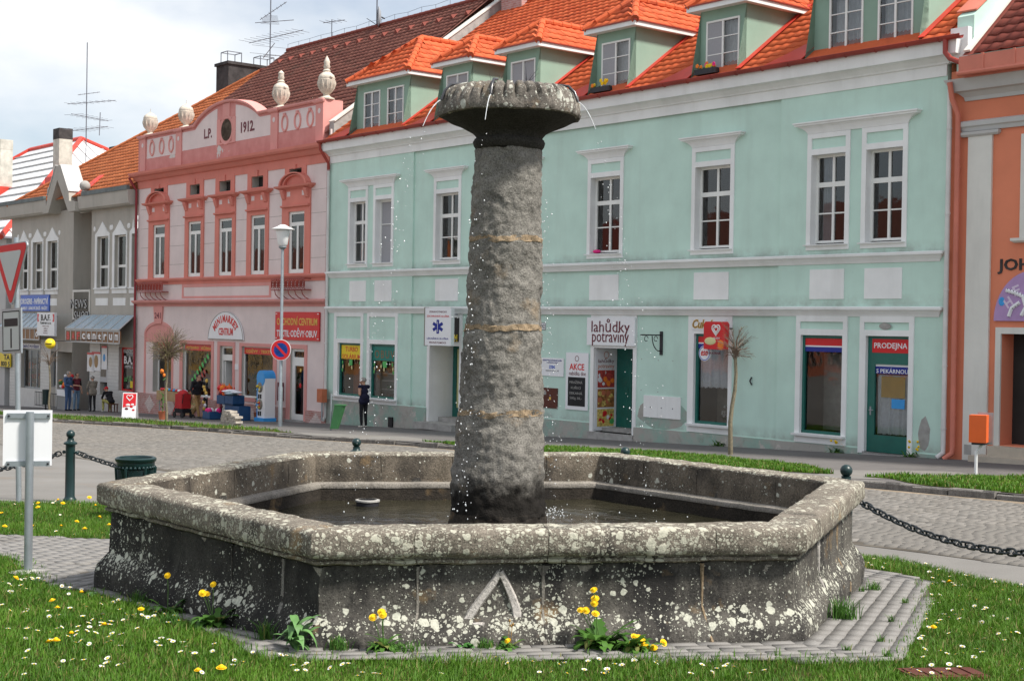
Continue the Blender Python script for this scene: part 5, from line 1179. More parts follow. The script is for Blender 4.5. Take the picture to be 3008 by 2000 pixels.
# ---------------------------------------------------------------- pink house of 1912
ph = House('pink_house', -16.12, pz(-16.1, 0)-.3, 'pink and rose two-storey house with an arched gable parapet and stone urns'); H = ph
PL, PR = -16.12, -.10
PW = [(-14.50, -13.33), (-11.15, -10.0), (-8.44, -7.32), (-5.80, -4.68), (-2.92, -1.76)]
PS = [(-14.95, -12.94), (-11.46, -9.76), (-8.76, -7.07), (-6.12, -4.43), (-3.40, -1.36)]
vents = [(-14.45, -13.5, 7.52, 7.72, .3), (-11.05, -10.15, 7.24, 7.67, .3), (-8.46, -7.50, 7.22, 7.65, .3), (-5.80, -4.88, 7.21, 7.65, .3), (-2.92, -2.02, 7.56, 7.74, .3)]
gh = {'w1': (-14.42, -12.48, -1.20, 1.04, .3), 'w2': (-11.54, -8.97, -1.22, .97, .14), 'd1': (-8.24, -7.15, -1.75, .95, .16), 'w3': (-6.42, -3.95, -1.05, .97, .14), 'd2': (-2.68, -1.66, -1.72, .96, .14)}
m = MB(); m.wall(PL, PR, -2.8, 8.6, [(a, b, 3.80, 6.12, .10) for a, b in PW]+vents+list(gh.values()), 0, .12, 0, 1); m.quad((PR, 0, -2.8), (PR, 3, -2.8), (PR, 3, 9), (PR, 0, 9)); m.quad((PL, 0, -2.8), (PL, 3, -2.8), (PL, 3, 9), (PL, 0, 9)); H.part(m, 'wall', ['pink', 'greyrender'])
for z in (6.86, 6.0, 5.15, 4.35):
    for (a0, a), (b, b1) in zip([(PL, PL+.3)]+PS, PS+[(PR-.05, PR)]):
        x0, x1 = (a if (a0, a) in PS else PL+.3), (b if (b, b1) in PS else PR-.05); mm = MB(); mm.box(x0+.02, x1-.02, -.0025, .002, z-.006, z+.006); H.part(mm, 'render_joint', 'cloth_grey')
def rose(u0, u1, z0, z1, holes, pr=.05, name='window_surround', mat='salmon_trim', parent=None):
    m = MB(); m.frame(u0, u1, z0, z1, holes, 0, pr); return H.part(m, name, mat, parent)
for k, ((a, b), (c, d)) in enumerate(zip(PW, PS)):
    s_ = rose(c, d, 3.74, 6.98, [(a, b, 3.80, 6.12)])
    m = MB(); m.mould(c+.12, d-.12, [(6.28, .06), (6.30, .10), (6.36, .11), (6.37, .05)], -.04); H.part(m, 'moulding', 'salmon_trim', s_)
    m = MB(); m.mould(c-.05, d+.05, [(6.95, .08, .06), (7.0, .16, .14), (7.03, .24, .22), (7.10, .27, .25), (7.12, .12, .1)], 0); H.part(m, 'hood', 'salmon_trim', s_)
    for x in (c+.06, d-.30):
        m = MB(); m.extr([(-.05, 6.58), (-.10, 6.62), (-.20, 6.90), (-.20, 6.95), (-.05, 6.95)], x, x+.22); H.part(m, 'bracket', 'salmon_trim', s_); x2 = x+.27 if x < (c+d)/2 else x-.32
        m = MB(); m.box(x2+.03, x2+.27, -.056, -.05, 6.70, 6.88); H.part(m, 'inset', 'pink', s_)
    v = vents[k]; rose(v[0]-.32, v[1]+.32, 7.12, 7.88, [(v[0], v[1], max(7.13, v[2]), v[3])], .04, 'vent_surround')
    m = MB(); m.box((v[0]+v[1])/2-.09, (v[0]+v[1])/2+.09, -.09, -.04, v[3]-.02, 7.88); H.part(m, 'keystone', 'salmon_trim', s_)
    m = MB(); m.quad((v[0], .3, v[2]), (v[1], .3, v[2]), (v[1], .3, v[3]), (v[0], .3, v[3])); H.part(m, 'vent', 'interior')
    if k in (0, 4):   # round-headed hood
        cu = (c+d)/2; R0 = (d-c)/2-.02; n = 18
        m = MB(); m.prism([(cu+R0*cos(pi*j/n), -.02, 7.1+R0*.42*sin(pi*j/n)) for j in range(n+1)], (0, .02, 0)); H.part(m, 'tympanum', 'pink', s_)
        for rr, pr, w in ((R0, .24, .10), (R0-.16, .16, .10)):
            m = MB(); vs = []
            for j in range(n+1):
                ca, sa = cos(pi*j/n), sin(pi*j/n)
                for r_, y_ in ((rr, 0), (rr, -pr), (rr-w, -pr), (rr-w, 0)): vs.append((cu+r_*ca, y_, 7.1+(r_-.0)*.44*sa+.04*sa))
            m.add(vs, [(4*j+i, 4*j+(i+1) % 4, 4*j+4+(i+1) % 4, 4*j+4+i) for j in range(n) for i in range(4)]); H.part(m, 'arch', 'salmon_trim', s_)
    w = MB(); w.frame(a, b, 3.80, 6.12, [(a+.11, b-.11, 5.72, 6.02), (a+.14, (a+b)/2-.06, 3.95, 5.58), ((a+b)/2+.06, b-.14, 3.95, 5.58)], .08, .06); wo = H.part(w, 'window', 'white_wood', s_)
    for x0, x1, z0, z1 in ((a+.11, b-.11, 5.72, 6.02), (a+.14, (a+b)/2-.06, 3.95, 5.58), ((a+b)/2+.06, b-.14, 3.95, 5.58)):
        g = MB(); g.quad((x0, .05, z0), (x1, .05, z0), (x1, .05, z1), (x0, .05, z1)); H.part(g, 'pane', 'glass', wo)
m = MB(); m.mould(PL, PR, [(7.86, .03), (8.13, .04), (8.14, .12), (8.2, .18), (8.30, .26), (8.33, .38), (8.40, .44), (8.49, .46), (8.56, .12)], 0, 0, (.3, .3)); H.part(m, 'cornice', 'salmon_trim')
m = MB(); m.frame(PL, PR, 7.80, 7.88, [], 0, .03); H.part(m, 'frieze', 'salmon_trim')
for z0, z1, o in ((3.50, 3.74, .14), (2.55, 2.80, .24)):
    m = MB(); m.mould(PL, PR, [(z0, .03), (z0+.10, .05), (z0+.11, o*.6), (z1-.06, o), (z1, o+.01), (z1+.03, .04)], 0, 0, (.3, .3)); H.part(m, 'string_course', 'rose_trim' if z0 < 3 else 'salmon_trim')
m = MB(); m.frame(-11.7, -4.2, 2.90, 3.50, [(-11.55, -4.35, 2.98, 3.36)], 0, .015); H.part(m, 'panel_border', 'rose_trim')
for a, b in ((-15.45, -12.95), (-3.70, -1.25)):   # wrought-iron flower balconets
    bal = MB(); 
    for z in (3.17, 3.58): bal.tube([(a, -.02, z), (a, -.30, z), (b, -.30, z), (b, -.02, z)], .018, 5)
    bal.box(a, b, -.30, -.02, 3.15, 3.17); n = int((b-a)/.26)
    for i in range(n+1):
        x = a+(b-a)*i/n; bal.tube([(x, -.30, 3.17), (x, -.30, 3.58)], .010, 5)
        if i < n:
            xm = x+(b-a)/n/2
            bal.tube([(xm+.10*cos(k*.7), -.30, 3.375+.16*sin(k*.7)) for k in range(10)], .018, 5); bal.tube([(xm+.05*cos(k*.9), -.30, 3.375+.08*sin(k*.9)) for k in range(8)], .016, 5)
    for i in range(5):
        x = a+(b-a)*(i+.5)/5; bal.tube([(x, -.28, 3.15), (x+.05, -.27, 3.0), (x+.08, -.16, 2.88), (x+.08, -.02, 2.82)], .018, 5)
    H.part(bal, 'balconet', 'gutter_red')
# parapet with segmental gable
GC, GH, GR = -7.95, 2.70, .74
def ptop(u): 
    e = (u-GC)/GH; return 10.06 if abs(e) >= 1 else 10.06+GR*(sqrt(max(0, 1.25**2-e*e))-.75)/(.5)
m = MB(); us = sorted(set([PL, PR-.44]+list(np.linspace(GC-GH, GC+GH, 25)))); F_ = []
V_ = []
for u in us: V_ += [(u, -.02, 8.5), (u, -.02, ptop(u)), (u, .40, ptop(u)), (u, .40, 8.5)]
n = len(us); m.add(V_, [(4*i+j, 4*i+(j+1) % 4, 4*i+4+(j+1) % 4, 4*i+4+j) for i in range(n-1) for j in range(4)]+[(0, 1, 2, 3), (4*n-4, 4*n-3, 4*n-2, 4*n-1)]); par = H.part(m, 'parapet', 'rose_worn')
m = MB(); V_ = []
for u in us: z = ptop(u); V_ += [(u, .42, z), (u, -.10, z), (u, -.14, z+.05), (u, -.14, z+.10), (u, .42, z+.13)]
m.add(V_, [(5*i+j, 5*i+(j+1) % 5, 5*i+5+(j+1) % 5, 5*i+5+j) for i in range(n-1) for j in range(5)]+[(0, 1, 2, 3, 4), tuple(5*n-5+j for j in range(5))]); H.part(m, 'coping', 'rose_trim', par)
for u in (-15.60, -12.10, -4.06, -.78):
    w = .26; m = MB(); m.box(u-w, u+w, -.07, .45 if u < -1 else .78, 8.55, 10.0); pr_ = H.part(m, 'pier', 'rose_trim', par)
    m = MB(); m.mould(u-w, u+w, [(10.0, .05), (10.04, .09), (10.12, .11), (10.16, .02)], -.06); m.box(u-w, u+w, -.06, .45 if u < -1 else .78, 10.0, 10.14); H.part(m, 'cap', 'rose_trim', pr_)
    m = MB(); m.lathe([(.10, -.006), (0, -.012)], (u, -.072, 9.72), 14, 0, 0, 'y'); H.part(m, 'disc', 'pink', pr_)
def arch_panel(u0, u1, z0, ztop, y, mat):
    m = MB(); n = 24; us = np.linspace(u0, u1, n+1); m.add([(u, y, z0) for u in us]+[(u, y, ztop(u)) for u in us], [(i, i+1, n+2+i, n+1+i) for i in range(n)]); return H.part(m, 'panel', mat, par)
arch_panel(-15.24, -12.40, 9.10, lambda u: 9.95, -.024, 'pink'); arch_panel(-3.76, -1.04, 9.20, lambda u: 9.96, -.024, 'pink')
arch_panel(-11.82, -8.72, 9.17, lambda u: min(ptop(u)-.10, 9.95+max(0, ptop(u)-10.06)), -.024, 'pink'); arch_panel(-7.18, -4.36, 9.17, lambda u: min(ptop(u)-.10, 9.95+max(0, ptop(u)-10.06)), -.024, 'pink')
n = 28; oc = (-7.93, 9.70); m = MB(); vs = []
for j in range(n):
    a = 2*pi*j/n; vs += [(oc[0]+.44*cos(a), -.03, oc[1]+.46*sin(a)), (oc[0]+.56*cos(a), -.06, oc[1]+.58*sin(a)), (oc[0]+.60*cos(a), -.03, oc[1]+.62*sin(a)), (oc[0]+.44*cos(a), .38, oc[1]+.46*sin(a))]
m.add(vs, [(4*j+i, 4*j+i+1, (4*j+i+5) % (4*n), (4*j+i+4) % (4*n)) for j in range(n) for i in range(2)]+[(4*j, (4*j+4) % (4*n), (4*j+7) % (4*n), 4*j+3) for j in range(n)]); H.part(m, 'oculus', 'rose_trim', par)
m = MB(); m.lathe([(.44, 0), (0, 0)], (oc[0], -.031, oc[1]), 28, 0, 0, 'y'); H.part(m, 'oculus_glass', 'interior_warm', par)
m = MB(); m.frame(-8.70, -7.16, 9.14, 10.18, [(-8.42, -7.44, 9.2, 10.15)], -.02, .03); m.box(-8.22, -7.64, -.05, -.02, 10.18, ptop(-7.93)-.02); H.part(m, 'oculus_surround', 'rose_trim', par)
for u in (-14.71, -13.76, -12.85, -3.30, -2.36, -1.46):
    m = MB(); m.tube([(u+.21*cos(2*pi*j/20), -.03, 9.52+.30*sin(2*pi*j/20)) for j in range(21)], .045, 6, 0, False); m.box(u-.07, u+.07, -.09, -.03, 9.78, 9.90); H.part(m, 'wreath', 'rose_trim', par, True)
H.text('L.P.', -9.50, 9.70, .68, .40, -.03, 'maroon', par, bold=.03); H.text('1912.', -6.17, 9.67, 1.10, .44, -.03, 'maroon', par, bold=.03)
m = MB(); m.box(-4.15, -3.3, .5, 1.2, 10.0, 10.25); H.part(m, 'roof_light', 'white_roof', par)
# urns stand on the piers
def urn(u, top, d=-.20):
    t = sthing('urn', u, d, 10.15, {0: 'weathered stone urn with a short spike on the pier next to the grey house', 1: 'weathered stone urn with a short spike beside the left foot of the arched gable', 2: 'tall stone urn with a stacked finial beside the right foot of the arched gable', 3: 'tall stone urn with a leafy finial on the corner pier next to the mint house'}[top], 'urn')
    prof = [(.30, 0), (.30, .05), (.24, .07), (.15, .11), (.11, .17), (.13, .21), (.19, .26), (.27, .42), (.315, .60), (.325, .72), (.30, .74), (.315, .78), (.27, .90), (.17, .98), (.10, 1.02)]
    m = MB(); m.lathe(prof, (0, 0, 0), 20); m.build('body', 'urn_stone', t, True)
    for j in range(12):
        a = 2*pi*j/12; m = MB(); m.tube([(cos(a)*r, sin(a)*r, z) for r, z in ((.17, .27), (.27, .42), (.315, .58), (.32, .68))], [.02, .032, .036, .02], 6); m.build('flute', 'urn_stone', t, True)
    m = MB()
    if top < 2: m.tube([(0, 0, 1.0), (0, 0, 1.22)], .012, 6); m.lathe([(.10, 1.0), (.06, 1.06), (.0, 1.08)], n=12)
    else:
        m.lathe([(.13, 1.0), (.15, 1.06), (.09, 1.12), (.13, 1.20), (.10, 1.30), (.12, 1.38), (.06, 1.45 if top == 2 else 1.52), (.0, 1.5 if top == 2 else 1.62)], n=12)
        for s in (-1, 1): m.ball((s*.30, 0, .80), .07, 8)
    m.build('finial', 'urn_stone', t, True)
for i, u in enumerate((-15.42, -11.95, -4.02, -.74)): urn(u, i)
# ground floor
bp_ = MB(); 
for a, b in ((PL, -8.42), (-6.98, -2.97), (-1.50, PR)): bp_.frame(a, b, -2.8, -1.30, [], 0, .05)
pl_ = H.part(bp_, 'plinth', 'brick_plinth')
for c in (-14.6, -12.6, -10.6, -5.6, -.75):
    m = MB(); hh = .40
    for r in range(-4, 5):
        w = .48*(1-abs(r)/4.6); m.box(c-w, c+w, -.056, -.05, -1.76+r*.085-.038, -1.76+r*.085+.038)
    H.part(m, 'pale_diamond', 'brick_pale', pl_)
rose(-11.80, -8.78, -1.28, 1.12, [gh['w2'][:4]], .03, 'shopfront_surround', 'rose_trim'); rose(-8.44, -6.98, -1.9, 1.12, [gh['d1'][:4]], .03, 'door_surround', 'rose_trim'); rose(-6.60, -3.70, -1.20, 1.10, [gh['w3'][:4]], .03, 'shopfront_surround', 'rose_trim'); rose(-2.95, -1.48, -1.9, 1.12, [gh['d2'][:4]], .03, 'door_surround', 'rose_trim')
m = MB(); n = 20; cu = -13.85; R0 = 1.40     # blind arch over the left shop window
m.poly([(cu+R0*cos(pi*j/n), -.006, 1.30+.58*sin(pi*j/n)) for j in range(n+1)]+[(cu-R0, -.006, .98), (cu+R0, -.006, .98)][::1]); ar = H.part(m, 'blind_arch', 'rose_trim')
for x in (cu-R0-.02, cu+R0-.12):
    m = MB(); m.box(x, x+.14, -.03, 0, -1.3, 1.3); H.part(m, 'arch_jamb', 'rose_trim', ar)
m = MB(); vs = []
for j in range(n+1):
    for rr in (R0+.02, R0-.12): vs += [(cu+rr*cos(pi*j/n), -.035, 1.30+(rr-.82)*sin(pi*j/n)), (cu+rr*cos(pi*j/n), 0, 1.30+(rr-.82)*sin(pi*j/n))]
m.add(vs, [(4*j, 4*j+2, 4*j+6, 4*j+4) for j in range(n)]+[(4*j, 4*j+1, 4*j+5, 4*j+4) for j in range(n)]+[(4*j+2, 4*j+3, 4*j+7, 4*j+6) for j in range(n)]); H.part(m, 'arch_ring', 'rose_trim', ar)
m = MB(); m.prism([(cu-.44, -.08, 2.55), (cu+.44, -.08, 2.55), (cu+.33, -.08, 1.80), (cu-.33, -.08, 1.80)], (0, .08, 0)); ks = H.part(m, 'keystone', 'rose_trim', ar); H.text('241', cu, 2.15, .6, .26, -.081, 'maroon', ks, bold=.02)
def shopwin(key, mat='white_wood', yy=None, fr=.07):
    a, b, z0, z1, d = gh[key]; return sash(H, a, b, z0, z1, d, None, fr=fr, mat=mat, th=.06)
s1 = shopwin('w1'); s2 = shopwin('w2'); s3 = shopwin('w3')
for s_, (a, b), tx, z in ((s1, (-14.40, -12.50), '', .85), (s2, (-11.48, -9.03), 'POTRAVINY · VEČERKA', .83), (s3, (-6.36, -4.02), 'ODĚVY · TEXTIL', .80)):
    y = .08 if s_ is not s1 else .23; m = MB(); m.box(a, b, y-.012, y-.005, z-.13, z+.13); q = H.part(m, 'sign_strip', 'red_paint', s_); tx and H.text(tx, (a+b)/2, z, (b-a)*.90, .16, y-.013, 'gold', q, bold=.02)
def slant(parent, u, z, w, h, a, mat):   # slanted stuck-on letters
    m = MB(); d = Vector((cos(a), 0, sin(a))); k = Vector((-sin(a), 0, cos(a)))
    for i in range(7):
        c = Vector((u, .07, z))+d*(w*(i/6-.5)); m.prism([c-d*w*.045-k*h/2, c+d*w*.045-k*h/2, c+d*w*.045+k*h/2, c-d*w*.045+k*h/2], (0, -.004, 0))
    H.part(m, 'stuck_letters', mat, parent)
H.text('SLEVA', 0, 0, .1, .1, 0, 'green_leaf_sign') if 0 else None
slant(s2, -10.1, -.05, 1.7, .22, radians(38), 'green_leaf_sign'); slant(s2, -10.3, -.62, 1.5, .2, radians(38), 'meat_red')
r2 = random.Random(21)
for s_, (a, b), zs in ((s1, (-14.3, -12.6), (-1.1,)), (s2, (-11.4, -9.1), (-1.1, -.45)), (s3, (-6.3, -4.1), (-1.0,))):
    for z in zs:
        for k in range(7):
            x = r2.uniform(a, b-.25); h = r2.uniform(.15, .42); m = MB(); m.box(x, x+r2.uniform(.12, .28), .5, .7, z, z+h); H.part(m, 'display_goods', r2.choice(('cardboard', 'sky_blue', 'sign_white', 'red_paint', 'cloth_grey', 'bin_green', 'cloth_black')), s_)
m = MB(); m.quad((-14.4, .9, -1.2), (-12.5, .9, -1.2), (-12.5, .9, 1), (-14.4, .9, 1)); H.part(m, 'display_back', 'cloth_grey', s1)
m = MB(); m.quad((-11.5, .95, -1.2), (-9, .95, -1.2), (-9, .95, 1), (-11.5, .95, 1)); H.part(m, 'display_back', 'concrete', s2); m = MB(); m.quad((-6.4, .95, -1.2), (-4.0, .95, -1.2), (-4.0, .95, 1), (-6.4, .95, 1)); H.part(m, 'display_back', 'cloth_grey', s3)
# doors
a, b, z0, z1, d = gh['d1']; m = MB(); m.frame(a, b, z0, z1, [(a+.10, b-.10, .60, .86), (a+.10, b-.08, z0+.02, .36)], d, .07); do = H.part(m, 'door_frame', 'white_wood')
g = MB(); g.quad((a+.1, d-.03, .60), (b-.1, d-.03, .60), (b-.1, d-.03, .86), (a+.1, d-.03, .86)); H.part(g, 'pane', 'glass', do)
m = MB(); m.box(a+.12, a+.18, d, d+.85, z0+.02, .34); H.part(m, 'door_leaf', 'white_wood', do); m = MB(); m.box(a+.55, b-.06, d+.5, d+.54, z0+.02, .34); H.part(m, 'inner_door', 'grey_light', do); m = MB(); m.box(a+.70, b-.1, d+.49, d+.498, -.9, .22); H.part(m, 'inner_pane', 'interior', do)
a, b, z0, z1, d = gh['d2']; m = MB(); m.frame(a, b, z0, z1, [(a+.12, b-.10, .64, .86), (a+.20, b-.18, z0+.22, .32)], d, .07); do = H.part(m, 'door', 'white_wood')
for q in ((a+.12, b-.10, .64, .86), (a+.20, b-.18, z0+.22, .32)):
    g = MB(); g.quad((q[0], d-.03, q[2]), (q[1], d-.03, q[2]), (q[1], d-.03, q[3]), (q[0], d-.03, q[3])); H.part(g, 'pane', 'glass', do)
m = MB(); m.ball((-2.12, d-.04, -.42), .08, 8, 0, (1, .2, 1.2)); H.part(m, 'sticker', 'red_paint', do); m = MB(); m.box(-2.16, -2.06, d-.04, d-.035, .1, .22); H.part(m, 'sticker', 'gold', do)
m = MB(); m.box(-8.4, -7.0, -.25, .3, -2.4, -1.75); H.part(m, 'step', 'concrete'); m = MB(); m.box(-2.9, -1.5, -.12, .3, -2.3, -1.72); H.part(m, 'step', 'concrete')
m = MB(); m.box(-6.98, -6.72, -.012, 0, .02, .24); H.part(m, 'notice', 'sign_white'); m = MB(); m.box(-3.55, -3.15, -.05, 0, -1.05, -.35); H.part(m, 'meter_box', 'maroon')
m = MB()
for z0, z1 in ((-1.9, 1.1), (3.6, 6.3)):
    m.quad((PL+.1, 2.5, z0), (PR-.1, 2.5, z0), (PR-.1, 2.5, z1), (PL+.1, 2.5, z1))
    for z in (z0, z1): m.quad((PL+.1, .32, z), (PR-.1, .32, z), (PR-.1, 2.5, z), (PL+.1, 2.5, z))
H.part(m, 'room', 'interior')
# roof behind the parapet
zb = lambda y: 8.9+.805*y
m = MB(); m.quad((PL, -.0, zb(0)), (-.36, 0, zb(0)), (-.36, 7.6, zb(7.6)), (PL, 7.6, zb(7.6))); m.quad((PL, 7.6, zb(7.6)), (-.36, 7.6, zb(7.6)), (-.36, 16, 8.5), (PL, 16, 8.5)); m.poly([(PL, 0, 8.5), (PL, 0, zb(0)), (PL, 7.6, zb(7.6)), (PL, 16, 8.5)]); prf = H.part(m, 'roof', 'tile_brown')
MB_ = tile_mat((PL, 0, zb(0)), (1, 0, 0), (0, 1, .805)); ca = cos(math.atan(.805)); X = lay_tiles(MB_, lambda x, v, r, c: x < 15.75 and v*ca < 7.6 and v*ca > .5, 53, 30, .30, .34); tiles_joined('tiles', [(MB_, X)], 'tile_brown', prf, H.off)
cap_line(prf, (PL, 7.6, zb(7.6)+.05), (-.36, 7.6, zb(7.6)+.05), .10, 'tile_dark', .4, house=H)
for k in range(16):       # ventilation tiles in a row under the ridge and the lightning rod holders above it
    u = PL+1+k*.97; y = 6.6; m = MB(); p = (u, y, zb(y)+.05); m.add([(u-.13, y-.12, zb(y-.12)+.05), (u+.13, y-.12, zb(y-.12)+.05), (u, y-.14, zb(y-.12)+.22), (u, y+.2, zb(y+.2)+.06)], [(0, 1, 2), (1, 3, 2), (3, 0, 2)]); H.part(m, 'vent_tile', 'tile_dark', prf)
m = MB(); pts = [(PL+i*1.0, 7.6, zb(7.6)+.34+.03*sin(i*3)) for i in range(16)]; m.tube(pts, .008, 4)
for p in pts: m.tube([(p[0], 7.6, zb(7.6)+.1), p], .009, 4)
H.part(m, 'lightning_rod', 'antenna_metal', prf)
# rain pipes at both corners
m = MB(); m.tube([(PL-.02, -.45, 8.30), (PL-.02, -.30, 8.05), (PL+.05, -.12, 7.75), (PL+.05, -.12, -1.8)], .055, 8); H.part(m, 'rain_pipe', 'pipe_red', None, True)
m = MB(); m.tube([(PR-.0, -.08, 7.7), (PR-.0, -.08, -1.4)], .05, 8); H.part(m, 'corner_strip', 'pipe_red', None, True)
# shop signs
t = sthing('arch_sign', -7.73, .02, 1.20, 'white arched sign reading MINIMARKET CENTRUM in red above the shop door', 'sign')
n = 24; m = MB(); m.prism([(1.50*cos(pi*j/n)*(1-.12*sin(pi*j/n)), -.04, 1.15*sin(pi*j/n)**.8) for j in range(n+1)], (0, .04, 0)); m.build('panel', 'sign_white', t)
m = MB(); m.tube([(1.46*cos(pi*j/n)*(1-.12*sin(pi*j/n)), -.042, .02+1.11*sin(pi*j/n)**.8) for j in range(n+1)]+[(1.46, -.042, .02)], .012, 4); m.build('border', 'cloth_grey', t)
for i, ch in enumerate('MINIMARKET'):
    a = radians(152-124*i/9); o = text(ch, t, 0, 0, .22 if ch not in 'I' else .07, .30, 0, 'red_paint', bold=.04); o.location = (1.02*cos(a), -.042, .18+.68*sin(a)); o.rotation_euler = (0, -(a-pi/2)*.75, 0)
text('CENTRUM', t, .05, .33, 1.2, .30, -.042, 'red_paint', bold=.03)
t = sthing('shop_sign', -2.16, .02, 1.81, 'large red sign reading OBCHODNÍ CENTRUM TEXTIL ODĚVY OBUV in gold and white', 'sign')
m = MB(); m.box(-1.58, 1.58, -.05, 0, -.53, .53); m.build('panel', 'red_paint', t); text('OBCHODNÍ CENTRUM', t, .0, .20, 2.9, .34, -.052, 'gold', bold=.015); text('TEXTIL·ODĚVY·OBUV', t, .0, -.24, 2.9, .34, -.052, 'sign_white', bold=.015)
for x in (-1.5, 1.5):
    for z in (-.46, .46): m = MB(); m.box(x-.06, x+.06, -.054, -.05, z-.012, z+.012); m.build('corner_mark', 'sign_white', t)
# ---------------------------------------------------------------- grey rendered shopping house
gh_ = House('grey_house', -32.0, pz(-32, 0)-.4, 'grey rendered shop house with a pointed concrete gable frame and glass canopies'); H = gh_
GL, GR_ = -31.6, -16.16
WL = [(-30.55, -29.15), (-28.79, -27.15), (-26.81, -25.20)]; WR = [(-20.74, -19.12), (-18.78, -17.20), (-16.93, -16.2)]
wo = lambda a, b: (a+.22, b-.10, 3.42, 5.84, .22)
gf = [(-30.0, -27.33, -1.70, .36, .2), (-26.05, -25.30, -1.50, .30, .2), (-20.0, -19.16, -1.6, .65, .25), (-17.95, -16.22, -1.32, .68, .2)]
m = MB(); m.wall(GL, -23.35, -3.2, 7.3, [wo(a, b) for a, b in WL]+[h for h in gf if h[1] < -24]+[(-25.16, -23.36, -2.45, .30, .9)], 0, .2); m.wall(-21.20, GR_, -3.2, 7.3, [wo(a, b) for a, b in WR]+[h for h in gf if h[0] > -21], 0, .2)
m.quad((-23.35, 0, -3.2), (-23.35, 1.0, -3.2), (-23.35, 1.0, 7.3), (-23.35, 0, 7.3)); m.quad((-21.2, 0, -3.2), (-21.2, 1.0, -3.2), (-21.2, 1.0, 7.3), (-21.2, 0, 7.3)); m.wall(-23.36, -21.2, .3, 7.3, [(-22.2, -21.3, 2.6, 6.9, .1)], .9); m.wall(-25.2, -21.2, -3.2, .3, [(-24.4, -21.7, -2.4, .1, .1)], .92); m.quad((GL, 0, -3.2), (GL, 5, -3.2), (GL, 5, 7.3), (GL, 0, 7.3)); H.part(m, 'wall', 'greyrender')
m = MB()     # pale tiled shop base
for a, b in ((GL, -30.0), (-27.33, -26.05), (-25.30, -25.16), (-21.19, -20.0), (-19.16, -17.95)): m.frame(a, b, -3.0, .86, [], 0, .02); H.part(m, 'tiled_base', 'tile_white'); m = MB()
for a, b, z0 in ((-30.0, -27.33, -1.70), (-20.0, -19.16, -1.6), (-17.95, -16.22, -1.32)): m.frame(a, b, -3.0, z0, [], 0, .02); H.part(m, 'tiled_base', 'tile_white'); m = MB()
for z in np.arange(-2.6, .8, .16):
    for a, b in ((GL, -30.0), (-27.33, -26.05), (-21.19, -20.0), (-19.16, -17.95)):
        m = MB(); m.box(a+.01, b-.01, -.0225, -.019, z, z+.008); H.part(m, 'tile_joint', 'concrete')
for a, b in WL+WR:
    b_ = min(b, GR_); m = MB(); h_ = (a+.22, b_-.10, 3.42, 5.84); m.frame(a, b_, 3.15, 5.95, [h_], 0, .03)
    if b < GR_: m.prism([(a, -.03, 5.95), (b, -.03, 5.95), (b-.28, -.03, 6.10), ((a+b)/2, -.03, 6.53), (a+.28, -.03, 6.10)], (0, .03, 0))
    sw = H.part(m, 'window_surround', 'white_trim')
    m = MB(); m.mould(a+.1, b_-.05, [(3.34, .06), (3.36, .09), (3.40, .09), (3.42, .03)], -.02); H.part(m, 'sill', 'white_trim', sw)
    w = sash(H, a+.22, b_-.10, 3.42, 5.84, .20, sw, cols=1, transom=4.42, fr=.07, th=.05)
    m = MB(); m.frame(a+.12, b_-.12, 2.59, 2.94, [], 0, .015); H.part(m, 'panel', 'white_trim')
    for x in (a-.10, b+.10):
        if x < GR_: m = MB(); m.lathe([(.12, -.02), (0, -.03)], (x, 0, 6.22), 14, 0, 0, 'y'); m.lathe([(.12, 0), (.12, -.02)], (x, 0, 6.22), 14, 0, 0, 'y'); H.part(m, 'disc', 'white_trim', sw)
# concrete eave bands and the pointed frame
m = MB(); m.mould(-32.2, -25.7, [(7.18, .35), (7.26, .42), (7.27, .45), (7.86, .50), (7.9, .1)], 0, 0, (.5, 0)); H.part(m, 'eave_band', 'greyrender'); m = MB(); m.mould(-21.75, GR_, [(7.12, .35), (7.18, .42), (7.19, .45), (7.78, .50), (7.82, .1)], 0, 0, (0, 0)); eb = H.part(m, 'eave_band', 'greyrender')
m = MB(); y0, y1 = -.62, .3
out = [(-25.75, 7.16), (-25.05, 7.16), (-23.95, 8.72), (-22.55, 7.10), (-21.75, 7.10), (-21.75, 7.55), (-22.45, 7.62), (-22.55, 8.10), (-23.55, 9.42), (-24.15, 9.42), (-25.15, 8.00), (-25.30, 7.52), (-25.75, 7.45)]
m.prism([(u, y0, z) for u, z in out], (0, y1-y0, 0)); H.part(m, 'pointed_frame', 'greyrender', eb)
m = MB(); m.poly([(-25.05, .28, 7.1), (-22.5, .28, 7.1), (-23.9, .28, 8.8)]); H.part(m, 'gable_infill', 'greyrender', eb)
m = MB(); m.bar((-23.55, -.2, 9.45), (-22.5, -.2, 8.08), .9, .04); m.bar((-25.2, -.2, 8.03), (-24.15, -.2, 9.45), .9, .04); H.part(m, 'coping', 'grey_light', eb)
for u in (-25.35, -21.35):
    m = MB(); m.ball((u, -.3, 8.28), .26, 14); m.box(u-.12, u+.12, -.42, -.18, 7.85, 8.05); H.part(m, 'stone_ball', 'concrete', eb, True)
m = MB(); m.box(-32.1, -25.9, -.55, -.40, 7.86, 8.06); m.box(-21.2, GR_, -.55, -.40, 7.78, 7.98); H.part(m, 'gutter', 'eave_slate', eb)
m = MB(); m.quad((-22.2, .97, 2.6), (-21.3, .97, 2.6), (-21.3, .97, 6.9), (-22.2, .97, 6.9)); H.part(m, 'glass_strip', 'glass'); m = MB(); 
for z in (2.6, 3.4, 4.9, 6.0, 6.9): m.box(-22.2, -21.3, .93, .97, z-.04, z+.04)
m.box(-22.22, -22.14, .92, .97, 2.6, 6.9); H.part(m, 'glazing_bars', 'galv')
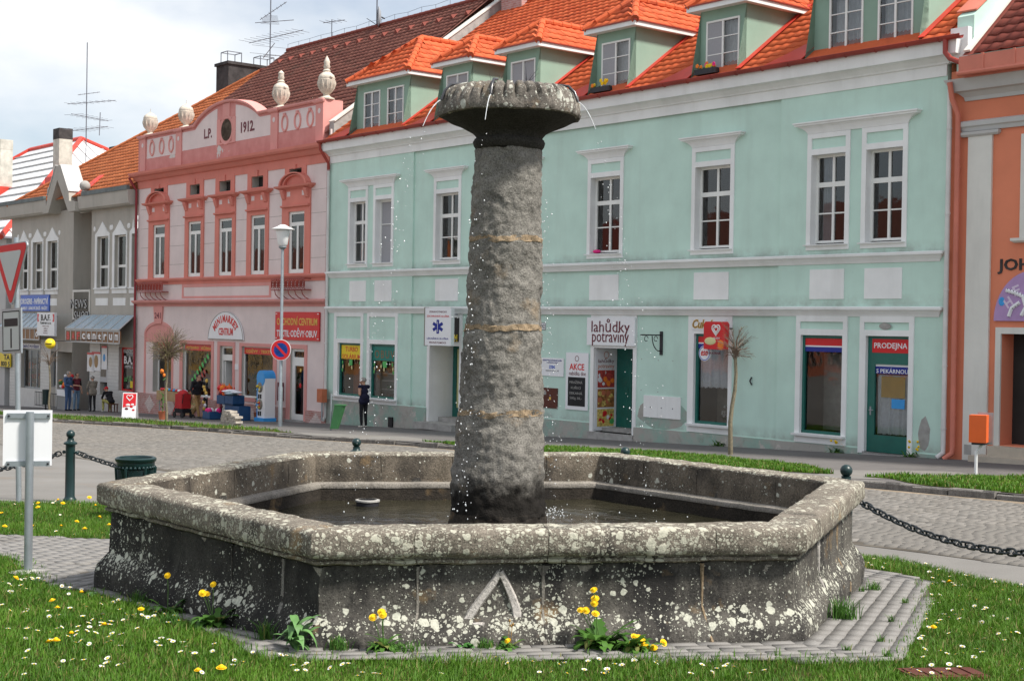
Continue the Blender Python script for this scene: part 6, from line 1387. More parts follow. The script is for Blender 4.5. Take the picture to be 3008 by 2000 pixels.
# roof with one long hip
zg = lambda y: 8.15+.8*y
hip0, hip1 = (-31.0, -.45, zg(-.45)), (-19.2, 7.9, zg(7.9))
m = MB(); m.poly([hip0, (GR_, -.45, zg(-.45)), (GR_, 7.9, zg(7.9)), hip1]); m.poly([hip0, hip1, (-31.0, 16, zg(-.45))]); m.poly([hip1, (GR_, 7.9, zg(7.9)), (GR_, 16, zg(-.45)), (-31, 16, zg(-.45))]); grf = H.part(m, 'roof', 'tile_aged')
MG = tile_mat((-31.2, -.45, zg(-.45)), (1, 0, 0), (0, 1, .8)); ca = cos(math.atan(.8)); hs = (hip1[0]-hip0[0])/(hip1[1]-hip0[1])
def kg(x, v, r, c):
    u, y = -31.2+x, -.45+v*ca
    if -25.2 < u < -22.4 and y < .3: return False
    return u > hip0[0]+(y+.45)*hs-.05 and u < GR_ and y < 7.85
X = lay_tiles(MG, kg, 51, 31, .30, .34); tiles_joined('tiles', [(MG, X)], 'tile_aged', grf, H.off)
cap_line(grf, (hip0[0], hip0[1], hip0[2]+.05), (hip1[0], hip1[1], hip1[2]+.05), .10, 'tile_aged', .4, house=H); cap_line(grf, (hip1[0], 7.9, hip1[2]+.05), (GR_, 7.9, hip1[2]+.05), .10, 'tile_dark', .4, house=H)
m = MB(); m.prism([(-22.6, -.3, 7.9), (-21.5, -.3, 7.9), (-21.9, .9, 8.9), (-22.5, .9, 8.9)], (0, 0, .06)); H.part(m, 'roof_flashing', 'flash_red', grf)
m = MB(); m.box(-22.6, -21.3, 7.2, 9.6, 12.5, 15.2); ch = H.part(m, 'chimney', 'chimney_soot'); m = MB(); m.box(-22.68, -21.22, 7.12, 9.68, 15.05, 15.2); H.part(m, 'chimney_cap', 'chimney_soot', ch)
for y in (7.3, 9.2):
    m = MB(); q = [(-22.3, y), (-21.6, y), (-21.6, y+.8), (-22.3, y+.8)]
    for (a, b), (c, d) in zip(q, q[1:]+q[:1]): m.tube([(a, b, 13.6), (a, b, 15.75)], .025, 4); m.tube([(a, b, 15.75), (c, d, 15.75)], .025, 4)
    H.part(m, 'sweep_rail', 'antenna_metal', ch)
# canopies with sign band
def canopy(u0, u1, z0, z1, yo_, n):
    m = MB(); m.quad((u0+.5, -.05, z1), (u1, -.05, z1), (u1, -yo_, z0), (u0, -yo_, z0)); m.poly([(u0+.5, -.05, z1), (u0, -yo_, z0), (u0+.5, -.05, z0)]); c = H.part(m, 'canopy', 'canopy_glass')
    m = MB()
    for i in range(n+1): t_ = i/n; m.bar((u0+.5+(u1-u0-.5)*t_, -.05, z1+.02), (u0+(u1-u0)*t_, -yo_, z0+.02), .04, .04)
    m.bar((u0, -yo_, z0), (u1, -yo_, z0), .05, .06); H.part(m, 'canopy_bar', 'grey_light', c); return c
c1 = canopy(-31.4, -25.75, 1.45, 2.2, .8, 8); c2 = canopy(-22.3, GR_-.02, 1.48, 2.15, .8, 6)
for u0, u1, tx, par_ in ((-30.4, -25.6, '       o', c1), (-22.25, GR_-.04, 'BAFcentrum', c2)):
    m = MB(); m.box(u0, u1, -.78, -.70, .86, 1.42); b = H.part(m, 'sign_band', 'brown_letter', par_); n = len(tx); w = (u1-u0)/n
    m = MB()
    for i in range(n+1): m.box(u0+i*w-.03, u0+i*w+.03, -.80, -.77, .86, 1.42)
    m.box(u0, u1, -.80, -.77, .84, .90); m.box(u0, u1, -.80, -.77, 1.38, 1.44); H.part(m, 'band_frame', 'grey_light', b)
    for i, ch_ in enumerate(tx):
        if ch_ != ' ': H.text(ch_, u0+(i+.5)*w, 1.14, w*.55, .36 if ch_.isupper() else .28, -.79, 'red_paint' if ch_.isupper() else 'sign_white', b, bold=.03)
for z, tx, u, w in ((2.67, 'NEWS', -22.45, 2.0), (2.10, 'SHOP', -22.10, 1.7)): H.text(tx, u, z, w, .46, -.05, 'chimney_soot', None, bold=.02, ext=.04); H.text(tx, u, z, w*.97, .42, -.09, 'grey_light', None, bold=-.01, ext=.01)
m = MB(); m.frame(-23.3, -21.25, 1.9, 3.35, [(-23.2, -21.35, 2.0, 3.25)], .0, .04); H.part(m, 'sign_frame', 'offwhite')
# shop windows
r2 = random.Random(31)
for a, b, z0, z1, d in gf:
    red = a > -18 and a < -17; w = sash(H, a, b, z0, z1, d, None, cols=3 if b-a > 2 else 1, rows=(), fr=.08, mat='red_paint' if red else 'galv', th=.05)
    for z in ((z0+.05, z0+.5, z0+1.0) if not red else (z0+.05,)):
        for k in range(int((b-a)*5)):
            x = r2.uniform(a+.1, b-.3); q = MB(); q.box(x, x+r2.uniform(.1, .25), .35, .5, z, z+r2.uniform(.12, .36)); H.part(q, 'display_goods', r2.choice(('red_paint', 'gold', 'cloth_grey', 'sign_white', 'orange_box', 'bin_green', 'sky_blue', 'maroon')), w)
    q = MB(); q.quad((a, .8, z0), (b, .8, z0), (b, .8, z1), (a, .8, z1)); H.part(q, 'display_back', 'interior_warm', w)
    if red:
        H.text('MALOOBCHOD', -17.05, .50, 1.4, .17, .14, 'sign_white', w); H.text('B.A.F.', -17.05, .10, 1.3, .36, .14, 'sign_white', w, bold=.03); H.text('centrum s.r.o.', -17.05, -.2, 1.1, .12, .14, 'sign_white', w)
        H.text('od 10 dn', -17.1, -.75, 1.1, .28, .14, 'green_leaf_sign', w, shear=.3); q = MB(); q.box(-17.0, -16.55, .13, .14, -1.15, -.85); H.part(q, 'notice', 'yellow_paint', w)
m = MB(); m.box(-25.15, -21.7, .80, .9, .1, .32); H.part(m, 'door_lintel', 'grey_light'); m = MB(); m.quad((-24.4, 1.3, -2.4), (-21.7, 1.3, -2.4), (-21.7, 1.3, .1), (-24.4, 1.3, .1)); H.part(m, 'shop_interior', 'interior_warm')
m = MB(); m.box(-22.05, -21.95, .85, .92, -2.4, .1); m.box(-23.3, -23.2, .85, .92, -2.4, .1); H.part(m, 'door_frame', 'galv')
for k in range(12):
    m = MB(); m.ball((r2.uniform(-23.5, -22.2), 1.05, r2.uniform(-1.6, -.3)), r2.uniform(.15, .3), 8, 0, (1, .4, 1)); H.part(m, 'hanging_goods', r2.choice(('meat_red', 'maroon', 'red_paint', 'cloth_black')), None, True)
for u, z, w, h in ((-21.0, -.1, .8, .9), (-20.35, -.05, 1.0, .9), (-19.45, .15, .6, 1.1)):
    q = MB(); q.box(u-w/2, u+w/2, -.06, -.04, z-h/2, z+h/2); o = H.part(q, 'poster', 'sign_white'); q = MB(); q.ball((u, -.061, z), w*.24, 10, 0, (1, .05, 1.3)); H.part(q, 'print', r2.choice(('sky_blue', 'cardboard')), o, True)
    q = MB(); q.box(u-w/2, u+w/2, -.064, -.06, z+h/2-.10, z+h/2); H.part(q, 'print', 'red_paint', o)
m = MB(); m.box(-20.0, -19.16, -.02, .2, -1.0, -.2); H.part(m, 'cash_machine', 'grey_light'); m = MB(); m.box(-19.9, -19.3, -.03, -.02, -.75, -.3); H.part(m, 'screen', 'cloth_grey')
m = MB()
for z0, z1 in ((3.3, 6.1), (-2.6, .8)): m.quad((GL+.1, 1.6, z0), (GR_-.1, 1.6, z0), (GR_-.1, 1.6, z1), (GL+.1, 1.6, z1))
for a, b in ((GL+.1, -23.4), (-21.1, GR_-.1)):
    for z in (3.3, 6.1): m.quad((a, .3, z), (b, .3, z), (b, 1.6, z), (a, 1.6, z))
H.part(m, 'room', 'interior')
t = sthing('shop_sign', -28.1, .02, 2.72, 'blue sign reading DROGERIE PAPÍRNICTVÍ in white letters', 'sign'); m = MB(); m.box(-1.92, 1.92, -.06, 0, -.41, .41); m.build('panel', 'blue_paint', t); text('DROGERIE - PAPÍRNICTVÍ', t, 0, .12, 3.6, .36, -.062, 'sign_white', bold=.025); text('KABELKY - DÁRKOVÉ ZBOŽÍ - HRAČKY', t, 0, -.24, 3.5, .2, -.062, 'sign_white', bold=.025)
t = sthing('shop_sign', -24.45, .85, 1.66, 'white hanging sign reading B.A.F. Centrum with red corner flashes', 'sign'); m = MB(); m.box(-1.1, 1.1, -.06, .06, -.57, .57); m.build('panel', 'sign_white', t); text('B.A.F.', t, 0, .32, 1.2, .30, -.062, 'black_paint', bold=.03); text('Centrum s.r.o.', t, 0, .07, 1.4, .14, -.062, 'black_paint', bold=.02)
for i, s_ in enumerate(('cigarety', 'alko', 'nealko', 'káva')): text(s_, t, 0, -.10-.11*i, .9 if i == 0 else .5, .07, -.062, 'maroon')
for s in (-1, 1): m = MB(); m.prism([(s*1.08, -.061, .5), (s*.85, -.061, .5), (s*.95, -.061, .3), (s*.85, -.061, .12), (s*1.08, -.061, .12)], (0, -.003, 0)); m.build('flash', 'red_paint', t)
m = MB(); m.tube([(-.8, .06, .4), (-.8, .85, .4)], .03, 6); m.build('arm', 'galv', t)
t = sthing('shop_sign', -28.66, .02, .50, 'white strip sign reading DOMÁCÍ POTŘEBY over the household shop window', 'sign'); m = MB(); m.box(-1.34, 1.34, -.05, 0, -.13, .13); m.build('panel', 'sign_white', t); text('DOMÁCÍ POTŘEBY', t, 0, 0, 2.5, .19, -.052, 'blue_dark', bold=.02)
t = sthing('taxi_sign', -32.15, .1, -.32, 'yellow taxi sign board with black letters and a phone number at the grey house corner', 'sign'); m = MB(); m.box(-.95, .95, -.05, 0, -.36, .36); m.build('panel', 'yellow_paint', t); text('TA', t, .45, .16, .9, .30, -.052, 'black_paint', bold=.04); text('800 5', t, .25, -.2, 1.3, .28, -.052, 'black_paint', bold=.03)
# ---------------------------------------------------------------- white-roofed house beyond
wh = House('white_roofed_house', -62.0, pz(-62, 0)-.5, 'large house with a pale white metal hip roof edged in red'); H = wh
m = MB(); m.wall(-61.5, -32.4, -5, 6.2, [], 0, .2); m.quad((-32.4, 0, -5), (-32.4, 20, -5), (-32.4, 20, 6.2), (-32.4, 0, 6.2)); H.part(m, 'wall', 'grey_light')
c0, c1, r0, r1 = (-32.0, -.46, 6.2), (-62.5, -.46, 6.2), (-47.9, 10.6, 13.92), (-57, 10.6, 13.92); b0, b1 = (-32.0, 21.6, 6.2), (-62.5, 21.6, 6.2)
m = MB(); m.poly([c1, c0, r0, r1]); m.poly([c0, b0, r0]); m.poly([b0, b1, r1, r0]); m.poly([b1, c1, r1]); rf = H.part(m, 'roof', 'white_roof')
for (p, q) in ((c0, r0), (r0, r1), (r1, c1), (b0, r0)): m = MB(); m.tube([Vector(p)+Vector((0, 0, .05)), Vector(q)+Vector((0, 0, .05))], .16, 6); H.part(m, 'ridge_cap', 'flash_red', rf)
for k in range(1, 12):     # standing seams and rows of the sheeting
    t_ = k/12; a = Vector(c0).lerp(Vector(r0), t_)+Vector((0, -.02, .05)); b = Vector(c1).lerp(Vector(r1), t_)+Vector((0, -.02, .05)); m = MB(); m.bar(a, b, .10, .05); H.part(m, 'sheet_edge', 'grey_light', rf)
for k in range(1, 26):
    t_ = k/26; e = Vector(c0).lerp(Vector(b0), t_); tt = 1-abs(2*t_-1); m = MB(); m.bar(e+Vector((0, 0, .05)), e.lerp(Vector((e.x+(r0[0]-c0[0])*tt, e.y+(10.57-e.y)*0, 6.2+(13.92-6.2)*tt)), .98)+Vector((0, 0, .06)), .04, .05); H.part(m, 'seam', 'grey_light', rf)
for u, y, zt, mt in ((-37.2, 5.0, 13.0, 'chimney_pale'), (-46.7, 5.0, 13.2, 'chimney_pale')):
    m = MB(); m.box(u-.45, u+.45, y-.4, y+.4, 9.0, zt); c = H.part(m, 'chimney', mt); m = MB(); m.box(u-.46, u+.46, y-.41, y+.41, zt-.6, zt+.02); H.part(m, 'chimney_top', 'chimney_soot' if u > -40 else mt, c); m = MB(); m.box(u-.9, u+.9, y-.7, y+.7, 8.6, 10.2); H.part(m, 'chimney_flashing', 'flash_red', c)
m = MB(); m.box(-33.0, -31.2, 6.0, 7.0, 10.0, 11.7); H.part(m, 'chimney', 'chimney_soot')
m = MB(); m.tube([(-45, 10.6, 13.9), (-44.9, 10.6, 15.4)], .03, 4); H.part(m, 'rod', 'antenna_metal')
# ---------------------------------------------------------------- salmon house at the right
sh = House('salmon_house', 25.75, pz(25.75, 0)-.4, 'salmon orange house with white pilaster, white cornices and a tiled entrance step'); H = sh
SR = 36.0
m = MB(); m.wall(25.78, SR, -2, 7.8, [(27.16, 28.6, -.45, 1.96, .5), (27.75, 29.0, 4.15, 6.05, .2), (31.0, 32.3, 4.15, 6.05, .2)], 0, .2); m.quad((25.78, 0, -2), (25.78, 2, -2), (25.78, 2, 8), (25.78, 0, 8)); H.part(m, 'wall', 'salmon')
m = MB(); m.frame(26.27, 26.86, -1.2, 6.40, [], 0, .06); H.part(m, 'pilaster', 'offwhite')
m = MB(); m.mould(26.20, 26.92, [(6.30, .08), (6.34, .12), (6.40, .13), (6.41, .06)], 0); m.mould(26.14, SR, [(6.42, .05), (6.50, .08), (6.53, .12), (6.62, .13), (6.66, .05)], 0); H.part(m, 'entablature', 'grey_light')
m = MB(); m.mould(26.20, SR, [(7.10, .04), (7.18, .06), (7.28, .16), (7.30, .26), (7.40, .30), (7.52, .36), (7.56, .38)], 0); H.part(m, 'cornice', 'grey_light')
m = MB(); m.box(26.36, SR, -.62, -.46, 7.66, 7.98); m.tube([(26.32, -.60, 7.62), (SR, -.60, 7.62)], .05, 8); m.box(26.36, SR, -.46, .1, 7.55, 7.66)
for u in np.arange(26.95, SR, .75): m.box(u-.03, u+.03, -.635, -.62, 7.64, 8.0)
H.part(m, 'gutter', 'pipe_salmon')
m = MB(); m.tube([(26.0, -.40, 7.5), (26.0, -.30, 7.15), (26.06, -.14, 6.8), (26.06, -.12, -.55), (26.06, -.13, -.72), (25.92, -.25, -.86)], .06, 10)
for z in (5.6, 3.0, .1): m.tube([(26.06, -.12, z), (26.06, -.12, z+.04)], .07, 10)
H.part(m, 'rain_pipe', 'pipe_salmon', None, True)
m = MB(); m.frame(27.03, 28.75, -.70, 2.10, [(27.16, 28.6, -.70, 1.96)], 0, .05); H.part(m, 'door_surround', 'offwhite')
m = MB(); m.box(27.9, 28.6, .45, .5, -.45, 1.96); H.part(m, 'door', 'black_paint'); m = MB(); m.box(27.16, 27.9, .47, .5, -.45, 1.96); H.part(m, 'door_panel', 'interior')
m = MB(); m.box(26.78, 29.2, -.62, 0, -1.2, -.68); s1_ = H.part(m, 'step', 'step_tile'); m = MB(); m.box(27.05, 28.9, -.32, .5, -.68, -.47); H.part(m, 'step', 'step_tile')
m = MB(); m.frame(27.55, 29.2, 3.98, 6.25, [(27.75, 29.0, 4.15, 6.05)], 0, .04); wsu = H.part(m, 'window_surround', 'offwhite'); m = MB(); m.mould(27.5, 29.2, [(3.92, .06), (3.96, .12), (4.02, .12)], 0); H.part(m, 'sill', 'offwhite', wsu); sash(H, 27.75, 29.0, 4.15, 6.05, .2, wsu, rows=(), cols=2, transom=5.4)
m = MB(); m.quad((26, 1.4, 4), (SR, 1.4, 4), (SR, 1.4, 6.2), (26, 1.4, 6.2)); H.part(m, 'room', 'interior')
zs = lambda y: 8.02+.86*(y+.5)
m = MB(); m.quad((26.37, -.5, zs(-.5)), (SR, -.5, zs(-.5)), (SR, 7.5, zs(7.5)), (26.37, 7.5, zs(7.5))); m.quad((26.37, 7.5, zs(7.5)), (SR, 7.5, zs(7.5)), (SR, 15, 8.2), (26.37, 15, 8.2)); srf = H.part(m, 'roof', 'tile_dark')
MS = tile_mat((26.37, -.5, zs(-.5)), (1, 0, 0), (0, 1, .86)); X = lay_tiles(MS, lambda x, v, r, c: x > (.25 if r < 25 else 0), 14, 14, .30, .34); tiles_joined('tiles', [(MS, X)], 'tile_dark', srf, H.off)
m = MB(); m.bar((26.45, -.45, zs(-.45)+.06), (26.45, 6, zs(6)+.06), .16, .05); H.part(m, 'verge_mortar', 'offwhite', srf)
m = MB(); m.box(26.32, 26.50, -.065, -.06, -.72, -.50); H.part(m, 'vent_grille', 'concrete')
H.text('JOH', 27.42, 3.42, .78, .33, -.0, 'chimney_soot', None, bold=.02, ext=.02)
t = sthing('shop_sign', 27.9, .02, 2.24, 'half-round violet shop sign with pale letters and a striped climbing figure', 'sign')
n = 24; m = MB(); m.prism([(.92*cos(pi*j/n), -.03, 1.08*sin(pi*j/n)) for j in range(n+1)], (0, .03, 0)); m.build('panel', 'violet', t)
for i, ch in enumerate('HE'):
    a = radians(150-25*i); o = text(ch, t, 0, 0, .17, .22, 0, 'violet_pale', bold=.03); o.location = (.66*cos(a), -.032, .80*sin(a)); o.rotation_euler = (0, -(a-pi/2)*.6, 0)
m = MB()
for k in range(9): m.ball((-.73+.045*cos(k*.7)*(k > 0), -.032, .42+.06*sin(k*.7)*(k > 0)), .035, 6, 0, (1, .2, 1.2))
m.build('flower_print', 'sky_blue', t, True)
for pts in (((-.62, .66), (-.40, .60), (-.22, .52)), ((-.55, .10), (-.48, .28), (-.30, .40)), ((-.22, .52), (-.15, .3), (-.25, .12)), ((-.22, .52), (0, .40), (.2, .55))):
    m = MB(); m.tube([(x, -.034, z) for x, z in pts], .045, 6); m.build('limb_print', 'sign_white', t, True)
    for j in range(6):
        t_ = j/6+.08; k = min(1, int(t_*2)); f_ = t_*2-k; p, q = pts[k], pts[k+1]; m = MB(); x, z = p[0]+(q[0]-p[0])*f_, p[1]+(q[1]-p[1])*f_; m.ball((x, -.05, z), .05, 6, 0, (.35, .5, 1)); m.build('stripe_print', 'black_paint', t, True)
# ---------------------------------------------------------------- bollards and chains
def make_bollard(x, y, label):
    t = thing('bollard', (x, y, gz(x, y)+.01), label, 'bollard', group='dark green cast iron bollards')
    m = MB(); m.lathe([(.085, 0), (.085, .03), (.07, .05), (.062, .07), (.060, .73), (.062, .74)], n=20); m.build('shaft', 'bollard_green', t, True)
    m = MB(); m.lathe([(.062, .74), (.085, .745), (.086, .765), (.07, .775), (.05, .785), (.042, .805), (.044, .825)], n=20); m.build('collar', 'bollard_green', t, True)
    m = MB(); m.ball((0, 0, .875), .056, 18); m.build('ball', 'bollard_green', t, True)
    return t
BP = [(-9.6, 20.2), (-5.71, 18.56), (-1.87, 17.38), (1.29, 16.03), (3.05, 12.96), (4.75, 9.9)]
BLAB = ['dark green ball-topped bollard at the far end of the chain beyond the tilted road sign', 'dark green ball-topped bollard standing whole on the lawn beside the lattice litter bin', 'dark green bollard behind the left rear corner of the fountain basin', 'dark green bollard of which only the ball tops the rear fountain rim', 'dark green bollard behind the right corner of the fountain basin', 'dark green bollard at the road edge of the lawn where the right chain ends']
EY = .64
for i, ((x, y), lb) in enumerate(zip(BP, BLAB)):
    t = make_bollard(x, y, lb)
    for q in (i-1, i+1):
        if 0 <= q < len(BP):
            a = math.atan2(BP[q][1]-y, BP[q][0]-x); m = MB(); m.tube([(cos(a)*.055, sin(a)*.055, EY), (cos(a)*.10, sin(a)*.10, EY)], .016, 6); m.ball((cos(a)*.105, sin(a)*.105, EY), .024, 8); m.build('eye', 'bollard_green', t, True)
lm = MB(); n, k = 16, 6; vs = []
for i in range(n):
    a = 2*pi*i/n; c = Vector((.030*cos(a)+(.020 if cos(a) > 0 else -.020), .030*sin(a), 0)); o_ = Vector((cos(a), sin(a), 0))
    vs += [c+o_*(.0095*cos(2*pi*j/k))+Vector((0, 0, .0095*sin(2*pi*j/k))) for j in range(k)]
lm.add(vs, [(i*k+j, i*k+(j+1) % k, ((i+1) % n)*k+(j+1) % k, ((i+1) % n)*k+j) for i in range(n) for j in range(k)])
o = lm.build('link', 'chain_iron', None, True); link_me = o.data; bpy.data.objects.remove(o)
def chain(p, q, sag, label):
    p, q = Vector(p), Vector(q); t = thing('chain', p, label, 'chain', group='iron chains between the bollards'); N = 400
    pts = [p.lerp(q, i/N)-Vector((0, 0, sag*4*(i/N)*(1-i/N))) for i in range(N+1)]; L = [0]
    for a, b in zip(pts, pts[1:]): L.append(L[-1]+(b-a).length)
    s = .03; i = 0; alt = 0
    while s < L[-1]-.03:
        while L[i+1] < s: i += 1
        c = pts[i]; d = (pts[min(i+2, N)]-pts[max(i-2, 0)]).normalized()
        R = d.to_track_quat('X', 'Z').to_matrix() @ Matrix.Rotation(radians(25)+(pi/2 if alt else 0)+random.gauss(0, .12), 3, 'X'); link('link', link_me, t, c-p, R.to_euler()); s += .072; alt ^= 1
def eyep(i, j): x, y = BP[i]; a = math.atan2(BP[j][1]-y, BP[j][0]-x); return (x+cos(a)*.11, y+sin(a)*.11, gz(x, y)+.01+EY)
chain(eyep(0, 1), eyep(1, 0), .34, 'dark iron chain sagging from the whole bollard towards the tilted road sign'); chain(eyep(1, 2), eyep(2, 1), .30, 'dark iron chain sagging behind the lattice litter bin')
chain(eyep(4, 5), eyep(5, 4), .30, 'dark iron chain sagging over the lawn from the right corner of the fountain')
# lattice litter bin
bx, by = -4.32, 16.5; t = thing('litter_bin', (bx, by, gz(bx, by)), 'dark green cast litter bin with lattice panels behind the fountain rim', 'bin')
m = MB(); m.lathe([(.155, .03), (.185, .66)], n=24); m.build('liner', 'dark_metal', t, True)
m = MB(); m.lathe([(.20, .60), (.215, .62), (.215, .66), (.23, .67), (.235, .70), (.215, .715), (.19, .71), (.185, .68)], n=28, caps=False); m.build('rim', 'bollard_green', t, True)
m = MB(); m.lathe([(.16, 0), (.175, 0), (.18, .06), (.165, .06)], n=24, caps=False); m.build('foot_ring', 'bollard_green', t, True)
for i in range(28):
    a = 2*pi*i/28; m = MB(); m.ball((cos(a)*.212, sin(a)*.212, .60), .02, 6); m.build('scallop', 'bollard_green', t, True)
rb = lambda z: .168+.042*z/.6
for i in range(6):
    a0 = 2*pi*i/6+.25; m = MB(); m.tube([(cos(a0)*(rb(z)+.012), sin(a0)*(rb(z)+.012), z) for z in (.04, .6)], .018, 6); m.build('stile', 'bollard_green', t)
    m = MB(); n = 7
    for k in range(-n, n+1):
        for sg in (-1, 1):
            pts = []
            for q in range(9):
                z = .06+.52*q/8; f = (k/n)*1.0 + sg*(q/8-.5)*1.6
                if -.5 <= f*.5 <= .5: aa = a0+pi/6+(f*.5)*(pi/3-.12); pts.append((cos(aa)*rb(z), sin(aa)*rb(z), z))
            if len(pts) > 1: m.tube(pts, .006, 4)
    m.build('lattice', 'bollard_green', t)
# back of an information plate on a galvanised post
t = thing("plate_post", (-3.90, 11.60, gz(-3.9, 11.6)+.03), 'galvanised post carrying a white plate seen from behind with two grey clamps', "sign post", rz=radians(14))
m = MB(); m.tube([(0, 0, 0), (0, 0, 1.30)], .033, 16); m.build('post', 'galv', t, True)
m = MB(); m.box(-.21, .17, .045, .055, .86, 1.31); m.build('plate', 'sign_white', t)
for z in (.875, 1.265):
    m = MB(); m.box(-.18, .155, .028, .044, z-.02, z+.022); b = m.build('clamp', 'galv', t)
    for x in (-.165, .14): m = MB(); m.ball((x, .025, z), .010, 8); m.build('bolt', 'dark_metal', b, True)
m = MB(); n = 14; m.add([(cos(2*pi*i/n)*.15*(1+.25*mnoise.noise(Vector((i, 0, 0)))), sin(2*pi*i/n)*.13*(1+.25*mnoise.noise(Vector((i, 3, 0)))), .0) for i in range(n)]+[(cos(2*pi*i/n)*.06, sin(2*pi*i/n)*.06, .018) for i in range(n)], [(i, (i+1) % n, n+(i+1) % n, n+i) for i in range(n)]+[tuple(range(n, 2*n))]); m.build('footing', 'concrete', t, True)
# give-way sign on a leaning pole
t = thing('road_sign', (-6.33, 18.44, gz(-6.33, 18.44)), 'leaning grey pole with the red-edged give-way triangle and a plate below', 'road sign', rot=(0, radians(-2.6), radians(-44)))
m = MB(); m.tube([(0, 0, 0), (0, 0, 3.42)], .036, 12); m.build('pole', 'galv', t, True)
def tri(c, R, y): return [(c[0]+R*sin(radians(60+120*k)), y, c[1]+R*cos(radians(60+120*k))) for k in range(3)]
def rtri(c, R, y, r):
    out = []
    for k in range(3):
        a = radians(60+120*k); p = Vector((c[0]+(R-2*r)*sin(a), y, c[1]+(R-2*r)*cos(a)))
        out += [p+Vector((sin(a+q), 0, cos(a+q)))*r for q in (-pi/3, -pi/6, 0, pi/6, pi/3)]
    return out
cT = (-.02, 3.06)
m = MB(); m.prism(rtri(cT, .56, -.075, .05), (0, .02, 0)); sg_ = m.build('triangle', 'galv', t); m = MB(); m.prism(rtri(cT, .535, -.078, .05), (0, .003, 0)); m.build('red_border', 'red_paint', sg_); m = MB(); m.prism(rtri(cT, .36, -.082, .03), (0, .003, 0)); m.build('white_field', 'cloth_grey' if 0 else 'grey_light', sg_)
m = MB(); m.box(-.27, .25, -.075, -.055, 1.92, 2.50); pl = m.build('plate', 'galv', t); m = MB(); m.box(-.25, .23, -.079, -.075, 1.94, 2.48); m.build('white_field', 'grey_light', pl)
m = MB(); m.frame(-.24, .22, 1.95, 2.47, [(-.225, .205, 1.965, 2.455)], -.079, .003); m.box(-.19, .17, -.083, -.079, 2.27, 2.37); m.box(-.025, .005, -.083, -.079, 1.99, 2.24); m.build('priority_marks', 'black_paint', pl)
# street lamp with the no-parking disc on it
lx, ly = -7.73, 47.94; lz = gz(lx, ly)+KERB; t = thing('street_lamp', (lx, ly, lz), 'tall grey lamp post with a white flat-hatted lantern', 'street lamp')
m = MB(); m.tube([(0, 0, 0), (0, 0, 1.3), (0, 0, 1.36), (0, 0, 5.95)], [.075, .075, .055, .048], 12); m.build('post', 'galv', t, True)
m = MB(); m.lathe([(.05, 5.92), (.10, 5.95), (.14, 6.0), (.10, 6.04)], n=20); m.build('collar', 'galv', t, True); m = MB(); m.lathe([(.11, 6.03), (.16, 6.08), (.22, 6.45), (.235, 6.55)], n=24); m.build('globe', 'lamp_white', t, True)
m = MB(); m.lathe([(.39, 6.58), (.40, 6.60), (.20, 6.68), (.10, 6.74), (0, 6.76)], n=28); m.lathe([(.39, 6.58), (.22, 6.56)], n=28, caps=False); m.build('hat', 'lamp_white', t, True)
ns = thing('no_parking_sign', (lx, ly-.09, lz+2.56), 'round blue no-parking disc with a red rim and slash on the lamp post', 'road sign', rz=radians(-10))
m = MB(); m.lathe([(.355, 0), (.355, .02), (0, .02)], (0, 0, 0), 40, 0, 0, 'y'); m.build('disc', 'sign_white', ns); m = MB(); m.lathe([(.335, -.004), (.24, -.004), (.24, 0), (.335, 0)], (0, 0, 0), 40, 0, 0, 'y', False); m.build('red_rim', 'red_paint', ns)
m = MB(); m.lathe([(.24, -.002), (0, -.002)], (0, 0, 0), 40, 0, 0, 'y'); m.build('blue_field', 'blue_paint', ns); c = radians(-45); m = MB(); d_ = Vector((cos(c), 0, sin(c))); k_ = Vector((-sin(c), 0, cos(c))); m.prism([Vector((0, -.007, 0))+d_*a+k_*b for a, b in ((-.25, -.04), (.25, -.04), (.25, .04), (-.25, .04))], (0, .003, 0)); m.build('slash', 'red_paint', ns)
# orange box on a white post
x, y = 8.25, 25.13; t = thing('orange_box', (x, y, gz(x, y)+KERB), 'bright orange box on a bent white post in the verge before the salmon house', 'box', rz=radians(-28))
m = MB(); m.box(-.165, .13, -.14, .10, .62, 1.10); m.build('case', 'orange_box', t); m = MB(); m.box(-.06, .20, .10, .125, .58, 1.14); m.build('back_plate', 'galv', t); m = MB(); m.tube([(-.06, .02, 0), (-.06, .02, .45), (.03, .07, .58), (.05, .10, .66)], .028, 10); m.build('post', 'white_paint', t, True); m = MB(); m.box(-.12, .10, -.12, .09, .58, .62); m.build('base', 'dark_metal', t)
# tilted green litter bin and the brown box by the mint house corner
x, y = -5.61, 44.61; t = thing('litter_bin', (x, y, gz(x, y)+KERB), 'tilted green plastic litter bin hanging on a thin post before the mint house corner', 'bin', rz=-.3)
m = MB(); m.tube([(0, 0, 0), (-.0, 0, 1.15)], .025, 8); m.build('post', 'galv', t)
m = MB(); A = [(.06, .26), (.32, .38)]; vs = []
for z, w, dx in ((.06, .11, .04), (.80, .145, .20)): vs += [(dx-.02, -w, z), (dx+2*w-.02, -w, z+.0), (dx+2*w-.02, w*.6, z), (dx-.02, w*.6, z)]
m.add(vs, [(3, 2, 1, 0), (0, 1, 5, 4), (1, 2, 6, 5), (2, 3, 7, 6), (3, 0, 4, 7)]); m.build('bucket', 'bin_green', t); m = MB(); m.box(.17, .49, -.16, .10, .79, .82); m.build('lid', 'bin_green', t)
t = sthing('cable_box', .1, .32, -.68, 'small brown cable box fixed at the corner between pink and mint houses', 'box'); m = MB(); m.box(-.17, .17, -.12, .10, -.24, .24); m.build('case', 'terracotta', t); m = MB(); m.tube([(0, 0, -.24), (0, 0, -.9)], .03, 6); m.build('conduit', 'galv', t)
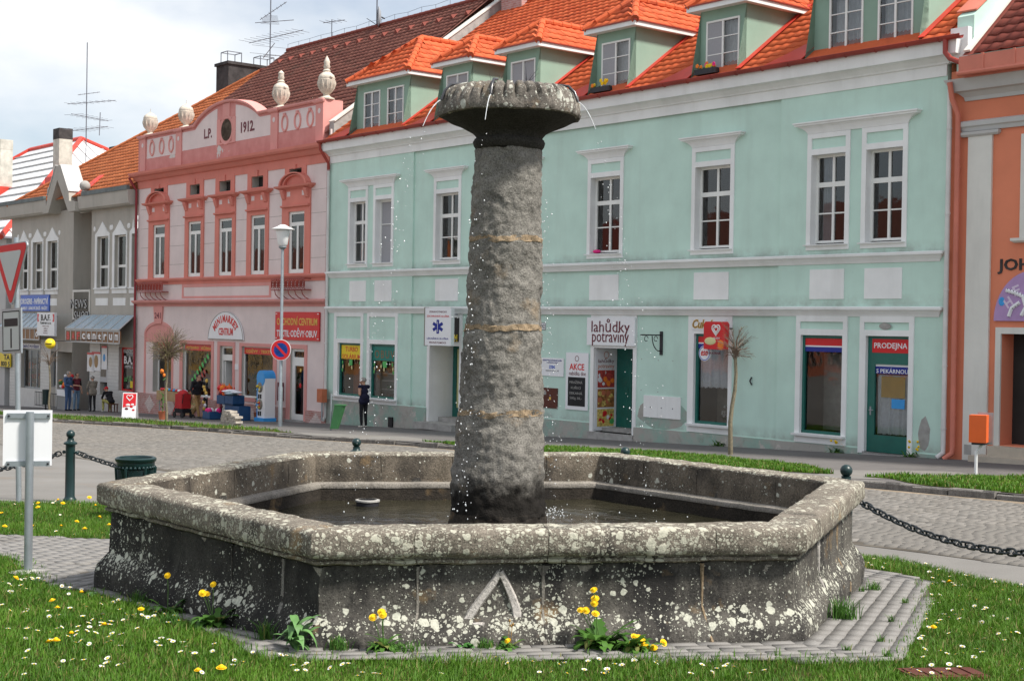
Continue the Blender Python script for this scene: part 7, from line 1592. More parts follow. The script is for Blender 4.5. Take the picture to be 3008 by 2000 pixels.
# roof aerials
def aerial(u, y, z0, z1, booms, label, r=.03):
    t = sthing('aerial', u, -y, z0, label, 'aerial'); m = MB(); m.tube([(0, 0, 0), (0, 0, z1-z0)], r, 6); m.build('mast', 'antenna_metal', t)
    for z, az, L, tilt, ne, el in booms:
        m = MB(); d = Vector((cos(az), sin(az), tilt)); s = Vector((-sin(az), cos(az), 0)); a = Vector((0, 0, z))-d*L*.4; b = Vector((0, 0, z))+d*L*.6; m.tube([a, b], .018, 5)
        for i in range(ne): c = a.lerp(b, (i+.5)/ne); e = el*(1-.35*i/ne); m.tube([c-s*e, c+s*e], .010, 4)
        m.build('boom', 'antenna_metal', t)
aerial(-33.85, 5.0, 10.8, 17.6, [(3.4, .4, 3.6, .0, 8, .5), (2.6, 2.0, 3.0, 0, 7, .7), (1.9, .2, 3.4, 0, 7, .8), (3.9, 1.2, 1.2, .2, 5, .3)], 'tall thin roof aerial with several boom antennas beyond the grey house')
aerial(-18.0, 7.7, 14.2, 18.4, [(2.6, 2.6, 3.2, .35, 9, .45), (2.55, .5, 2.2, .0, 2, .1), (1.75, .15, 4.2, .03, 10, .8), (3.0, .9, 1.3, .7, 7, .3), (.9, 1.0, .8, 0, 2, .2), (1.2, 2.9, 2.0, -.2, 2, 1.0)], 'large roof aerial with many booms beside the sooty chimney')
aerial(-12.2, 7.6, 15.0, 15.95, [(.85, .3, 1.3, 0, 4, .45)], 'small roof aerial on the brown ridge', .02)
aerial(-8.5, 7.6, 14.9, 16.9, [(1.85, .6, 1.4, .1, 5, .3)], 'roof mast carrying the satellite dish on the brown ridge', .03)
t = sthing('satellite_dish', -8.25, -7.5, 15.45, 'grey satellite dish seen nearly edge-on on the brown roof ridge', 'dish', rz=radians(-30)); m = MB(); m.lathe([(.46, .0), (.40, .05), (.25, .11), (0, .14)], (0, 0, 0), 24, 0, 0, 'y'); m.build('reflector', 'dish_grey', t, True); m = MB(); m.tube([(0, .0, -.4), (0, -.5, -.1)], .015, 5); m.tube([(0, .12, 0), (-.1, .3, -.05)], .03, 5); m.build('arm', 'dark_metal', t)
# ---------------------------------------------------------------- young round-headed trees along the verge
def tree(x, y, h, lean, R, squash, label, n, seed, leafy=.0, tr=.045):
    r = random.Random(seed); t = thing('young_tree', (x, y, gz(x, y)+KERB), label, 'tree', group='young street trees with thin trunks')
    pts = [(lean*h*(k/6)+.03*sin(k*1.3+seed), .02*sin(k*2+seed), h*k/6) for k in range(7)]; m = MB(); m.tube(pts, [tr*(1.15-.45*k/6) for k in range(7)], 8); m.build('trunk', 'bark', t, True)
    top = Vector(pts[-1]); m = MB(); L = MB()
    for i in range(n):
        while True:
            d = Vector((r.uniform(-1, 1), r.uniform(-1, 1), r.uniform(-.55, 1)))
            if .55 < d.length < 1 and (d.z > -.35 or math.hypot(d.x, d.y) > .45): break
        e = top+Vector((d.x*R, d.y*R, (d.z+.55)*R*squash)); d = d.normalized()
        mid = top.lerp(e, .5)+Vector((-d.x*.08, -d.y*.08, .10*R))+Vector((r.gauss(0, .04), r.gauss(0, .04), 0))*R; m.tube([top+Vector((0, 0, r.uniform(-.12, .1))), mid, e], [.013, .008, .003], 4, 0, False)
        for k in range(5):
            s = mid.lerp(e, r.uniform(0, .9)); f = s+Vector((d.x+r.gauss(0, .5), d.y+r.gauss(0, .5), d.z+r.gauss(.2, .4)))*R*r.uniform(.15, .32); m.tube([s, f], [.004, .002], 3, 0, False)
            if r.random() < leafy:
                for q in range(3): c = s.lerp(f, r.uniform(.3, 1)); w = r.uniform(.008, .018); v = Vector((r.gauss(0, 1), r.gauss(0, 1), r.gauss(0, 1))).normalized()*w; u_ = v.orthogonal().normalized()*w*.6; L.add([c-v, c+u_, c+v, c-u_], [(0, 1, 2, 3)])
    cr = m.build('crown', 'twig', t, recalc=False)
    if L.v: o = L.build('buds', 'twig_leaf', t, recalc=False); o['kind'] = 'stuff'
tree(-12.49, 51.78, 2.25, .012, .80, .95, 'young tree with a dense ball of budding twigs before the pink arched window', 190, 1, .9)
tree(4.97, 32.41, 2.20, .05, .46, 1.15, 'young leaning tree with few bare twigs before the pastry window', 40, 2, .15, .05)
tree(-20.0, 62.0, 2.1, -.01, .55, 1.2, 'young bare tree before the grey house shops', 30, 3, .1)
t = thing('ball_sign', (-19.55, 60.4, .0), 'yellow ball-shaped sign with a dark line of text hanging by the grey house', 'sign'); t.location = (-19.37, 60.0, .89); m = MB(); m.ball((0, 0, 0), .22, 18); m.build('ball', 'yellow_paint', t, True); m = MB(); m.tube([(.222*sin(k*.1), -.222*cos(k*.1), 0) for k in range(-6, 7)], .018, 6); m.build('printed_line', 'black_paint', t); m = MB(); m.tube([(0, 0, .1), (.5, 5.5, .12)], .02, 5); m.build('arm', 'dark_metal', t)
# ---------------------------------------------------------------- people: one continuous body each, skinned round a posed skeleton
def seg_dist(P, a, b):
    a, b = np.array(a), np.array(b); ab = b-a; t = np.clip(((P-a) @ ab)/max(1e-9, ab @ ab), 0, 1); return np.linalg.norm(P-(a+t[:, None]*ab), axis=1), t
def person(label, u, d, rz, H_, J, mats, hair, hairstyle='short', z=None, extra=None):
    k = H_/1.76; base = {'pel': (0, 0, .98), 'chest': (.0, 0, 1.27), 'neck': (-.005, 0, 1.47), 'head': (.02, 0, 1.625),
         'hipL': (0, .09, .93), 'hipR': (0, -.09, .93), 'kneL': (.02, .10, .50), 'kneR': (.02, -.10, .50), 'ankL': (-.02, .10, .09), 'ankR': (-.02, -.10, .09),
         'shL': (0, .185, 1.42), 'shR': (0, -.185, 1.42), 'elL': (-.03, .25, 1.14), 'elR': (-.03, -.25, 1.14), 'wrL': (.05, .25, .90), 'wrR': (.05, -.25, .90)}
    base.update(J); B = {q: Vector(v)*k for q, v in base.items()}; caps = []
    def cap(a, b, r0, r1, lab): caps.append((Vector(a), Vector(b), r0*k, r1*k, lab))
    up = (B['neck']-B['pel']).normalized(); fw = Vector((1, 0, 0)); fw = (fw-up*fw.dot(up)).normalized(); lt = up.cross(fw)
    side = Vector((0, 1, 0))
    cap(B['shL'], B['shR'], .072, .072, 'top'); cap(B['chest']+side*.07*k, B['chest']-side*.07*k, .115, .115, 'top'); cap(B['chest'], B['neck'].lerp(B['chest'], .3), .12, .09, 'top')
    w = B['pel'].lerp(B['chest'], .45); cap(w+side*.065*k, w-side*.065*k, .105, .105, 'top'); cap(B['pel']+side*.07*k, B['pel']-side*.07*k, .112, .112, 'top'); cap(B['pel'].lerp(w, .2), B['chest'], .12, .125, 'top')
    cap(B['hipL'], B['hipR'], .10, .10, 'legs'); cap(B['neck']-up*.03*k, B['head']-up*.05*k, .055, .052, 'skin')
    hd = B['head']; hf = J.get('look', Vector((1, 0, 0))); hf = Vector(hf).normalized(); hs = Vector((0, 0, 1)).cross(hf).normalized(); hu = Vector((0, 0, 1))
    cap(hd+hu*.02*k-hf*.012*k, hd+hu*.035*k+hf*.008*k, .092, .088, 'skin'); cap(hd-hu*.045*k+hf*.02*k, hd-hu*.085*k+hf*.045*k, .062, .040, 'skin'); cap(hd+hf*.085*k+hu*.012*k, hd+hf*.105*k-hu*.022*k, .010, .015, 'skin')
    for s in (-1, 1): cap(hd+hs*s*.088*k-hu*.02*k, hd+hs*s*.09*k+hu*.02*k, .014, .016, 'skin')
    for s in 'LR':
        sg = 1 if s == 'L' else -1
        cap(B['hip'+s], B['kne'+s], .088, .062, 'legs'); cap(B['kne'+s], B['ank'+s], .064, .046, 'legs')
        an = B['ank'+s]; ft_ = Vector(J.get('foot'+s, (1, 0, -.12))).normalized(); cap(an-Vector((.02*k, 0, .045*k)), an+ft_*.15*k+Vector((0, 0, -.045*k)), .040, .034, 'shoe')
        cap(B['sh'+s], B['el'+s], .060, .047, 'sleeve'); cap(B['el'+s], B['wr'+s], .046, .034, 'cuff')
        dr = (B['wr'+s]-B['el'+s]).normalized(); pal = dr.cross(Vector((0, 0, 1)));  pal = pal.normalized() if pal.length > .1 else Vector((0, 1, 0)); pn = dr.cross(pal).normalized()
        pc_ = B['wr'+s]+dr*.05*k; cap(B['wr'+s], pc_+dr*.03*k, .028, .034, 'skin')
        for f, (o_, L_) in enumerate(((-.027, .068), (-.009, .078), (.009, .074), (.027, .058))): a = pc_+dr*.035*k+pal*o_*k; b = a+dr*L_*.55*k+pn*.008*k; c = b+dr*L_*.35*k+pn*.022*k; cap(a, b, .0105, .0095, 'skin'); cap(b, c, .0095, .0085, 'skin')
        a = B['wr'+s]+dr*.03*k+pal*.03*k*-sg; b = a+(dr*.5-pal*sg*.7)*.05*k; cap(a, b, .013, .0115, 'skin'); cap(b, b+dr*.03*k+pn*.01*k, .0115, .0095, 'skin')
    for e in (extra or []): caps.append((Vector(e[0])*k, Vector(e[1])*k, e[2]*k, e[3]*k, e[4]))
    m = MB()
    for a, b, r0, r1, lab in caps:
        m.ball(a, r0, 10); m.ball(b, r1, 10); m.tube([a, b] if (b-a).length > 1e-5 else [a, a+Vector((0, 0, .001))], [r0, r1], 10)
    o = m.build('tmp', 'skin', None, recalc=False); md = o.modifiers.new('r', 'REMESH'); md.mode = 'VOXEL'; md.voxel_size = .0095; sm = o.modifiers.new('s', 'SMOOTH'); sm.iterations = 4; sm.factor = .5
    me = bpy.data.meshes.new_from_object(o.evaluated_get(bpy.context.evaluated_depsgraph_get())); bpy.data.objects.remove(o)
    P = np.empty(len(me.polygons)*3, np.float32); me.polygons.foreach_get('center', P); P = P.reshape(-1, 3); best = np.full(len(P), 1e9); lab_i = np.zeros(len(P), np.int32)
    labs = ['skin', 'top', 'legs', 'sleeve', 'cuff', 'shoe']
    for a, b, r0, r1, lab in caps:
        dd, t_ = seg_dist(P, a, b); dd = dd-(r0+(r1-r0)*t_); q = dd < best; best[q] = dd[q]; lab_i[q] = labs.index(lab)
    me.materials.clear()
    for l_ in labs: me.materials.append(MATS['skin' if l_ == 'skin' else mats[l_]])
    me.polygons.foreach_set('material_index', lab_i); me.polygons.foreach_set('use_smooth', np.ones(len(P), bool)); me.update()
    t = sthing('person', u, d, pz(u, d) if z is None else z, label, 'person', rz=rz); link('body', me, t)
    hm = MB(); n, kk = 18, 10; vs = []
    for i in range(kk+1):
        b_ = pi/2-(pi*.60)*i/kk
        for j in range(n):
            a_ = 2*pi*j/n; fr = cos(a_); cut = 1.0 if fr < .45 else max(.42, 1-.9*(fr-.45)); bb = pi/2-(pi*.60)*cut*i/kk; v = hf*(cos(bb)*cos(a_)*.104)+hs*(cos(bb)*sin(a_)*.097)+hu*(sin(bb)*.104); v = v*(1+.05*mnoise.noise(v*40+Vector((rz, u, 0)))); vs.append(hd+hu*.028*k-hf*.008*k+v*k)
    hm.add(vs, [(i*n+j, i*n+(j+1) % n, (i+1)*n+(j+1) % n, (i+1)*n+j) for i in range(kk) for j in range(n)]); hm.build('hair' if hairstyle != 'cap' else 'cap', hair, t, True)
    if hairstyle == 'cap': q = MB(); q.add([hd+hu*.05*k+hf*(.08 if i < 2 else .17)*k+hs*(.08 if i in (0, 3) else -.08)*k+hu*(.0 if i < 2 else -.02)*k for i in range(4)], [(0, 1, 2, 3)]); q.build('cap_peak', hair, t)
    for s in (-1, 1): q = MB(); q.ball(hd+hf*.088*k+hs*s*.033*k+hu*.022*k, .010*k, 8); q.build('eye', 'black_paint', t, True)
    return t
def wear(top, legs, shoe, sleeve=None, cuff=None): return {'top': top, 'legs': legs, 'shoe': shoe, 'sleeve': sleeve or top, 'cuff': cuff or sleeve or top}
# smoking woman before the solarium windows, in profile to the left
person('person in a black sleeveless vest and black trousers raising a cigarette, by the shoe window', 4.05, 1.15, radians(185), 1.70, {'wrR': (.16, -.02, 1.50), 'elR': (.16, -.20, 1.22), 'elL': (-.02, .20, 1.16), 'wrL': (.10, .08, 1.16), 'kneL': (.02, .09, .5), 'head': (.025, 0, 1.62)}, wear('cloth_navy', 'cloth_black', 'shoe_pale', 'skin', 'skin'), 'hair_grey',
       extra=[((-.04, .06, 1.05), (-.04, -.06, 1.05), .14, .14, 'top'), ((-.02, .09, .93), (-.02, -.09, .93), .135, .135, 'top')])
# walking man drawing a buggy behind him
person('person in a black hooded jacket and tan trousers striding and pulling a red shopping buggy', -6.95, 1.7, radians(0), 1.80, {'pel': (0, 0, .95), 'chest': (.06, 0, 1.24), 'neck': (.10, 0, 1.44), 'head': (.15, 0, 1.58), 'look': (1, .0, -.1), 'hipL': (0, .09, .90), 'hipR': (0, -.09, .90), 'kneR': (.27, -.10, .53), 'ankR': (.42, -.10, .13), 'kneL': (-.10, .10, .47), 'ankL': (-.46, .10, .17), 'footL': (.8, 0, -.6),
        'shL': (.06, .185, 1.39), 'shR': (.08, -.185, 1.39), 'elR': (.08, -.27, 1.12), 'wrR': (.22, -.25, .93), 'elL': (-.16, .26, 1.15), 'wrL': (-.38, .24, .96)}, wear('cloth_black', 'cloth_tan', 'rubber'), 'hair_dark',
       extra=[((-.02, .05, 1.42), (-.02, -.05, 1.42), .08, .08, 'top'), ((.0, .05, 1.0), (.0, -.05, 1.0), .13, .13, 'top')])
# group by the grey house
person('person in a blue denim jacket and jeans standing by the flower stand', -19.9, 1.6, radians(25), 1.86, {'elR': (.06, -.25, 1.15), 'wrR': (.22, -.14, 1.10), 'head': (.05, 0, 1.61), 'look': (1, 0, -.3)}, wear('denim', 'denim', 'cloth_black'), 'hair_grey')
person('person in a dark top and pale jeans standing behind the denim jacket', -20.5, .95, radians(10), 1.78, {'elR': (.10, -.24, 1.18), 'wrR': (.32, -.10, 1.16), 'look': (1, 0, -.3), 'head': (.05, 0, 1.61)}, wear('maroon', 'denim_pale', 'cloth_black', 'cloth_black', 'skin'), 'hair_dark')
person('person in a grey-brown coat and black trousers holding out a hand to the others', -18.75, .9, radians(180), 1.66, {'elR': (.12, -.22, 1.17), 'wrR': (.36, -.10, 1.16), 'head': (.04, 0, 1.61), 'elL': (.05, .26, 1.16), 'wrL': (.12, .20, .95)}, wear('cloth_grey', 'cloth_black', 'rubber'), 'hair_grey', extra=[((-.02, .07, .90), (-.02, -.07, .90), .135, .14, 'top'), ((-.02, .07, 1.0), (-.02, -.07, 1.0), .13, .13, 'top')])
person('person in a red cap and camouflage trousers sitting hunched on the shop step', -17.35, .62, radians(185), 1.74, {'pel': (0, 0, .50), 'hipL': (.03, .11, .46), 'hipR': (.03, -.11, .46), 'kneL': (.44, .16, .52), 'kneR': (.42, -.16, .52), 'ankL': (.40, .17, .09), 'ankR': (.36, -.17, .09), 'chest': (.20, 0, .76), 'neck': (.36, 0, .90), 'head': (.47, 0, 1.02), 'look': (1, 0, -.35), 'shL': (.30, .18, .88), 'shR': (.30, -.18, .88), 'elL': (.44, .22, .64), 'elR': (.44, -.22, .64), 'wrL': (.62, .10, .58), 'wrR': (.62, -.08, .58)}, wear('cloth_black', 'cloth_camo', 'shoe_pale'), 'cap_red', 'cap')
m = MB(); t = sthing('stool', -17.30, .55, pz(-17.3, .55), 'low dark stool under the person in the red cap', 'stool'); m.box(-.18, .18, -.18, .18, .34, .38); m.build('seat', 'brown_box', t)
for a in (-.14, .14):
    for b in (-.14, .14): m = MB(); m.box(a-.02, a+.02, b-.02, b+.02, 0, .34); m.build('leg', 'brown_box', t)
# ---------------------------------------------------------------- goods and small things before the shops
def at(u, d): return pz(u, d)
u, d = -8.0, 1.75; t = sthing('shopping_buggy', u, d, at(u, d), 'red fabric shopping buggy on small black wheels behind the walking man', 'buggy')
m = MB(); m.box(-.28, .30, -.20, .20, .38, .95); m.ball((.0, 0, .95), .30, 12, 0, (1, .7, .5)); m.build('bag', 'stroller_red', t, True); m = MB(); m.tube([(.20, -.18, .35), (.45, -.18, .98), (.45, .18, .98), (.20, .18, .35)], .015, 6); m.build('handle', 'dark_metal', t)
m = MB(); m.box(-.30, .34, -.20, .20, .20, .36); m.build('basket', 'cloth_black', t); m = MB(); m.tube([(-.5, -.2, .06), (-.25, -.2, .5)], .018, 6); m.build('front_bar', 'red_paint', t)
for x in (-.33, .33):
    for y in (-.20, .20): m = MB(); m.lathe([(.055, -.02), (.12, -.02), (.12, .02), (.055, .02)], (x, y, .12), 16, 0, 0, 'y'); m.build('wheel', 'rubber', t)
# fruit table
u, d = -11.0, .55; t = sthing('market_table', u, d, at(u, d), 'cardboard-fronted table of packed fruit under the pink shop window', 'table'); m = MB(); m.box(-1.25, 1.25, -.3, .25, .62, 1.02); m.build('tray', 'cardboard', t)
for x in (-1.15, 1.15): m = MB(); m.tube([(x, -.2, 0), (x, -.2, .62)], .025, 6); m.build('leg', 'galv', t)
r2 = random.Random(3)
for i in range(16):
    x = -1.15+.15*i; t2 = sthing('fruit_bag', u+x, d+r2.uniform(.05, .2), at(u, d)+1.02, 'small bright packet lying on the cardboard fruit table', 'packet', 'packets on the fruit table'); m = MB(); m.ball((0, 0, .05), .10, 8, 0, (1, 1, .7)); m.build('packet', r2.choice(('sign_white', 'sky_blue', 'flower_pink', 'yellow_paint', 'red_paint', 'bin_green')), t2, True)
# crate stall in front of the textile window
CR = [(-5.15, 1.35, .62, .34, 'blue_crate', .95), (-4.5, 1.35, .62, .34, 'blue_crate', .95), (-5.55, 1.75, .58, .30, 'blue_crate', .32), (-4.6, 1.3, .6, .95-.34, 'blue_crate', .61), (-3.95, 1.35, .5, .55, 'blue_crate', .55)]
for i, (u, d, w, h, mt, zt) in enumerate(CR):
    t = sthing('crate', u, d, at(u, d)+zt-h, ['blue plastic crate heaped with orange bags at the textile window', 'blue plastic crate under folded white cloth at the textile window', 'low blue crate of white and red packets on the pavement', 'blue crate carrying the folded cloth crate', 'deep blue crate with a starry side beside the toy machine'][i], 'crate')
    for x0, x1, y0, y1 in ((-w/2, w/2, -.25, -.22), (-w/2, w/2, .22, .25), (-w/2, -w/2+.03, -.22, .22), (w/2-.03, w/2, -.22, .22)): m = MB(); m.box(x0, x1, y0, y1, 0, h); m.build('side', mt, t)
    m = MB(); m.box(-w/2, w/2, -.25, .25, .0, .03); m.build('floor', mt, t)
for i in range(14):
    u, d = -5.15+r2.uniform(-.3, .3), 1.35+r2.uniform(-.2, .2); t = sthing('goods_bag', u, d, at(u, d)+.93+r2.uniform(0, .22), 'orange net bag heaped in the blue crate at the textile window', 'bag', 'orange bags in the crate'); m = MB(); m.ball((0, 0, .08), r2.uniform(.10, .16), 8, 0, (1, 1, .9)); m.tube([(0, 0, .15), (.02, 0, .28)], [.04, .01], 5); m.build('bag', r2.choice(('orange_box', 'flower_orange', 'red_paint')), t, True)
for i in range(6):
    u, d = -4.4+r2.uniform(-.4, .6), 1.45+r2.uniform(-.1, .1); t = sthing('folded_cloth', u, d, at(u, d)+.95+.03*i, 'folded pale cloth lying on the blue crates', 'cloth', 'folded cloths on the crates'); m = MB(); m.ball((0, 0, .03), .34, 12, 0, (1, .6, .14)); m.build('fold', r2.choice(('sign_white', 'glass_block', 'lace')), t, True)
for i in range(9):
    u, d = -5.55+r2.uniform(-.24, .24), 1.75+r2.uniform(-.18, .18); t = sthing('packet', u, d, at(u, d)+.26, 'white or red packet in the low blue crate', 'packet', 'packets in the low crate'); m = MB(); m.ball((0, 0, .08), .11, 8); m.build('packet', r2.choice(('sign_white', 'red_paint', 'flower_pink', 'sign_white')), t, True)
# toy vending machine
u, d = -3.0, .85; t = sthing('vending_machine', u, d, at(u, d), 'blue and white capsule toy machine with two round windows by the lamp post', 'vending machine'); m = MB(); m.box(-.30, .30, -.22, .22, .10, 1.62); m.build('case', 'white_paint', t); m = MB(); m.lathe([(.30, -.24), (.30, .24)], (0, 0, 1.62), 24, 0, 0, 'y'); m.build('arched_top', 'sky_blue', t); m = MB(); m.box(-.36, .36, -.30, .24, 0, .14); m.build('foot', 'sky_blue', t); m = MB(); m.box(-.305, -.24, -.225, .2, .14, 1.6); m.build('side_stripe', 'sky_blue', t)
for z in (1.28, .64):
    m = MB(); m.ball((-.06, -.22, z), .20, 14, 0, (1, .4, 1)); g = m.build('globe', 'cloth_grey', t, True)
    for i in range(12): q = MB(); q.ball((-.06+r2.uniform(-.13, .13), -.30, z+r2.uniform(-.12, .08)), .035, 6); q.build('capsule', r2.choice(('red_paint', 'yellow_paint', 'sky_blue', 'sign_white')), g, True)
    for x in (-.14, .0): q = MB(); q.box(x-.04, x+.04, -.24, -.22, z-.42, z-.26); q.build('coin_slot', 'black_paint', t)
# tall leafy pot plant and flowered pot
def potplant(u, d, h, label, mat, flower=None, n=26, potr=.17):
    t = sthing('potted_plant', u, d, at(u, d), label, 'plant'); m = MB(); m.lathe([(potr*.75, 0), (potr, .30), (potr*1.05, .31), (potr*.9, .28)], n=16); m.build('pot', 'terracotta', t, True); m = MB(); m.tube([(0, 0, .25), (.01, 0, h*.55)], .02, 6); m.build('stem', 'stem_green', t)
    m = MB(); r = random.Random(int(h*100)+n)
    for i in range(n): leaf(m, (0, 0, .35+(h-.55)*r.random()), r.uniform(0, 6.28), r.uniform(.18, .34), r.uniform(.03, .06), r.uniform(.4, 1.3), r.uniform(.5, 1.2))
    m.build('foliage', mat, t, True)
    if flower:
        for i in range(5): q = MB(); q.ball((r.uniform(-.15, .15), r.uniform(-.1, .1), h*r.uniform(.92, 1.05)), .06, 8, 0, (1, 1, 1.3)); q.build('flower', flower, t, True)
potplant(-3.75, .75, 1.95, 'tall dark leafy pot plant between the crates and the toy machine', 'leaf_big', None, 60); potplant(-5.63, 3.76, 1.75, 'potted plant with broad leaves and orange flowers beside the tree trunk', 'leaf_big', 'flower_orange', 12)
# bird-of-paradise leaves are broad; the tank bags and sticks by the door
u, d = -7.9, .75; t = sthing('doorside_rack', u, d, at(u, d), 'narrow rack of round yellow and black packs beside the shop door', 'rack'); m = MB(); m.box(-.03, .03, -.03, .03, 0, 1.5); m.build('pole', 'dark_metal', t)
for i in range(12): q = MB(); q.ball((r2.uniform(-.14, .14), -.08, .12+.125*i), .11, 8, 0, (1, .4, .8)); q.build('pack', r2.choice(('gold', 'gold', 'cloth_black', 'sign_white')), t, True)
u, d = -6.65, .75; t = sthing('doorside_rack', u, d, at(u, d), 'short rack hung with dark red packs beside the shop door', 'rack'); m = MB(); m.box(-.02, .02, -.02, .02, 0, 1.1); m.build('pole', 'dark_metal', t)
for i in range(7): q = MB(); q.ball((r2.uniform(-.16, .16), -.08, .25+.12*i), .11, 8, 0, (1, .4, .9)); q.build('pack', r2.choice(('maroon', 'gold', 'red_paint')), t, True)
u, d = -8.75, 1.0; t = sthing('vegetable_crate', u, d, at(u, d), 'tilted wooden crate of green vegetables behind the walking man', 'crate'); m = MB(); m.add([(-.35, -.2, .1), (.35, -.2, .1), (.35, .25, .55), (-.35, .25, .55), (-.35, -.2, .25), (.35, -.2, .25), (.35, .25, .70), (-.35, .25, .70)], [(0, 1, 2, 3), (0, 1, 5, 4), (1, 2, 6, 5), (2, 3, 7, 6), (3, 0, 4, 7)]); m.build('tray', 'cardboard', t)
m = MB()
for i in range(24): leaf(m, (r2.uniform(-.3, .3), r2.uniform(-.15, .2), .3+r2.uniform(0, .3)), r2.uniform(0, 6.28), .12, .05, .8, .8)
m.build('vegetables', 'leaf_pale', t, True)
# old brick stump in the verge
u, d = .84, 4.4; t = sthing('brick_stump', u, d, at(u, d), 'low stump of pale loose bricks in the grass verge', 'brick stump'); r2 = random.Random(9)
for row in range(6):
    nb = 4 if row < 4 else (3 if row == 4 else 2)
    for i in range(nb):
        m = MB(); x = -.36+.24*i+(.12 if row % 2 else 0)*.6+(.1 if row > 3 else 0); m.box(-.115, .115, -.14, .14, 0, .075); o = m.build('brick', 'rim_stump', t); o.location = (x+r2.gauss(0, .012), r2.gauss(0, .015), row*.082); o.rotation_euler = (r2.gauss(0, .03), r2.gauss(0, .03), r2.gauss(0, .08))
# ice-cream A-board
u, d = -7.54, 4.2; t = sthing('a_board', u, d, at(u, d), 'white A-board with a red ice cream advertisement on the pavement edge', 'a-board', rz=radians(52))
m = MB(); m.prism([(-.27, -.22, 0), (.27, -.22, 0), (.27, -.02, .98), (-.27, -.02, .98)], (0, .02, 0)); f_ = m.build('front_panel', 'sign_white', t); m = MB(); m.prism([(-.27, .24, 0), (.27, .24, 0), (.27, .04, .98), (-.27, .04, .98)], (0, -.02, 0)); m.build('back_panel', 'sign_white', t)
pp = lambda x, z, e=.004: (x, -.22+.20*z/.98-e, z)
m = MB(); m.prism([pp(-.245, .42), pp(.245, .50), pp(.245, .95), pp(-.245, .95)], (0, -.002, 0)); m.build('red_print', 'red_paint', f_)
for x, z, r, mt in ((-.1, .36, .07, 'maroon'), (.08, .44, .06, 'red_paint'), (.16, .32, .055, 'red_paint'), (-.05, .5, .09, 'sign_white'), (.12, .52, .07, 'sign_white')): m = MB(); m.ball(pp(x, z), r, 10, 0, (1, .08, .8)); m.build('print', mt, f_, True)
hq = MB(); pts = [pp(.12*sin(k*2*pi/24)**3, .80+.0075*(13*cos(k*2*pi/24)-5*cos(2*k*2*pi/24)-2*cos(3*k*2*pi/24)-cos(4*k*2*pi/24)), .008) for k in range(1, 24)]; hq.tube(pts, .016, 5); hq.build('heart_swirl', 'sign_white', f_, True)
# pavement bin and a flower stand by the grey house, railing
u, d = -19.9, 4.2; t = sthing('litter_bin', -21.8, 1.9, at(-21.8, 1.9), 'small dark cylindrical litter bin on a post by the household shop', 'bin'); m = MB(); m.lathe([(.16, .25), (.17, .95), (.14, .96)], n=16); m.build('drum', 'bin_green' if 0 else 'bollard_green', t, True); m = MB(); m.tube([(0, 0, 0), (0, 0, .3)], .04, 8); m.build('post', 'dark_metal', t)
t = sthing('railing', -24.5, .6, at(-24.5, .6), 'low dark metal railing before the household shop window', 'railing')
m = MB(); m.tube([(-2.0, 0, .75), (2.4, 0, .75)], .02, 5); m.tube([(-2, 0, .1), (2.4, 0, .1)], .02, 5); m.build('rail', 'dark_metal', t)
for i in range(23): m = MB(); m.tube([(-2+.2*i, 0, .05), (-2+.2*i, 0, .78)], .012, 4); m.build('bar', 'dark_metal', t)
t = sthing('flower_stand', -21.9, .8, at(-21.9, .8), 'white flower stand full of red and white potted flowers by the shop door', 'flower stand'); m = MB(); m.box(-.8, .8, -.2, .2, .65, .95); m.build('trough', 'sign_white', t)
for i in range(12): m = MB(); m.box(-.78+.14*i, -.74+.14*i, -.18, .18, 0, .65); m.build('slat', 'grey_light', t)
for i in range(22): m = MB(); m.ball((r2.uniform(-.7, .7), r2.uniform(-.15, .15), r2.uniform(1.0, 1.7)), r2.uniform(.07, .14), 7); m.build('bloom', r2.choice(('red_paint', 'leaf_big', 'leaf_big', 'sign_white', 'leaf_pale', 'flower_orange')), t, True)
# ---------------------------------------------------------------- weeds round the fountain foot
def dandelion_plant(x, y, heads, label, nl=16, L=.16, seed=0, z=None, name='dandelion_plant', lean=0.0, cat='dandelion', mat='weed', hs=1.0, spread=.10):
    r = random.Random(seed); t = thing(name, (x, y, (gz(x, y) if z is None else z)+.03), label, cat); m = MB()
    for i in range(nl): leaf(m, (r.gauss(0, .015), r.gauss(0, .015), 0), r.uniform(0, 6.28), L*r.uniform(.6, 1.2), .15*L*r.uniform(.7, 1.3), r.uniform(.35, 1.3), r.uniform(.5, 1.2), 0, 8, 1)
    m.build('leaf', mat, t, True)
    for i, (hx, hz) in enumerate(heads):
        m = MB(); p = Vector((hx, r.gauss(-.02, .02), hz)); m.tube([(r.gauss(0, .01), 0, 0), (hx*.55+lean, p.y*.4, hz*.6), p], [.0035, .003, .0028], 5); st = m.build('stalk', 'stem_green', t, True)
        o = link('flower_head', dand_me, st, p, (r.uniform(.5, 1.1), r.gauss(0, .3), r.uniform(-.4, .4))); s = 1.02*hs*r.uniform(.9, 1.1); o.scale = (s, s, s)
    return t
def tuft(x, y, label, n=60, h=.10, seed=0, name='grass_tuft', mat='weed', w=.007, cat='grass tuft', sp=.03):
    r = random.Random(seed); t = thing(name, (x, y, gz(x, y)+.03), label, cat); V, F = [], []
    for i in range(n):
        a = r.uniform(0, 6.28); bx, by_ = r.gauss(0, sp), r.gauss(0, sp*.7); hh = h*r.uniform(.5, 1.15); b = r.uniform(.2, .8)*hh; c, s = cos(a), sin(a); k = len(V)
        for tt, ww, bb in ((0, .5, 0), (.6, .45, .35), (1, .05, 1)):
            for sg in (-1, 1): V.append((bx-s*sg*w*ww+c*b*bb, by_+c*sg*w*ww+s*b*bb, hh*tt*(1-.15*bb)))
        F += [(k, k+1, k+3, k+2), (k+2, k+3, k+5, k+4)]
    np_mesh('blade', np.array(V), np.array(F), mat, t); return t
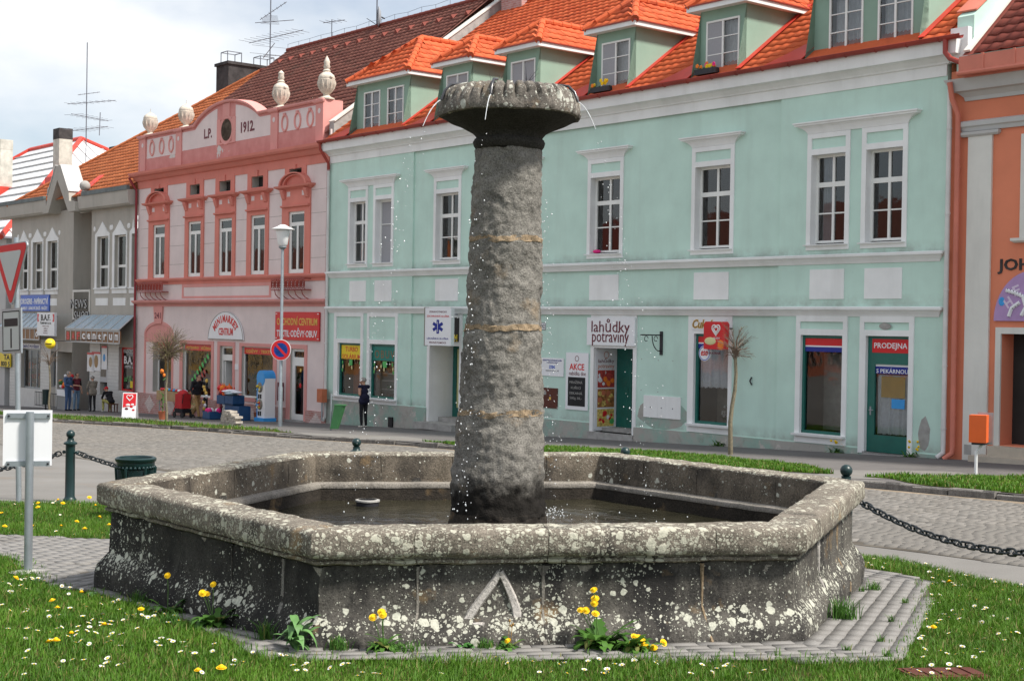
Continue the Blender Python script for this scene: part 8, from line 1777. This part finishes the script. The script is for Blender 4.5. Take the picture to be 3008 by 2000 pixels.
def broad(x, y, label, n=9, L=.13, W=.05, seed=0, mat='leaf_pale', h=.0):
    r = random.Random(seed); t = thing('broadleaf_weed', (x, y, gz(x, y)+.03), label, 'weed')
    for i in range(n):
        m = MB(); leaf(m, (r.gauss(0, .012), r.gauss(0, .012), h*r.random()), 6.28*i/n+r.gauss(0, .3), L*r.uniform(.7, 1.2), W*r.uniform(.7, 1.15), r.uniform(.5, 1.4), r.uniform(.6, 1.2), 0, 7); m.build('leaf', mat, t, True)
    return t
def fpt(px_, off=.05):       # a point at the foot of the front wall by its place along the side (0..1 from corner B to C)
    n = hexn(1); tv = Vector((-n.y, n.x, 0)); o = 2.70+off; p = HC+n*o+tv*((px_*2-1)*o*tan(radians(30))); return p.x, p.y
def lpt(t_, off=.05):
    n = hexn(0); tv = Vector((-n.y, n.x, 0)); o = 2.70+off; p = HC+n*o+tv*((t_*2-1)*o*tan(radians(30))); return p.x, p.y
def rpt(t_, off=.05):
    n = hexn(2); tv = Vector((-n.y, n.x, 0)); o = 2.70+off; p = HC+n*o+tv*((t_*2-1)*o*tan(radians(30))); return p.x, p.y
broad(*lpt(.985, .06), 'big pale green broad-leaved weed at the front left corner of the fountain', 34, .17, .034, 1, 'leaf_pale', .16)
tuft(*lpt(.86, .04), 'dark grass tuft at the foot of the dark fountain side near the front corner', 70, .14, 2)
dandelion_plant(*lpt(.66, .05), [(-.06, .22), (.0, .27), (-.04, .21)], 'dandelion with three flowers against the dark side of the fountain', 50, .20, 3, hs=1.05)
dandelion_plant(*lpt(.46, .05), [(.0, .26)], 'tall dandelion with a single flower against the dark fountain side', 28, .17, 4)
tuft(*lpt(.30, .04), 'small grass tuft at the dark fountain side', 50, .11, 5); broad(*lpt(.15, .16), 'small round-leaved seedling on the pavers beside the dark fountain side', 5, .06, .03, 6)
tuft(*lpt(.58, .24), 'yellowish tuft of weeds between the pavers by the dark fountain side', 60, .08, 7, mat='weed'); tuft(*fpt(.065, .03), 'dark tuft under the front left corner of the fountain', 70, .10, 8)
dandelion_plant(*fpt(.15, .04), [(-.06, .20), (-.01, .235), (.0, .22)], 'dandelion with three flowers at the front wall left of the cement wedge', 40, .17, 9, hs=1.1)
tuft(*fpt(.20, .10), 'low spreading weed tuft before the front wall', 90, .07, 10, sp=.06); broad(*fpt(.30, .03), 'small round-leaved weed under the cement wedge', 7, .08, .028, 11, 'leaf_big')
dandelion_plant(*fpt(.385, .05), [(.0, .055)], 'dandelion with one low flower and brown seed stalks under the cement wedge', 26, .12, 12); tuft(*fpt(.34, .03), 'short green tuft at the foot of the cement wedge', 60, .07, 13)
for q, (hx, hz) in enumerate(((.01, .17), (.02, .15), (.0, .14))):
    x, y = fpt(.385, .06); o = thing('seed_stalk', (x+.01*q, y, gz(x, y)+.03), 'thin brown seed stalk standing before the cement wedge', 'stalk', group='brown seed stalks'); m = MB(); m.tube([(0, 0, 0), (hx, 0, hz)], .002, 4); m.ball((hx, 0, hz), .007, 6, 0, (1, 1, 1.5)); m.build('stalk', 'dead_stalk', o, True)
dandelion_plant(*fpt(.56, .07), [(-.115, .23), (-.085, .23), (-.03, .30), (-.035, .275), (-.04, .355), (-.028, .215)], 'large dandelion clump with a tall cluster of yellow heads before the front wall', 80, .24, 14, hs=1.15)
dandelion_plant(*fpt(.615, .16), [(.03, .075), (.045, .06), (.03, .035), (-.01, .03), (.075, .02), (.12, .02), (.18, .05), (.0, .10)], 'flattened dandelion clump with many heads lying towards the lawn', 50, .18, 15, hs=1.2)
tuft(*rpt(.33, .06), 'bushy green and brown weed at the joint of the right fountain side', 150, .16, 16, sp=.05); tuft(*rpt(.82, .10), 'low weed at the back end of the right fountain side', 60, .09, 17)
for q, (a, b) in enumerate(((2.05, 8.62), (2.34, 8.95), (2.62, 9.75), (2.95, 10.6), (2.78, 11.2), (2.25, 8.45))): tuft(a, b, 'small grass tuft in a joint of the right-hand pavers', 22, .06, 20+q, sp=.012).__setitem__('group', 'tufts between the right-hand pavers')
for (u, d), lab, fl in (((22.9, .16), 'yellow-flowering weed growing at the foot of the mint wall below the shop window', True), ((19.2, .15), 'green weed growing at the foot of the mint wall behind the young tree', False), ((25.0, .2), 'small yellow weed beside the bakery door', True)):
    p = ST(u, d); r = random.Random(int(u*10)); t = thing('wall_weed', (p.x, p.y, gz(p.x, p.y)+KERB), lab, 'weed'); m = MB()
    for i in range(40): leaf(m, (r.gauss(0, .08), r.gauss(0, .04), 0), r.uniform(0, 6.28), r.uniform(.1, .26), .025, r.uniform(.6, 1.6), .9)
    m.build('leaf', 'weed', t, True)
    if fl:
        for i in range(7): q = MB(); q.ball((r.uniform(-.2, .2), r.uniform(-.1, 0), r.uniform(.15, .38)), .03, 7); q.build('flower', 'dandelion', t, True)
# iron drain grate sunk in the lawn
t = thing('drain_grate', (2.45, 8.02, gz(2.45, 8.02)+.035), 'rusty brown iron drain grate sunk in the front lawn', 'drain', rot=(-.0425, 0, .12))
m = MB(); m.box(-.22, .22, -.13, .13, -.03, .0); m.build('frame', 'brown_box', t)
for i in range(5): m = MB(); m.box(-.20+.085*i, -.15+.085*i, -.10, .10, 0, .006); m.build('bar', 'brown_box', t)
# ---------------------------------------------------------------- houses across the square, seen only mirrored in the window panes
for i, (ua, ub, h, wm, rm, lab) in enumerate(((-118, -84, 9.5, 'yellow_house', 'tile_brown', 'ochre yellow house across the square, mirrored in the pink house windows'), (-83.5, -58, 8.5, 'orange_house', 'tile_aged', 'orange house across the square, mirrored in shop panes'), (-57.5, -30, 8.0, 'offwhite', 'tile_dark', 'off-white house across the square, mirrored in mint house windows'), (-29.5, 0, 7.5, 'salmon', 'tile_brown', 'salmon house across the square, mirrored in the mint house windows'))):
    d = 48.0; zb = pz(ua, 8)+1.3; t = sthing('house', ua, d, zb, lab, 'house', 'houses across the square'); L = ub-ua
    m = MB(); m.box(0, L, -8, 0, 0, h); m.build('wall', wm, t); m = MB(); m.add([(-.3, .4, h), (L+.3, .4, h), (L+.3, -8.4, h), (-.3, -8.4, h), (-.3, -4, h+4.5), (L+.3, -4, h+4.5)], [(0, 1, 5, 4), (2, 3, 4, 5), (0, 4, 3), (1, 2, 5)]); m.build('roof', rm, t)
    for k in range(int(L/2.8)):
        for z0, z1 in ((1.0, 2.8), (h-3.4, h-1.2)): m = MB(); x = 1+2.8*k; m.box(x, x+1.1, -.02, .02, z0, z1); w = m.build('window', 'interior', t); m = MB(); m.frame(x-.14, x+1.24, z0-.14, z1+.14, [(x, x+1.1, z0, z1)], .05, .05); m.build('surround', 'offwhite', w)
